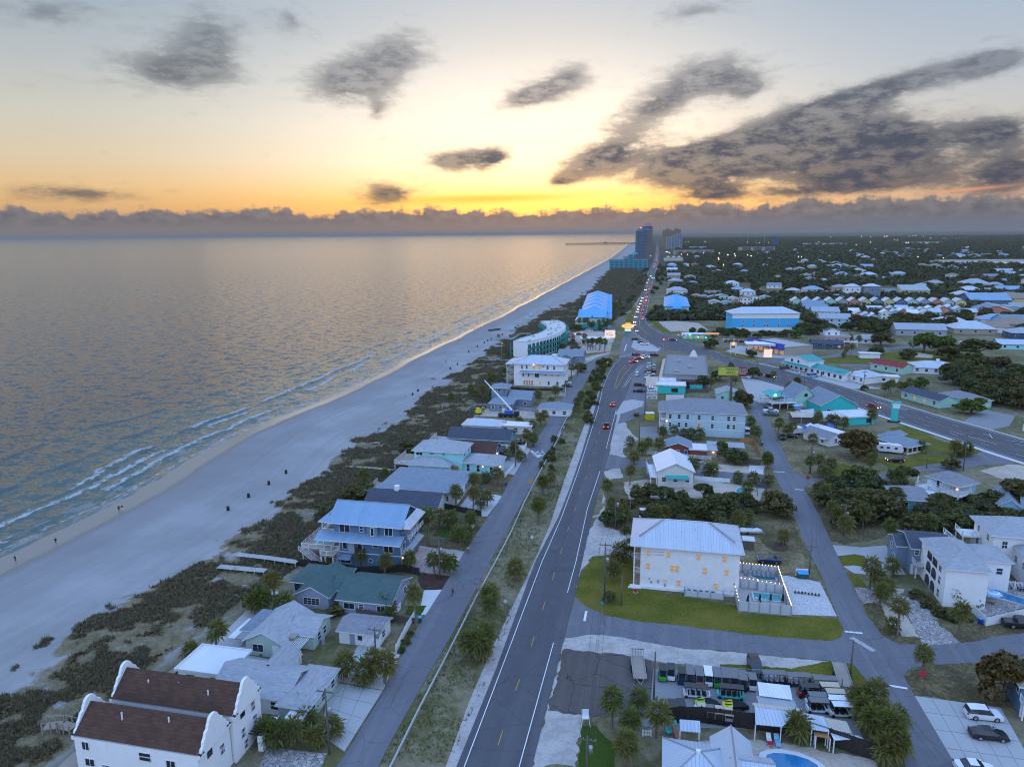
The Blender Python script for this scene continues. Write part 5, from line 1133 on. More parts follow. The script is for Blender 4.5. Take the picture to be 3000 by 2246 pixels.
# -- beach boardwalks and dune crossovers
def boardwalk(label,pts,z=1.3,w=1.6,mat='wood',rail=False):
    r = thing('boardwalk',label,'boardwalk',(0,0,0)); n = 0
    for a, b in zip(pts, pts[1:]):
        a = Vector((*a,z)); b = Vector((*b,z)); L = (b-a).length; u = (b-a)/L; nn = Vector((-u.y,u.x,0))*w/2; k = max(2,int(L/.5))
        for i in range(k):
            p = a+u*(L*(i+.04)/k); q = a+u*(L*(i+.96)/k); m = MB(); m.face([tuple(p-nn),tuple(q-nn),tuple(q+nn),tuple(p+nn)]); m.face([tuple(p-nn-Vector((0,0,.06))),tuple(q-nn-Vector((0,0,.06))),tuple(q-nn),tuple(p-nn)]); m.build('plank',mat,r)
        for i in range(max(2, int(L/2.4))+1):
            for s in (-1, 1):
                p = a+u*(L*i/max(2,int(L/2.4)))+nn*s*.96; m = MB(); m.box(p.x-.08,p.y-.08,-.4,p.x+.08,p.y+.08,z+(.95 if rail else -.03)); m.build('post',mat,r)
        if rail:
            for s in (-1,1): m = MB(); m.tube(a+nn*s*.96+Vector((0,0,.9)),b+nn*s*.96+Vector((0,0,.9)),.05,n=4); m.build('rail',mat,r)
    return r
boardwalk('short grey boardwalk over the dune beside the lilac house',[(-61.11,136.21),(-54.7,134.84),(-50.64,134.08)],1.2,1.7,'concrete')
boardwalk('grey boardwalk leading from the blue house deck onto the dune',[(-59.2,141.75),(-52.52,140.13),(-45.27,137.82)],1.2,1.6,'concrete')
boardwalk('long pale plank boardwalk from the aqua house over the dune',[(-49.9,201.1),(-42.1,199.8),(-34.2,197.2)],1.,1.5)
boardwalk('weathered boardwalk with handrails west of the mission house',[(-65.84,87.47),(-63.65,87.76),(-61.51,87.1)],1.2,1.6,'wood',True)
boardwalk('narrow plank walk beside the flat-roofed annex',[(-54.56,99.53),(-53.49,103.62)],.6,1.2,'wood',True)
boardwalk('boardwalk with handrails through the dune near the lifeguard stand',[(-0.6,455.4),(5.7,481),(13.3,480.5)],1.,2.,'concrete',True)
fence('dune_rail','white rail fence at the beach access road',[(-18.1,382.3),(0.1,379.5)],1.1,'trim',2.4,rails='rail'); fence('dune_rail','second white rail fence along the beach access drive',[(0.8,372),(-14.9,368.5)],1.,'trim',2.4,rails='rail')
# -- walls and fences of the beach-side plots
fence('plank_fence','dark timber fence between the blue house and the green-roofed house',[(-45.56,138.48),(-31.7,134.41),(-22.64,135.26),(-19.24,133.51)],1.7,'wood_dark')
fence('plank_fence','grey timber fence in front of the lilac house',[(-28.88,118.86),(-24.04,117.18),(-17.63,115.25)],1.2,'wood_fence')
fence('white_wall','white rendered wall with piers along the lane by the small garage',[(-19.65,106.22),(-18.78,113.25),(-18.01,117.08)],1.5,'stucco_white',3.2,pm='stucco_white',cat='wall')
fence('plank_fence','dark fence beside the big hip-roofed house drive',[(-19.6,170.7),(-7.9,164.4)],1.5,'wood_dark'); fence('white_fence','short white fence with posts at the lane by the garden palms',[(-10.58,151.72),(-9.02,159.64)],1.3,'trim',1.6,pm='trim')
fence('white_fence','white fence at the aqua house forecourt',[(-2.3,192.5),(0.7,202.7)],1.3,'trim',2.,pm='trim'); fence('white_wall','white wall behind the parked cars by the teal house',[(-5.5,220),(3.7,218.1),(4.6,222.3)],1.8,'stucco_white',3.,pm='stucco_white',cat='wall')
fence('site_fence','grey site hoarding around the crane plot',[(-18.1,264.7),(-15.9,276.5),(-6.5,277.2),(9.5,267.6),(9.6,258.1)],1.5,'trim_grey',3.); fence('white_fence','white picket fence beside the three-storey white house',[(20,295),(22.6,294.9),(24,309.6)],1.5,'trim',rails='picket'); fence('white_fence','white fence along the lane near the grey cottage',[(15.3,267.4),(19.1,281.5)],1.3,'trim')
fence('dark_fence','dark timber fence at the foot of the three-storey white house',[(-2.2,310.7),(9.8,306.3),(22.3,305.8)],1.2,'wood_dark')

# ---------------------------------------------------------------- the white corner building and its courtyards
P0 = (23.4,128.3)
h = House('townhouse_block','three-storey white townhouse block with silver hipped metal roof and warm lit windows',P0,hp(P0,19.8),'building')
h.block(1.5,0,19.8,12.,8.9,'flat',.01,-.1,'siding_white','metal_white'); u = lambda x: (x-790)/680*19.8-1.5
for x in (880,1010,1203,1368): h.win('f',u(x)+.2,6.75,.7,1.15,'lit')
for x in (877,1038,1067,1247,1384): h.win('f',u(x)+.2,3.95,.7,1.25,'lit')
h.win('f',u(995)+.2,1.5,.5,.65,'lit'); h.win('f',u(1082)+.2,1.0,.7,1.25,'lit'); h.win('f',u(1320)+.2,1.0,.7,1.25,'lit')
h.row('r',3,6.75,.8,1.2,lit=.6); h.row('r',3,3.95,.8,1.2,lit=.6); h.row('r',2,1.,.8,1.2,lit=.5)
h.roof(0,0,19.8,12.,8.95,'hip',3.1,.75,'metal_silver','metal_white')
rf = h.lastroof
for a,b in (((5.6,6.2,12.1),(.9,1.9,9.9)),((14.2,6.2,12.1),(19.,2.2,9.95))): m = MB(); m.tube(a,b,.16,n=4); h.part('ridge_vent',m,'metal_grey',rf)
for x,y,z in ((9.,3.2,10.5),(8.,2.,9.9),(12.,1.9,9.85),(11.6,4.,10.9)): m = MB(); m.cyl(x,y,z-.2,z+.35,.08); h.part('vent_pipe',m,'trim_grey')
for z in (0., 3., 5.95): # the stacked porches on the road end
    m = MB(); m.box(0,.1,max(z-.22,-.2),1.5,11.9,z+.02); h.part('porch_floor',m,'wood')
    if z > 0: h.rail([(.06,11.9),(.06,.16),(1.45,.16)],z,1.)
for x,y in ((.02,.02),(1.32,.02),(.02,4.),(.02,8.),(.02,11.76)): m = MB(); m.box(x,y,0,x+.22,y+.22,8.8); h.part('post',m,'trim')
m = MB(); m.box(1.38,.15,.0,1.44,11.8,8.8); h.part('porch_wall',m,'stucco_cream')
for z in (3.,5.95): m = MB(); m.box(.6,2.,z+2.5,.9,2.3,z+2.62); h.part('porch_light',m,'lamp_warm')
m = MB(); m.box(.6,2.,2.5,.9,2.3,2.62); h.part('porch_light',m,'lamp_warm')
m = MB(); m.box(-.6,-.45,0,19.9,-.02,.5); m.box(-.9,-.8,0,1.6,-.46,.25); h.part('plinth',m,'stucco_white')
for x,z in ((4.7,1.4),(3.4,1.1),(6.,.7)): m = MB(); m.box(x,-.16,z,x+.3,0,z+.5); h.part('meter_box',m,'trim_grey')
m = MB(); m.box(3.0,-.08,1.9,3.3,0,2.1); h.part('alarm_box',m,'sign_red')
m = MB(); m.box(18.9,-.1,2.3,19.1,0,2.6); h.part('wall_lamp',m,'trim_dark')
def loc(x,y): return (P0[0]+x*math.cos(rad(-12.2))-y*math.sin(rad(-12.2)),P0[1]+x*math.sin(rad(-12.2))+y*math.cos(rad(-12.2)))
def panel_fence(label, pts, hh=2., post=1.75):
    r = thing('panel_fence',label,'fence',pts[0],0,'grey panel fences of the white building'); ox,oy = pts[0]
    for a, b in zip(pts, pts[1:]):
        L = math.dist(a,b); n = max(1,round(L/post)); an = math.atan2(b[1]-a[1],b[0]-a[0]); pw = L/n
        pm = cached(('pf',round(pw,2),hh),lambda: MB().box(.09,-.03,.18,pw-.09,.03,hh).mesh('panel','sign_panel')); rm = cached(('pr',round(pw,2)),lambda: MB().box(.09,-.05,0,pw-.09,.05,.18).mesh('kick_rail','trim_grey')); pp = cached(('pp',hh),lambda: MB().box(-.09,-.09,0,.09,.09,hh+.05).mesh('post','trim_grey'))
        for i in range(n):
            p = (a[0]-ox+(b[0]-a[0])*i/n,a[1]-oy+(b[1]-a[1])*i/n,0); q = add('panel',pm,r,p,an); add('kick_rail',rm,q); add('post',pp,r,p,an)
        add('post', pp, r, (b[0]-ox, b[1]-oy, 0), an)
S('sign_panel', m_plain, (.52,.55,.56), .6, .08)
FL,FR,RR,BR,BL,ML,MR = (41.1,118.7),(50.0,116.75),(51.6,124.4),(53.2,132.0),loc(19.9,10.2),loc(20.,4.2),(51.55,124.6)
panel_fence('pale grey panel fence along the lawn side of the front pool',[loc(19.2,-.6),FL,FR,RR],2.05)
panel_fence('pale grey panel fence around the rear pool, nearest the parked navy sedan',[(51.66,124.75),BR,BL],2.05)
panel_fence('stepped grey panel fence between the two pools',[loc(20.6,3.4),loc(23.6,3.2),loc(23.7,2.8),MR],1.9)
panel_fence('low grey panel fence hiding the air conditioners',[loc(9.9,-.6),loc(9.9,-2.0),loc(17.,-2.1),loc(17.,-.7)],1.3,2.4)
for i in range(5):
    r = thing('air_conditioner','grey outdoor air-conditioner unit behind the low panel fence of the white building','air conditioner',loc(10.7+1.1*i,-1.2),rad(-12.2),'air conditioners by the white building'); m = MB(); m.box(-.4,-.4,0,.4,.4,.95); m.build('housing','trim_grey',r); m = MB(); m.cyl(0,0,.95,1.0,.33,.33,12); m.build('fan_grille','trim_dark',r)
sheet('pool_patio', [FL, FR, BR, BL], 'concrete')
def pool(label, poly, water='pool_water', cop=.35):
    c = Vector(np.mean(np.array(poly),axis=0)); r = thing('swimming_pool',label,'pool',tuple(c)); L = [(p[0]-c.x,p[1]-c.y) for p in poly]
    O = [(x*(1+cop/max(.1,math.hypot(x,y))),y*(1+cop/max(.1,math.hypot(x,y)))) for x,y in L]
    m = MB(); m.prism(O,0,.33); m.build('coping','concrete_pale',r); m = MB(); m.prism(L,.2,.338); m.build('water',water,r); return r
pool('small turquoise plunge pool in the front courtyard of the white building',[(45.29,122.13),(50.18,121.58),(50.79,123.92),(45.93,125.02)])
pool('dark teal plunge pool in the rear courtyard of the white building',[(48.73,130.22),(52.09,129.72),(52.25,130.85),(47.51,132)],'pool_dark')
sl = thing('string_lights','warm bulbs strung along the grey pool fences','string lights',(0,0,0))
bm_ = MB().lathe([(0,-.07),(.06,-.03),(.07,.03),(0,.08)],6).mesh('bulb','bulb')
for a,b,n in ((loc(19.2,-.6),FL,4),(FR,RR,15),(RR,BR,12),(BR,BL,14),(loc(20.6,3.4),loc(23.6,3.2),4),(loc(23.7,2.8),MR,6)):
    for i in range(n+1): t = i/n; add('bulb',bm_,sl,(a[0]+(b[0]-a[0])*t,a[1]+(b[1]-a[1])*t,2.18))
    m = MB(); m.tube((*a,2.22),(*b,2.22),.015,n=3); m.build('cable','trim_dark',sl)
def chair(p,rz,label,mat='trim_grey',group='patio chairs',s=1.):
    r = thing('patio_chair',label,'chair',p,rz,group,s); m = MB(); m.box(-.32,-.3,.32,.32,.32,.38); m.build('seat',mat,r); m = MB(); m.face([(-.34,.28,.34),(.34,.28,.34),(.3,.6,1.1),(-.3,.6,1.1)]); m.face([(-.34,.33,.34),(-.3,.65,1.1),(.3,.65,1.1),(.34,.33,.34)]); m.build('backrest',mat,r)
    for x in (-.36,.3): m = MB(); m.box(x,-.32,.58,x+.08,.42,.63); m.build('armrest',mat,r)
    for x,y in ((-.3,-.28),(.26,-.28),(-.3,.26),(.26,.26)): m = MB(); m.box(x,y,0,x+.06,y+.06,.58); m.build('leg',mat,r)
for x,y in ((25.1,3.1),(26.4,3.0)): chair(loc(x,y-.1),rad(-12),'grey slatted chair against the fence between the two pools',group='chairs by the middle fence')
for i in range(7): chair(loc(22.2+.85*i,8.9),rad(-12),'grey chair in the row along the back fence of the rear pool',group='row of chairs by the rear pool')
for i,q in enumerate(((43.72,121.34),(45.94,121.3),(47.92,121.26),(50.18,121.23))):
    r = thing('cypress',['slim potted cypress inside the front pool fence, leftmost','second slim cypress from the left at the front pool','third slim cypress from the left at the front pool','rightmost slim cypress at the front pool fence'][i],'plant',q); a,b = tree_meshes(i % 4,'pine_leaf',.5); add('foliage',b,r,(0,0,-.2),scale=(.1,.1,.5))
for i in range(8): bush(tuple(Vector((54.09,125.09))*(1-i/7)+Vector((58.11,123.87))*(i/7)),.55,.5,'small shrub in the planting strip of the paver court','grass_leaf','shrubs in the paver court strip')
r = thing('dumpster','green recycling dumpsters with bright blue lids beside the paver court','dumpster',(57.98,131.27),rad(-6)); m = MB(); m.box(-1.05,-.6,.1,1.05,.6,1.05); m.build('body','car_bin_green',r); m = MB(); m.face([(-1.05,-.6,1.06),(1.05,-.6,1.06),(1.05,.6,1.3),(-1.05,.6,1.3)]); m.build('lid','car_lidblue',r); m = MB(); m.box(-1.2,.66,0,1.2,.74,1.6); m.build('back_screen','trim',r)
r = thing('fire_valve','red fire sprinkler valve box on the lawn by the white building','valve',(23.51,125.88)); m = MB(); m.box(-.5,-.3,0,.5,.3,.12); m.build('pad','concrete',r); m = MB(); m.box(-.3,-.18,.12,.3,.18,.75); m.build('housing','sign_red',r)
r = thing('shed','small dark timber shed with white roof right of the white building','shed',(50.18,144.41),rad(-12.2)); m = MB(); m.box(0,0,0,2.3,2.2,2.1); m.build('wall','wood_fence',r); m = MB(); m.box(-.15,-.2,2.1,2.5,2.4,2.22); m.build('roof','metal_white',r)
h6 = [(1.5*math.cos(t),1.2*math.sin(t)) for t in np.linspace(0,2*math.pi,7)[:6]]
r = thing('hot_tub_screen','six-sided weathered plank enclosure on the dirt yard','enclosure',(58.22,144.25)); 
for i in range(6):
    a, b = h6[i], h6[(i+1) % 6]
    for j in range(6):
        p = [a[0]+(b[0]-a[0])*(j+.05)/6,a[1]+(b[1]-a[1])*(j+.05)/6]; q = [a[0]+(b[0]-a[0])*(j+.95)/6,a[1]+(b[1]-a[1])*(j+.95)/6]; m = MB(); m.face([(*p,0),(*q,0),(*q,1.3),(*p,1.3)]); m.build('plank','wood_fence',r)
m = MB(); m.prism([(x*.9,y*.9) for x,y in h6],0,.5); m.build('floor','wood_dark',r)
def covered_boat(p, rz, label, mat='cloth_white'):
    r = thing('boat',label,'boat',p,rz); n = 9; m = MB(); v = []
    for i in range(n):
        t = i/(n-1); x = -2.6+5.2*t; w = .95*(1-max(0,t-.55)**2*4.2); v += [(x,-w,.9),(x,-w*.7,.35),(x,w*.7,.35),(x,w,.9)]
    m.v = v
    for i in range(n-1):
        for k in range(3): m.f.append((i*4+k,i*4+k+1,i*4+4+k+1,i*4+4+k)); m.m.append(0)
    m.f.append((0,3,2,1)); m.m.append(0); m.build('hull','trim',r); m = MB()
    for i in range(n-1):
        a,b = v[i*4],v[i*4+3]; c,d = v[i*4+4],v[i*4+7]; za,zb = 1.15+.3*math.sin(i*1.3),1.15+.3*math.sin((i+1)*1.3); m.face([a,c,(c[0],0,zb),(a[0],0,za)]); m.face([(a[0],0,za),(c[0],0,zb),d,b])
    m.build('cover',mat,r); m = MB(); m.box(-2.,-.5,.15,3.2,-.4,.3); m.box(-2.,.4,.15,3.2,.5,.3); m.build('trailer','steel',r)
    for y in (-.9,.9): m = MB(); m.tube((-.8,y-.1,.3),(-.8,y+.1,.3),.3,n=10); m.build('wheel','rubber',r)
covered_boat((54.68,152.91),rad(-5),'boat under a pale tarpaulin behind the white building'); covered_boat((54.4,204.2),rad(-15),'small dark covered boat on the lot by the pale gable building','cloth_black')
# -- near yard of the rental office: palms, sheds, fence, carts come later
h = House('office_cottage','pale grey metal-roofed cottage with crossing gables at the bottom edge',(18.2,74.),hp((18.2,74.),11.8))
h.block(0,0,8.,7.6,2.9,'hip',2.0,.5,'siding_white','metal_silver',cap='metal_grey'); h.row('l',2,.8,1.1,1.2); h.block(6.,-3.,10.4,9.,2.92,'gy',2.1,.4,'siding_white','metal_silver',cap='metal_grey'); h.block(8.,1.,12.6,6.5,2.9,'gx',1.7,.4,'siding_white','metal_silver',cap='metal_grey'); h.row('r',2,.8,1.1,1.2)
m = MB(); m.box(3.6,3.5,4.6,4.1,4.,5.1); h.part('roof_vent',m,'trim')
def shed_roof(label,pts,z,mat,posts=True,rise=0.,name='canopy'):
    """corrugated canopy over the yard on posts"""
    c = pts[0]; r = thing(name,label,'canopy',c); Z = [z,z,z+rise,z+rise]; L = [(p[0]-c[0],p[1]-c[1]) for p in pts]; m = MB(); m.face([(*p,q) for p,q in zip(L,Z)]); m.face([(*p,q-.08) for p,q in zip(L,Z)][::-1])
    for i in range(4): j = (i+1) % 4; m.face([(*L[i],Z[i]-.08),(*L[j],Z[j]-.08),(*L[j],Z[j]),(*L[i],Z[i])])
    m.build('roof', mat, r, uv=True)
    for p,q in zip(L,Z): k = MB(); k.box(p[0]*.96-.06,p[1]*.96-.06,0,p[0]*.96+.06,p[1]*.96+.06,q-.09); k.build('post','trim',r)
    return r
shed_roof('white corrugated canopy in the middle of the cart yard',[(35.28,90.84),(39.7,89.84),(40.53,93.08),(36.09,94)],2.6,'metal_white')
shed_roof('grey corrugated canopy just below the white one in the cart yard',[(34.67,89.35),(39.76,88.2),(39.97,90.02),(34.97,91.03)],2.4,'metal_grey')
shed_roof('patched blue and white sheet-metal workshop roof above the dark fence',[(32.73,84.86),(36.15,84.32),(40.1,87.34),(33.6,87.87)],2.5,'metal_silver',rise=.5)
shed_roof('long tan ridge sheet roof joining the cart-yard canopies',[(33.57,87.79),(39.67,86.72),(39.35,87.49),(33.59,88.72)],3.,'metal_tan')
shed_roof('pale blue sheet roof right of the small palm in the cart yard',[(39.93,83.77),(42.04,83.22),(42.7,86.3),(40.1,87.12)],2.5,'metal_silver')
shed_roof('tan and grey sheet roof at the right end of the cart yard',[(42.28,83.87),(44.97,83.02),(45.38,85.37),(42.75,86.26)],2.4,'metal_tan')
shed_roof('small wooden lean-to roof under the dark fence',[(40.25,83.1),(42.03,82.6),(41.95,83.72),(40.49,83.99)],2.,'wood_orange'); shed_roof('narrow pale lean-to at the lower right of the cart yard',[(42.33,82.28),(46.33,82.55),(45.91,83.07),(42.49,84.17)],2.,'metal_white')
shed_roof('small white and grey gable shed roof beside the dark fence',[(22.24,83.83),(24.88,83.43),(25.22,85.12),(22.56,85.47)],2.4,'metal_silver',rise=.5)
fence('dark_screen_fence','tall black screened fence between the cart yard and the pool garden',[(21.41,88.45),(26.33,88.52),(33.75,86.9),(40.24,85.14),(47.2,80.81)],2.6,'wood_dark',2.5)
fence('chain_fence','chain-link fence along the street side of the cart yard',[(21.84,100.69),(26.89,100.13),(32.44,99.1),(40.59,97.94),(46.95,96.82),(49.66,95.76),(48.05,88.62)],1.7,'steel',2.8,rails='chain')
fence('picket_gate','little white picket gate in the palm garden',[(17.61,85.84),(18.76,85.83)],1.0,'trim',1.4,rails='picket',cat='gate')
pool('blue kidney pool in the garden behind the dark fence',[(32.57,80.53),(33.32,81.74),(34.31,82.03),(35.6,81.94),(37.1,81.54),(38.44,80.76),(39.15,79.86),(39.24,78.55),(35.3,78.31),(33.39,78.91)],'pool_blue',.9)
for q,mt,nm in (((34.6,84.4),'trim','white sun lounger with red towel beside the kidney pool'),((35.61,84.22),'car_sky','pale blue sun lounger beside the kidney pool')):
    r = thing('sun_lounger',nm,'sun lounger',q,rad(-8)); m = MB(); m.box(-.32,-1.,.3,.32,.4,.36); m.build('seat',mt,r); m = MB(); m.face([(-.32,.4,.36),(.32,.4,.36),(.32,1.,.8),(-.32,1.,.8)]); m.face([(-.32,.4,.3),(-.32,1.,.74),(.32,1.,.74),(.32,.4,.3)]); m.build('backrest',mt,r)
    for sx in (-.28, .28):
        for sy in (-.9,.3): m = MB(); m.box(sx-.03,sy-.03,0,sx+.03,sy+.03,.3); m.build('leg','trim',r)
    if mt == 'trim': m = MB(); m.box(-.36,-1.02,.362,.36,-.2,.4); m.build('towel','sign_red',r)
r = thing('lifeguard_chair','small white wooden lookout chair at the edge of the old asphalt lot','chair',(9.98,88.37)); 
m = MB(); m.box(-.5,-.5,1.2,.5,.5,1.3); m.build('seat','trim',r); m = MB(); m.box(-.5,.42,1.3,.5,.5,2.1); m.build('backrest','trim',r)
for x in (-.45, .45):
    for y in (-.45,.45): m = MB(); m.tube((x*1.4,y*1.3,0),(x,y,1.2),.05); m.build('leg','trim',r)
# adirondack chairs and a figure in the bottom garden
for q,k in (((22.57,87.03),'car_teal'),((22.36,85.91),'coral_paint'),((22.4,85.17),'coral_paint'),((21.29,86.29),'car_teal')):
    S('coral_paint',m_plain,(.6,.24,.18),.6); chair(q,rad(20),'bright painted garden chair on the patio behind the picket gate',k,'painted chairs behind the picket gate')
# ---------------------------------------------------------------- houses right of the back street
Pb = (79.2,119.8)
h = House('white_villa','white three-storey villa with arched balconies and grey hip roof above the cobbled drive',Pb,hp(Pb,7.))
h.block(0,0,7.,13.,7.6,'hip',2.3,.5,'stucco_white','shingle_lightgrey'); h.win('l',10.2,5.6,1.2,1.1,style='m'); h.win('l',10.4,3.2,1.,1.5,style='sm'); h.win('l',10.4,.6,1.,1.5,style='sm')
for z in (.1, 2.8, 5.3):
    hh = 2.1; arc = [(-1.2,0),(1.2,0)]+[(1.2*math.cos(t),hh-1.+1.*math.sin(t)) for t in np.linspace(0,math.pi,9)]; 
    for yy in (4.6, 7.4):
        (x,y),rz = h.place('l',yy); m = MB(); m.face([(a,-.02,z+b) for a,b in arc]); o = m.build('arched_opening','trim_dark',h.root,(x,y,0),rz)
        if z > 1: k = MB(); [k.tube((-1.1+.2*i,-.04,z),(-1.1+.2*i,-.04,z+.95),.02,n=3) for i in range(12)]; k.tube((-1.2,-.04,z+.95),(1.2,-.04,z+.95),.03,n=4); k.build('balustrade','trim_dark',o)
h.block(6.6,8.,14.,15.,6.2,'hip',1.8,.4,'stucco_white','shingle_lightgrey'); h.row('f',2,3.6,1.,1.2)
Pc = (80.2,132.6)
h = House('blue_gable_house','tall narrow slate-blue house with steep dark gables, white balcony and one lit window',Pc,hp(Pc,7.4))
h.block(0,0,7.4,9.,5.6,'gx',1.5,.35,'siding_steel','shingle_dark'); h.block(-2.,2.5,.3,8.,4.8,'gx',1.3,.3,'siding_steel','shingle_dark'); h.win('l',2.,2.8,.9,1.2); h.win('l',4.,.4,.8,2.); h.b = (0,0,7.4,9.,5.6,0); h.door('f',1.,1.8,2.1,'trim',name='garage_door'); h.win('f',2.2,3.6,.9,1.5,'lit',style=''); h.win('f',.9,4.2,.7,1.); h.win('f',5.4,3.8,.8,1.1); h.win('f',4.2,.5,.1,1.9)
h.deck(.2,-2.2,4.6,0.,2.7,'concrete',name='balcony'); h.rail([(.2,0),(.2,-2.2),(4.6,-2.2),(4.6,0)],2.7,1.,bal=.15)
Pd = (96.5,133.)
h = House('white_stilt_house','white multi-storey house with grey hip roof and long zigzag outside staircase',Pd,hp(Pd,13.))
h.block(0,0,13.,9.,8.2,'hip',2.4,.9,'stucco_white','shingle_lightgrey'); h.row('l',2,6.,.9,1.4,style='sm'); h.row('l',2,3.2,.9,1.4,style='sm'); h.row('l',2,.8,.9,1.2,style='sm'); h.row('f',3,5.4,.9,1.4,style='sm'); h.row('f',3,2.6,.9,1.4,style='sm'); h.row('f',2,.5,.9,1.2,style='sm')
h.block(4.,-6.,14.,.4,6.,'hip',1.8,.4,'stucco_white','shingle_lightgrey'); h.row('l',2,3.2,.9,1.2,style='sm'); h.row('f',3,3.2,.9,1.2,style='sm')
h.deck(-3.6,5.,0,9.,5.4,'trim',name='balcony'); h.rail([(0,5.),(-3.6,5.),(-3.6,9.)],5.4); h.deck(-3.4,2.6,0,5.,2.8,'trim',name='balcony'); h.rail([(-3.4,5.),(-3.4,2.6),(0,2.6)],2.8); h.stairs(-6.8,5.2,2.8,5.4,1.1,3.2,0.,'trim'); h.stairs(-7.,2.7,0.,2.8,1.1,3.5,0.,'trim')
pool('blue lap pool on the cobbled terrace right of the white villa',[(89.55,124.91),(90.56,125.74),(91.74,125.72),(93.07,124.85),(95.55,121.52),(97.26,119.24),(95.42,117.95),(93.52,120.08),(92.02,121.58),(89.88,122.54),(89.25,123.72)],'pool_blue',.3)
fence('white_picket_fence','long white picket fence behind the lap pool',[(90.43,127.59),(94.47,126.4),(101.09,124.47)],1.7,'trim',2.2,rails='picket'); fence('white_board_fence','white board fence along the lower side of the lap pool terrace',[(83.29,117.5),(82.7,112.84),(91.41,115.67),(98.86,118.33)],1.7,'trim',2.2)
r = thing('parasol_table','round patio table with striped blue parasol by the lap pool','parasol',(89.02,120.72)); m = MB(); m.cyl(0,0,0,2.3,.04); m.build('pole','steel',r); m = MB(); m.lathe([(1.5,2.0),(1.,2.2),(.5,2.38),(0,2.5)],12,m=0); m.build('canopy','car_sky',r); m = MB(); m.lathe([(1.02,2.215),(.75,2.32)],12); m.build('canopy_stripe','trim',r); m = MB(); m.cyl(0,0,.7,.76,.9,.9,14); m.build('table_top','concrete',r)
for q in ((95.22,126.27),(96.24,126),(97.5,125.25)): chair(q,rad(10),'dark blue adirondack chair by the picket fence of the lap pool','car_navy','blue chairs by the lap pool',1.2)
# blue house with white decks, teal house in the trees, blue gable house at the right edge
Pe = (104.6,174.2)
h = House('blue_deck_house','pale blue two-storey house wrapped in white decks with an upper lookout',Pe,hp(Pe,11.,-65))
h.block(1.6,2.,10.,8.,6.2,'hip',1.9,.7,'siding_pale_blue','shingle_grey'); h.win('f',3.,4.,1.5,1.8,style='m'); h.win('f',6.5,3.8,1.,1.4); h.row('f',2,.8,1.2,1.5); h.row('l',2,4.,1.,1.3); h.lamp('f',7.6,5.,'lamp_warm',.16)
h.deck(-.4,0,10.4,2.,3.2,'trim',name='deck'); h.rail([(-.4,2.),(-.4,0),(10.4,0),(10.4,2.)],3.2); h.deck(-.4,2.,1.6,8.,3.2,'trim',name='deck'); h.rail([(-.4,2.),(-.4,8.)],3.2)
for x in (0.,3.,6.,10.): m = MB(); m.box(x-.1,.1,3.2,x+.1,.3,6.); h.part('post',m,'trim')
h.roof(8.2,-2.6,12.4,1.8,7.6,'hip',.9,.3,'shingle_grey'); h.deck(8.,-2.8,12.6,2.,5.,'trim',name='lookout'); h.rail([(8.,2.),(8.,-2.8),(12.6,-2.8),(12.6,2.)],5.); h.stairs(3.6,-1.3,3.2,5.1,1.1,4.4,0.,'trim')
for x,y in ((8.2,-2.6),(12.3,-2.6),(8.2,1.7),(12.3,1.7)): m = MB(); m.box(x-.09,y-.09,5.,x+.09,y+.09,7.6); h.part('post',m,'trim')
h = House('teal_house','teal house half hidden by trees below the white-decked house',(93.5,163.),hp((93.5,163.),9.)); h.block(0,0,8.,9.,4.2,'hip',1.9,.5,'siding_teal','shingle_grey'); h.row('f',2,2.2,1.1,1.2); h.row('r',2,2.2,1.1,1.2); h.roof(8.,2.,11.,8.,3.4,'shed',.6,.2,'metal_white')
h = House('blue_gable_house','blue gable house with pale broad roofs at the right edge, wall lamp lit',(116.,160.),hp((116.,160.),15.,-30)); h.block(0,0,5.,12.,3.4,'gy',2.,.4,'siding_sky_blue','shingle_bluegrey'); h.win('f',2.4,1.,1.8,1.2,style='m'); h.lamp('f',.5,2.6,'lamp_warm',.15); h.block(5.,1.,16.,14.,3.6,'gx',3.2,.4,'stucco_yellow','shingle_bluegrey'); h.row('f',3,1.,1.2,1.3)
# cream bungalow, caravan, white workshop house
Pg = (118.0,219.8)
h = House('cream_bungalow','cream bungalow with grey hip roof beside the parked caravan',Pg,hp(Pg,10.4,-66)); h.block(0,0,10.4,8.5,2.6,'hip',1.5,.8,'siding_cream','shingle_bluegrey'); h.row('f',4,.8,1.6,1.1,style='m',fr='trim_dark'); h.row('r',4,.8,1.3,1.2,fr='trim_dark'); h.block(-2.2,3.,.2,12.,2.7,'hip',1.2,.6,'siding_cream','shingle_bluegrey')
r = thing('caravan','long white caravan parked beside the cream bungalow','caravan',(118.1,212.9),rad(-22)); m = MB(); n = 6; prof = [(-3.6,.5),(3.3,.5),(3.7,1.2),(3.5,2.2),(3.0,2.75),(-3.3,2.8),(-3.7,2.4)]; b = len(m.v); m.v += [(x,-1.15,z) for x,z in prof]+[(x,1.15,z) for x,z in prof]; k = len(prof); m.f += [tuple(range(k)),tuple(range(2*k-1,k-1,-1))]+[(i,k+i,k+(i+1) % k,(i+1) % k) for i in range(k)]; m.m += [0]*(k+2); m.build('body','car_white',r)
for x in (-2.4,-.6,1.6): m = MB(); m.box(x-.4,-1.18,1.5,x+.4,-1.1,2.1); m.build('window','glass',r)
m = MB(); m.box(.1,-1.17,.6,.7,-1.1,2.4); m.build('door','trim',r); m = MB(); m.box(-1.,-.4,2.8,0,.4,3.05); m.build('roof_unit','trim',r)
for x in (-.6, .3):
    for y in (-1.05,1.05): m = MB(); m.tube((x,y-.1,.35),(x,y+.1,.35),.35,n=10); m.build('wheel','rubber',r)
Ph = (97.5,229.)
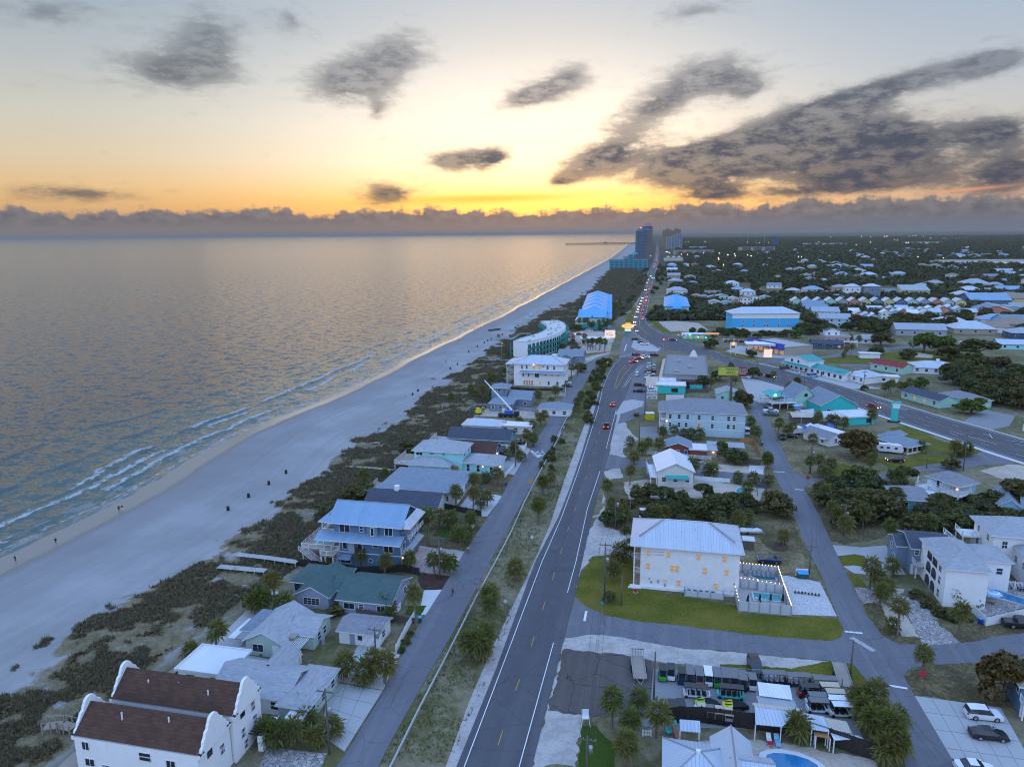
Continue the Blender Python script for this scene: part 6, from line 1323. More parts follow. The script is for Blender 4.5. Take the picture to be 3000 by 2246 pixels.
h = House('white_workshop','white gabled house with pale lean-to roof beside the dark magnolia',Ph,hp(Ph,10.6,-66)); h.block(0,0,10.6,6.,2.6,'gx',1.6,.4,'siding_white','shingle_grey'); h.win('r',3.,1.,1.,1.3,style='sm'); h.row('f',2,.8,1.,1.1); h.roof(-1.,3.,10.,7.,3.6,'shed',.5,.3,'metal_white'); h.awning('f',8.4,3.,2.6,1.4,'metal_grey',.3)
# restaurant cluster by the highway
Pr = (116.7,260.1)
h = House('restaurant','teal-walled beach restaurant with broad grey gable roofs near the highway',Pr,hp(Pr,13.,4),'restaurant'); h.block(0,0,13.5,16.,3.6,'gy',4.,.6,'board_turquoise','shingle_bluegrey'); h.win('f',3.,1.,1.4,1.2)
h.block(-5.,11.,3.5,22.,4.,'gy',4.6,.6,'siding_mint','shingle_bluegrey'); m = MB(); m.tube((-.75,10.96,5.2),(-.75,10.9,5.2),.75,n=16); h.part('arched_window',m,'glass'); h.block(-10.5,12.,-5.,21.,3.8,'hip',2.,.6,'siding_mint','shingle_bluegrey',z0=2.5); h.deck(-15.,9.5,-5.,21.,2.6,'trim',name='deck'); h.rail([(-5.,9.5),(-15.,9.5),(-15.,21.)],2.6); h.roof(-14.5,11.,-9.,20.,5.,'hip',1.6,.3,'trim_teal'); h.b = (-14.5,11.,-9.,20.,5.,0); h.lamp('f',1.4,5.6,'lamp_white',.3)
for x in (-14.3,-9.3): m = MB(); m.box(x-.08,11.,2.6,x+.08,11.16,5.); h.part('post',m,'trim')
h = House('bait_shop','low teal shop with flat white roof behind a row of palms',(120.1,245),hp((120.1,245),10.,8),'shop'); h.block(0,0,10.,9.,2.8,'flat',.2,.5,'stucco_turquoise','metal_white'); h.win('f',8.,.8,2.,1.3,fr='trim_dark'); h.block(-7.,2.,-.2,9.,2.6,'flat',.2,.4,'stucco_offwhite','metal_white')
h = House('bar_shack','open-sided bar shack with patched pale roof and tan awning',(101.4,245.6),hp((101.4,245.6),9.,-8),'bar'); h.block(0,3.,9.,9.,2.6,'gx',.8,.7,'wood_fence','metal_tan'); h.roof(8.,2.,14.,9.,2.7,'gx',.9,.3,'metal_silver'); h.block(8.2,2.4,13.8,8.8,2.6,'flat',.02,-.1,'siding_grey','metal_grey'); h.awning('f',3.,6.,2.4,2.2,'metal_tan',.5)
shed_roof('small grey open pavilion between the restaurant palms',[(104.3,247.8),(109.6,249.4),(113.6,259.4),(108,258.2)],2.6,'metal_silver')
def parasol(p, col, label): 
    r = thing('parasol',label,'parasol',p); m = MB(); m.cyl(0,0,0,2.4,.04); m.build('pole','steel',r); m = MB(); m.lathe([(1.5,2.05),(.7,2.4),(0,2.6)],8); m.build('canopy',col,r)
for q,c,nm in (((110.1,267.1),'car_sky','sky blue'),((112,268),'car_tan','sand-coloured'),((108.7,262.3),'car_blue','deep blue'),((107.3,257.7),'coral_paint','coral')): parasol(q,c,nm+' parasol in the restaurant garden')
def tent(p,col,label,s=2.): r = thing('canopy_tent',label,'tent',p); m = MB(); m.lathe([(s,1.9),(0,3.)],4); m.build('canopy',col,r); [MB().box(x*s*.66-.04,y*s*.66-.04,0,x*s*.66+.04,y*s*.66+.04,1.95).build('leg','steel',r) for x in (-1,1) for y in (-1,1)]
tent((100.3,235.2),'car_blue','blue canopy tent beside the white workshop'); tent((103.5,238.2),'trim','white canopy tent next to the blue one'); tent((110.1,237.2),'car_blue','second blue canopy tent behind the workshop'); 
r = thing('cargo_trailer','white box trailer parked under the palms by the back street','trailer',(97.2,234.5),rad(8)); m = MB(); m.box(-1.9,-1.1,.5,1.9,1.1,2.5); m.build('body','trim',r); [MB().tube((x,-1.1,.35),(x,1.1,.35),.34,n=10).build('axle_wheels','rubber',r) for x in (-.4,.5)]
r = thing('shop_sign','tall turquoise wave-topped sign at the highway edge','sign',(138.4,248.8),rad(-20)); m = MB(); m.prism([(-1.1,-.25),(1.1,-.25),(1.1,.25),(-1.1,.25)],.5,6.2); m.build('pylon','board_turquoise',r); m = MB(); m.box(-1.4,-.3,6.2,1.8,.3,7.6); m.build('crest','board_turquoise',r); m = MB(); m.box(-.9,-.34,5.2,1.5,-.26,6.9); m.build('sign_face','sign_white',r); m = MB(); m.box(-2,-.8,0,2,.8,.5); m.build('planter','mulch',r)
Px = (71.76,89.54)
h = House('blue_edge_house','blue two-storey house with brown roof and white balcony cut off by the right edge',Px,hp(Px,8.,-20)); h.block(.2,0,8.,5.,4.8,'hip',1.6,.5,'siding_blue','shingle_tan'); h.row('l',2,3.,.9,1.2); h.row('f',2,3.,1.,1.2); h.row('f',2,.6,1.,1.6); h.deck(.2,-1.3,8.,0,2.5,'trim',name='balcony'); h.rail([(.2,0),(.2,-1.3),(8.,-1.3)],2.5)
for x in (.3,4.,7.8): m = MB(); m.box(x,-1.25,2.5,x+.14,-1.1,4.7); h.part('post',m,'trim')

# ---------------------------------------------------------------- between the main road and the back street
Pl = (52.6,235.2)
h = House('apartment_block','long pale blue three-storey apartment block with grey hip roof',Pl,hp(Pl,26.),'building')
h.block(0,0,26.,15.,8.4,'hip',3.2,.6,'siding_pale_blue','shingle_grey')
for z in (2.9, 5.7):
    for x in (1.4,4.4,7.2 if z > 4 else 6.8,11.,15.4,20.6,22.4): h.win('f',x,z+.2,.9,1.4,gl='lit_soft' if x == 11. and z < 4 else 'glass')
m = MB(); m.box(-.02,-.05,2.5,26.02,-.01,2.7); m.box(-.02,-.05,5.3,26.02,-.01,5.45); h.part('band_trim',m,'trim'); h.row('r',3,5.8,.9,1.4); h.row('r',3,3.,.9,1.4)
for z in (2.8,5.6): h.deck(-2.2,.3,0,14.,z,'trim',posts=False,name='balcony'); h.rail([(0,.3),(-2.2,.3),(-2.2,14.)],z)
for y in (.4,7.,13.8): m = MB(); m.box(-2.2,y-.1,0,-2.,y+.1,8.2); h.part('post',m,'trim')
h.roof(-2.6,0.,.4,14.6,8.2,'hip',.8,.2,'shingle_grey'); h.b = (0,0,26.,15.,8.4,0); h.lamp('f',.2,4.9,'lamp_warm',.15)
Pk = (47.6,212.)
h = House('brick_cottage','dark red cottage with bright blue shutters and grey roof below the pale blue block',Pk,hp(Pk,14.))
h.block(0,0,7.6,7.5,2.8,'gy',1.6,.6,'siding_brick_red','shingle_bluegrey')
for x in (1.6,3.8): h.win('f',x,.9,1.,1.,gl='shutter_blue',style='')
h.door('f',6.2,.9,2.,'shutter_blue'); h.block(7.4,-1.,12.2,5.,2.5,'flat',.1,.4,'siding_brick_red','metal_white'); h.block(12.4,0,15.4,5.5,2.2,'flat',.1,.3,'stucco_tan','concrete'); h.lamp('f',2.,1.9,'lamp_warm',.16); h.roof(13.,5.,24.,9.,2.4,'shed',.3,.2,'metal_grey'); h.block(13.2,5.4,23.8,8.8,2.2,'flat',.02,-.1,'siding_grey','metal_grey')
Pm = (39.6,184.)
h = House('gable_building','pale grey building with broad white-grey gable roof and white outside stair',Pm,hp(Pm,9.4,-6))
h.block(0,0,9.4,13.,4.6,'gy',2.4,.5,'siding_offwhite','metal_white'); h.row('f',3,1.6,1.1,1.2); h.awning('f',5.,6.,3.4,1.6,'trim_teal',.4); h.deck(-2.2,0,-.1,11.,2.8,'trim',name='balcony'); h.rail([(-.1,0),(-2.2,0),(-2.2,11.)],2.8)
fence('white_fence','white wall along the pool garden south of the pale gable building',[(50.9,189.2),(60,186.4)],1.3,'trim',2.6,cat='wall',pm='trim')
fence('orange_fence','orange timber fence turning the corner behind the pale blue block',[(75,224.5),(79,223.5),(76,208.8)],1.8,'wood_orange'); fence('plank_fence','dark timber fence by the back street below the orange one',[(69.2,203.8),(74,202.2)],1.6,'wood_fence'); fence('white_rail_fence','white rail fence in front of the red cottage',[(40.1,213.8),(60.5,207)],1.2,'trim',2.4,rails='picket'); fence('grey_fence','weathered fence behind the trees of the white building',[(55.4,167.4),(61.2,166.3)],1.5,'wood_fence')
pool('small turquoise pool with pergola behind the tree row',[(59.5,179.3),(60.9,181.9),(62.5,182.1),(62.5,179.8),(60.9,177.3),(59.4,177.2)],'pool_water',.3)
r = thing('pergola','dark blue slatted pergola beside the small turquoise pool','pergola',(64.2,176.3),rad(-12)); [MB().box(-.1,.4*i,2.3,2.4,.4*i+.1,2.4).build('slat','car_navy',r) for i in range(9)]; [MB().box(x,y,0,x+.12,y+.12,2.3).build('post','car_navy',r) for x in (0,2.2) for y in (.1,3.)]
Ps = (68.2,315.)
h = House('strip_store','long flat grey-roofed strip store with lit shopfront beside the main road',Ps,hp(Ps,20.,-14),'store')
h.block(0,0,20.,56.,4.8,'flat',.5,.1,'stucco_grey','concrete_dark'); 
for i in range(8): h.win('l',6+i*6.,.6,3.4,2.3,gl='lit' if i in (0,3,6) else 'glass',style='m')
h.awning('l', 28., 50., 3.4, 1.8, 'metal_tan', .3)
for x,y in ((6.,8.),(12.,20.),(7.,34.),(14.,44.)): m = MB(); m.box(x-.8,y-.8,5.05,x+.8,y+.8,6.); h.part('roof_unit',m,'steel')
r = thing('obelisk_sign','pale stepped spire sign rising from the strip store roof','sign',(94.,362.)); m = MB(); m.prism([(-2,-1),(2,-1),(2,1),(-2,1)],0,5.2); m.build('base','stucco_offwhite',r); m = MB(); m.lathe([(2.2,5.2),(1.3,7.2),(.9,8.),(.5,8.1),(0,8.9)],4); m.build('spire','stucco_offwhite',r)
h = House('turquoise_shop','bright turquoise shop with white roof and coloured lights under its porch',(62.6,299.6),hp((62.6,299.6),12.6),'shop')
h.block(0,0,12.,8.,3.4,'flat',.2,.3,'stucco_turquoise','metal_white'); h.win('f',7.5,.8,2.6,1.6,gl='glass',style='m',fr='sign_maroon'); h.roof(-4.6,1.,.2,14.,3.2,'shed',1.2,.3,'metal_tan'); h.block(1.,8.,8.,15.,3.6,'flat',.3,.2,'stucco_offwhite','metal_white')
for i,c in enumerate(('neon_pink','lamp_warm','sig_green','neon_pink')): m = MB(); m.box(-4.2+1.*i,.9,2.5,-3.9+1.*i,1.05,2.7); h.part('porch_light',m,c)
for x in (-4.4,-2.2): m = MB(); m.box(x-.08,1.,0,x+.08,1.16,3.1); h.part('post',m,'trim_teal')
h = House('teal_hut','small turquoise hut with dark red canopy behind the billboard post',(78.3,305.3),hp((78.3,305.3),5.4),'hut'); h.block(0,0,5.4,4.,2.6,'flat',.2,.2,'stucco_turquoise','shingle_brown'); h.door('f',2.6,.9,2.,'trim_teal'); h.roof(-3.6,2.,8.,9.,3.,'flat',.1,.0,'shingle_brown')
h = House('mint_gable_hut','pale mint gabled outbuilding behind the pale blue block',(84.2,284.5),hp((84.2,284.5),9.)); h.block(0,0,9.,9.,3.,'gy',1.7,.4,'siding_mint','shingle_lightgrey'); h.row('f',2,1.,1.,1.1)
fence('plank_fence','dark timber fence behind the turquoise shop',[(67.5,300.1),(85.3,300.5)],1.6,'wood_fence'); fence('white_fence','white slatted screen behind the pale blue block',[(63.1,283.3),(70.3,283)],3.,'trim',2.4)
# ---------------------------------------------------------------- signs
def board(label,p,w,z0,z1,rz,mats,name='billboard',post=.3,pc='pole_wood',two=False):
    r = thing(name,label,'sign',p,rz); m = MB(); m.box(-w/2,-.15,z0,w/2,.15,z1); m.build('panel',mats,r)
    for x in ((-w*.4,w*.4) if two else (0,)): m = MB(); m.cyl(x,0,0,z0,post,post,10); m.build('post',pc,r)
    return r
def marks(par, x, z, n_, w_, hh, mat, y=-.19, gap=.3):
    """a line of small raised letter shapes, too far away to read"""
    for i in range(n_): k = random.uniform(.75,1.); m = MB(); m.box(x+i*w_,y-.02,z,x+i*w_+w_*(1-gap)*k,y+.02,z+hh*random.uniform(.85,1.)); m.build('letter',mat,par)
Pbb = (89.5,283.)
r = board('roadside billboard on one dark post, yellow-green with maroon end panel',Pbb,11.2,10.6,14.4,rad(-16),'sign_maroon',post=.5)
m = MB(); m.box(-5.4,-.2,10.9,2.4,-.16,14.2); m.build('yellow_panel','sign_yellowgreen',r); m = MB(); m.box(-5.6,-1.,10.3,5.6,-.2,10.4); m.build('catwalk','wood_fence',r)
text('lettering',"PIRATE'S",1.25,'text_dark',r,(-.1,-.22,13.4),bold=1); text('lettering','THE MOST\nFUN PLACE\nTO EAT',.82,'text_pale',r,(3.95,-.22,12.7))
for i,w_ in enumerate((3.4,4.2,3.)): m = MB(); m.box(-.3-w_/2,-.215,12.2-.5*i,-.3+w_/2,-.205,12.38-.5*i); m.build('text_line','text_dark',r)
r = board('white roadside sign with a large teal PAWN over red and blue bands',(55.6,274.8),4.1,3.4,8.3,rad(-12),'sign_white','pylon_sign',.12,'steel',True)
text('lettering','PAWN',1.55,'sign_teal',r,(0,-.18,6.3),bold=2); m = MB(); m.box(-1.95,-.19,4.75,1.95,-.16,5.45); m.build('red_band','sign_red',r); marks(r,-1.8,4.85,11,.33,.45,'sign_white',-.21); marks(r,-1.8,7.75,12,.24,.4,'sign_blue'); marks(r,-1.5,7.2,9,.24,.4,'sign_blue'); marks(r,-1.7,4.15,12,.28,.38,'sign_blue'); marks(r,-1.7,3.6,5,.3,.38,'sign_blue'); marks(r,.3,3.6,4,.36,.38,'text_dark')
r = board('backlit white sign with coloured script on teal posts by the resort',(58.9,421.5),6.2,6.6,11.2,rad(-10),'sign_lit','lightbox_sign',.3,'trim_teal',True); marks(r,-2.2,8.2,3,.5,1.6,'sign_teal',gap=.6); marks(r,-.6,9.2,4,.55,.9,'sign_amber',gap=.6); marks(r,-.3,7.8,4,.55,1.,'sign_red',gap=.6)
r = board('glowing yellow lozenge sign stacked over a small lightbox at the junction',(78.4,475.2),4.2,3.2,4.8,rad(-10),'sign_lit','neon_sign',.3,'trim_teal'); m = MB(); n_ = 20; m.prism([(4.2*math.cos(t),1.45*math.sin(t)) for t in np.linspace(0,2*math.pi,n_+1)[:n_]],-.2,.2,bot=True); o = m.build('lozenge','sign_yellow',r,(0,0,6.6)); o.rotation_euler = (math.pi/2,0,0); m = MB(); m.box(-3.,-.26,6.1,3.,-.2,7.1); m.build('pale_panel','sign_lit',r); marks(r,-2.6,6.4,8,.66,.4,'sign_amber',-.27); m = MB(); m.prism([(2.2*math.cos(t),1.*math.sin(t)) for t in np.linspace(0,math.pi,9)],-.18,.18,bot=True); o = m.build('crown_shape','sign_warm',r,(0,0,8.1)); o.rotation_euler = (math.pi/2,0,0); m = MB(); m.box(-2,-.2,1.2,2,.2,3.1); m.build('lower_panel','sign_teal',r)
r = board('white two-leg fuel sign with yellow disc and red panel',(124.7,394.9),3.6,3.8,7.4,rad(-12),'sign_white','fuel_sign',.14,'trim',True); m = MB(); m.tube((0,-.2,6.5),(0,-.14,6.5),.85,n=18); m.build('disc','sign_yellow',r); m = MB(); m.box(-1.,-.2,4.1,1.,-.15,5.3); m.build('red_panel','sign_red',r)
r = board('small backlit white price board at the street corner by the motel',(135.2,369.5),4.2,3.,7.2,rad(-12),'sign_lit','price_board',.12,'steel',True)
def roadsign(p,label,face='sign_amber',shape=4,h_=2.4,s=.45,rz=-.2):
    r = thing('road_sign',label,'road sign',p,rz,'small road signs'); m = MB(); m.cyl(0,0,0,h_,.04); m.build('post','steel',r); m = MB(); n_ = shape; m.prism([(s*math.cos(t),s*math.sin(t)) for t in np.linspace(0,2*math.pi,n_+1)[:n_]],-.02,.02,bot=True); o = m.build('plate',face,r,(0,-.06,h_)); o.rotation_euler = (math.pi/2,0 if n_ != 4 or s < .5 else math.pi/4,0); return r
for q,nm,f,n_,s in (((4.7,182.4),'yellow diamond warning sign at the curve of the shore lane','sign_amber',4,.6),((53.7,376.8),'first yellow diamond sign on the median near the junction','sign_amber',4,.7),((49.6,362.4),'second yellow diamond sign on the median, left of the first','sign_amber',4,.7),((58.8,389.2),'yellow diamond sign at the lane mouth by the crosswalk','sign_amber',4,.7),((80.4,183.7),'red and white no-entry sign at the branch off the back street','sign_red',8,.5),((61.75,95.86),'red stop sign at the corner below the lone palm','sign_red',8,.55),((-1.58,118.68),'white plate sign on the median nearest the palms','sign_white',4,.4),((4.13,146.52),'white plate sign farther along the median','sign_white',4,.4),((18.36,141.62),'white speed sign on the right gravel verge','sign_white',4,.45),((15.97,117.84),'green street-name sign at the lawn corner','sign_teal',4,.4)): roadsign(q,nm,f,n_,s=s)
# ---------------------------------------------------------------- curved hotel and its court
C_ = thing('curved_hotel','curved three-storey hotel with flat pale roof and teal galleries','hotel')
outer = [(0.9,389.8),(8.6,384.8),(15.8,395.9),(23.5,407.8),(29.5,423.1),(33.6,439.7),(35.1,454.8),(34.9,471),(31.7,485.7)]
inner = [(0.9,389.8),(5.1,401.4),(12.2,413.6),(17.7,425.2),(21.3,437.6),(22.5,446.4),(22.5,462),(21.4,473.6),(19.9,483)]
m = MB()
for a,b,c,d in zip(outer,outer[1:],inner[1:],inner): m.face([(*a,9.6),(*b,9.6),(*c,9.6),(*d,9.6)]) if a != d else m.face([(*a,9.6),(*b,9.6),(*c,9.6)])
ro = m.build('roof', 'concrete_pale', C_)
m = MB()
for L_ in (outer, inner):
    for a,b in zip(L_,L_[1:]): m.face([(*a,9.6),(*b,9.6),(*b,10.05),(*a,10.05)]); m.face([(*b,9.6),(*a,9.6),(*a,10.05),(*b,10.05)])
m.build('parapet', 'trim', ro)
m = MB()
for L_ in (outer, inner):
    for a,b in zip(L_,L_[1:]): m.face([(*a,0),(*b,0),(*b,9.58),(*a,9.58)])
a,b = outer[-1],inner[-1]; m.face([(*a,0),(*b,0),(*b,9.58),(*a,9.58)]); m.build('wall','stucco_white',C_)
for L_, sd in ((outer[1:], 1), (inner, -1)):
    for a, b in zip(L_, L_[1:]):
        a = Vector(a); b = Vector(b); Ln = (b-a).length; u_ = (b-a)/Ln; nn = Vector((u_.y,-u_.x))*sd; n_ = max(1,round(Ln/3.8)); an = math.atan2(u_.y,u_.x)
        for z in (3.,6.): m = MB(); p0,p1 = a+nn*.02,b+nn*.02; q0,q1 = a+nn*1.5,b+nn*1.5; m.face([(*p0,z),(*q0,z),(*q1,z),(*p1,z)]); m.face([(*q0,z-.2),(*q1,z-.2),(*q1,z+1.),(*q0,z+1.)]); m.face([(*q1,z-.2),(*q0,z-.2),(*q0,z+1.),(*q1,z+1.)]); m.build('gallery','trim_teal',C_)
        for i in range(n_):
            t = a+u_*(Ln*(i+.5)/n_)
            for z in (.4, 3.2, 6.2):
                w_ = MB(); w_.box(-1.3,-.08,0,1.3,.06,2.2); add('window',cached(('hw',random.random() < .12),lambda: w_.mesh('window','glass')),C_,(*(t+nn*.05),z),an)
            p = a+u_*(Ln*i/n_)+nn*1.5; m = MB(); m.box(p.x-.12,p.y-.12,0,p.x+.12,p.y+.12,9.5); m.build('column','trim_teal',C_)
for i in range(26): t = random.random()*7.4; k = int(t); f = t-k; p = Vector(outer[k+1 if k < 7 else 7])*(1-f)+Vector(outer[min(8,k+2)])*f; q = Vector(inner[k+1 if k < 7 else 7])*(1-f)+Vector(inner[min(8,k+2)])*f; s_ = random.uniform(.2,.8); c = p*(1-s_)+q*s_; m = MB(); m.box(c.x-.5,c.y-.4,9.6,c.x+.5,c.y+.4,10.3); m.build('roof_unit','steel',ro)
h = House('resort_office','flat white-roofed office pavilion among palms in the resort parking',(43.3,438.4),hp((43.3,438.4),17.,-8),'building'); h.block(0,0,17.,9.,3.4,'flat',.3,1.,'stucco_white','metal_white'); h.row('f',6,.5,1.4,2.2,fr='trim_dark'); h.lamp('f',15.,3.8,'lamp_white',.2)
# seafoam beach hotel with stepped metal roofs
Pv = (48.8,512.)
h = House('seafoam_hotel','seafoam hotel wing with stepped bright blue metal roofs receding along the beach',Pv,hp(Pv,21.,-9),'hotel'); h.fr = 'trim'; h.far = True
for i in range(6):
    y = i*34; x = i*-.6
    h.block(x,y,x+19.,y+30.,8.6,'gx' if i == 0 else 'hip',4.2,.8,'stucco_mint' if i == 0 else 'stucco_sky_blue','metal_aqua')
    h.row('r',4,6.,1.2,1.4); h.row('r',4,3.2,1.2,1.4); h.block(x+17.,y+6,x+23.,y+24.,7.4,'gx',2.4,.6,'stucco_sky_blue','metal_aqua'); h.row('r',3,5.,1.2,1.3); h.row('r',3,2.,1.2,1.3)
    h.row('l', 3, 5., 1.2, 1.3)
h.b = (0,0,19.,30,8.6,0); h.win('f',9.5,8.8,1.,1.); m = MB(); m.box(-.1,-.06,0,19.1,-.01,3.6); h.part('lower_band',m,'stucco_turquoise'); h.deck(-3.,3.,-.1,26.,3.,'trim',name='balcony'); h.deck(-3.,3.,-.1,26.,6.,'trim',name='balcony')
h = House('aqua_inn','aqua inn with tiered bright blue roofs beside the highway',(124.2,574.6),hp((124.2,574.6),19.,-12),'hotel'); h.far = True
for i in range(4): h.block(0,i*22.,19.,i*22.+19.,9.5-.01*i,'hip',4.,.9,'stucco_mint' if i == 0 else 'stucco_sky_blue','metal_aqua'); h.row('l',3,6.,1.2,1.4)
h.b = (0,0,19.,19.,9.5,0); h.row('f',4,6.,1.3,1.5); h.row('f',4,3.,1.3,1.5); h.roof(5.,-3.,14.,1.,8.,'hip',1.6,.4,'metal_aqua')
h = House('blue_hotel','long bright blue four-storey hotel with pale hip roof and lit windows',(154.,493.),hp((154.,493.),46.,-2),'hotel')
h.block(0,0,46.,17.,12.4,'hip',3.8,.9,'stucco_bright_blue','metal_silver'); m = MB(); m.box(-.06,-.07,9.,46.06,-.02,12.3); m.box(-.06,-.07,0,46.06,-.02,2.4); h.part('white_band',m,'stucco_white')
for x in (7.5, 15., 22.6, 24.6, 32., 38.6):
    for z,gl in ((10.,'lit_soft'),(6.4,'glass'),(3.4,'glass')):
        h.win('f',x,z,1.1,1.4,gl=gl if z > 9 else 'shutter_blue')
        if z < 9: m = MB(); m.box(x-.5,-.1,z-.5,x+.5,-.03,z-.12); h.part('lit_vent',m,'lit')
h.row('l',2,10.,1.2,1.4); h.row('l',2,6.4,1.2,1.4); h.row('f',9,.3,1.3,1.8,gl='lit_soft')
# motel with teal roof, market, fuel canopy
Pt = (139.,356.)
h = House('motel','white motel with long teal metal roofs and a row of doors',Pt,hp(Pt,38.,-70),'motel'); h.block(0,0,17.,9.,5.8,'gy',2.,.4,'siding_white','metal_teal'); h.row('f',2,4.2,1.,1.2,a=3,b=12,fr='trim_dark'); h.block(16.6,1.,38.,9.,3.,'gx',1.8,.5,'siding_white','metal_teal'); h.row('f',6,1.,1.2,1.3,fr='sign_maroon'); h.door('f',8.,mat='trim_dark'); h.roof(-.4,-2.2,17.,0.,2.9,'shed',.8,.2,'metal_teal'); h.b = (0,0,17.,9.,5.8,0); h.row('f',5,.9,1.1,1.2,fr='sign_maroon')
for i in range(6): m = MB(); m.box(.2+3.2*i,-2.1,0,.36+3.2*i,-1.94,2.8); h.part('post',m,'trim')
Pq = (141.5,419.)
h = House('market','corner market with deep royal-blue mansard awning and lit shopfront',Pq,hp(Pq,30.,-69),'store'); h.block(0,0,30.,20.,4.4,'flat',.3,.1,'stucco_tan','metal_grey'); h.row('f',7,.4,3.,2.2,gl='lit',style='m'); h.b = (0,0,30,20,4.4,0); h.awning('f',15.,30.4,6.4,2.4,'blue_awning',3.)
an = MB().box(6.,-1.62,4.4,24.,-1.55,4.5).build('sign_rail','sign_pink',h.root); marks(an,6.2,4.5,9,1.,1.3,'sign_pink',-1.7); marks(an,16.6,4.5,7,1.,1.3,'sign_pink',-1.7)
r = thing('fuel_canopy','white and blue striped fuel canopy with lit underside and pumps','canopy',(142.,402.),rad(-12)); m = MB(); m.box(-8,-5,4.8,8,5,5.8); m.build('deck','trim',r); m = MB(); m.box(-8.05,-5.05,5.1,8.05,5.05,5.4); m.build('stripe','shutter_blue',r)
for x in (-5.5, 5.5):
    for y in (-3,3): m = MB(); m.box(x-.25,y-.25,0,x+.25,y+.25,4.8); m.build('column','trim',r); m = MB(); m.box(x-1.6,y-.3,0,x-.9,y+.3,1.8); m.build('pump','sign_blue',r)
for x in (-5,0,5): m = MB(); m.box(x-.6,-.6,4.72,x+.6,.6,4.79); m.build('light_panel','lamp_warm',r)
h = House('snack_bar','low snack bar with glowing pink and blue lights and red-lettered sign',(111.4,458.5),hp((111.4,458.5),14.,-8),'bar'); h.far = True; h.block(0,0,14.,6.,3.,'flat',.2,.4,'stucco_turquoise','metal_white'); h.row('f',4,.6,2.,1.6,gl='lit'); 
for i,c in enumerate(('neon_blue','neon_pink','neon_blue','sig_green')): m = MB(); m.box(-3.+2.4*i,-.8,2.6,-2.4+2.4*i,-.6,2.85); h.part('neon_tube',m,c)
r = board('red-lettered pale banner sign over the snack bar',(131.7,462.4),9.,2.2,3.4,rad(-8),'sign_warm','banner_sign',.12,'steel',True)
# ---------------------------------------------------------------- east of the highway
fh_n = 0
def fh(label,p,w,d,hh,roof='hip',rh=2.,wall='siding_white',rm='shingle_grey',ang=-12.2,nf=3,ns=2,st=1,far=True,name='house',group=None,lit=.06,oh=.5):
    h = House(name,label,p,hp(p,w,ang),group=group); h.far = far; h.block(0,0,w,d,hh,roof,rh,oh,wall,rm)
    for s_ in range(st):
        z = hh*(s_+.35)/st; k = hh/st
        if nf: h.row('f',nf,z,min(1.3,w/nf*.45),min(1.4,k*.42),lit=lit)
        if ns: h.row('l' if p[0] > 60 else 'r',ns,z,1.,min(1.3,k*.4),lit=lit)
    return h
h = fh('low turquoise bungalow with dark hip roof beside the highway bend',(161.5,287.),19.,9.,2.9,'gx',1.8,'siding_mint','shingle_dark',-75,4,2,far=False); h.block(8.,12.,24.,20.,3.,'hip',1.8,.6,'siding_mint','shingle_grey'); h.row('f',4,.9,1.4,1.2)
h = fh('square white workshop with bright silver hip roof on the highway corner',(155.1,324.4),11.5,12.,3.2,'hip',2.4,'siding_white','metal_silver',-69,3,2,far=False); h.lamp('l',3.,2.5,'lamp_white',.2)
h = fh('small white garage with flat pale roof beside the silver-roofed workshop',(168.,318.),8.,5.,2.7,'flat',.1,'siding_white','metal_white',-20,2,1)
fh('house with red gable roof and open carport below the green field',(180.,350.),17.,9.,3.2,'gx',2.,'siding_mint','shingle_red',-62,3,2,far=False)
h = fh('wide white house with pale hip roof and chimney right of the red-roofed one',(195.,339.),20.,13.,3.1,'hip',2.4,'siding_white','metal_silver',-20,5,3,far=False); m = MB(); m.box(11.,6.,4.,12.4,7.4,6.4); h.part('chimney',m,'stucco_white')
h = fh('brick and white two-deck house with small square roof room',(189.5,425.3),14.,12.,5.4,'flat',.9,'siding_pink','concrete',-12,3,2,2,far=False); h.block(1.,4.,9.,11.,8.6,'gy',1.7,.5,'siding_white','shingle_dark',z0=5.7); h.row('f',2,6.4,1.,1.2); h.deck(0,-3.,18.,0,3.,'trim',name='deck'); h.rail([(0,0),(0,-3.),(18.,-3.),(18.,0)],3.)
fh('blue bungalow with dark roof and white posts below the brick house',(177.7,415.1),17.,9.,3.,'gx',2.,'siding_navy','shingle_dark',-14,4,2); fh('pale cottage with low hip roof and white porch right of the brick house',(211.4,433.2),17.,11.,2.9,'hip',2.4,'siding_white','shingle_lightgrey',-14,4,2)
fh('large grey double-gabled house among dark trees',(254,465.4),30.,14.,4.2,'gx',3.6,'siding_grey','metal_grey',-14,4,2); fh('white carport building in the field corner',(263.6,410.4),6.,6.,3.4,'hip',1.2,'siding_white','metal_grey',-14,2,1); fh('small white picnic shelter on the green field',(189.9,381.2),10.,4.,2.6,'flat',.05,'siding_white','metal_white',-12,0,0)
fh('dark-roofed bungalow with white sign post at the right edge of the highway',(176.,236.),14.,9.,3.,'hip',2.,'siding_white','shingle_dark',-60,3,2); fh('pale metal-roofed house at the right edge beyond the oak',(233.9,328.9),16.,10.,3.,'hip',2.,'siding_white','metal_silver',-16,3,2); fh('long pale-roofed house right of the big oak',(282.8,407.3),26.,10.,3.,'gx',2.4,'siding_aqua','metal_silver',-14,4,2)
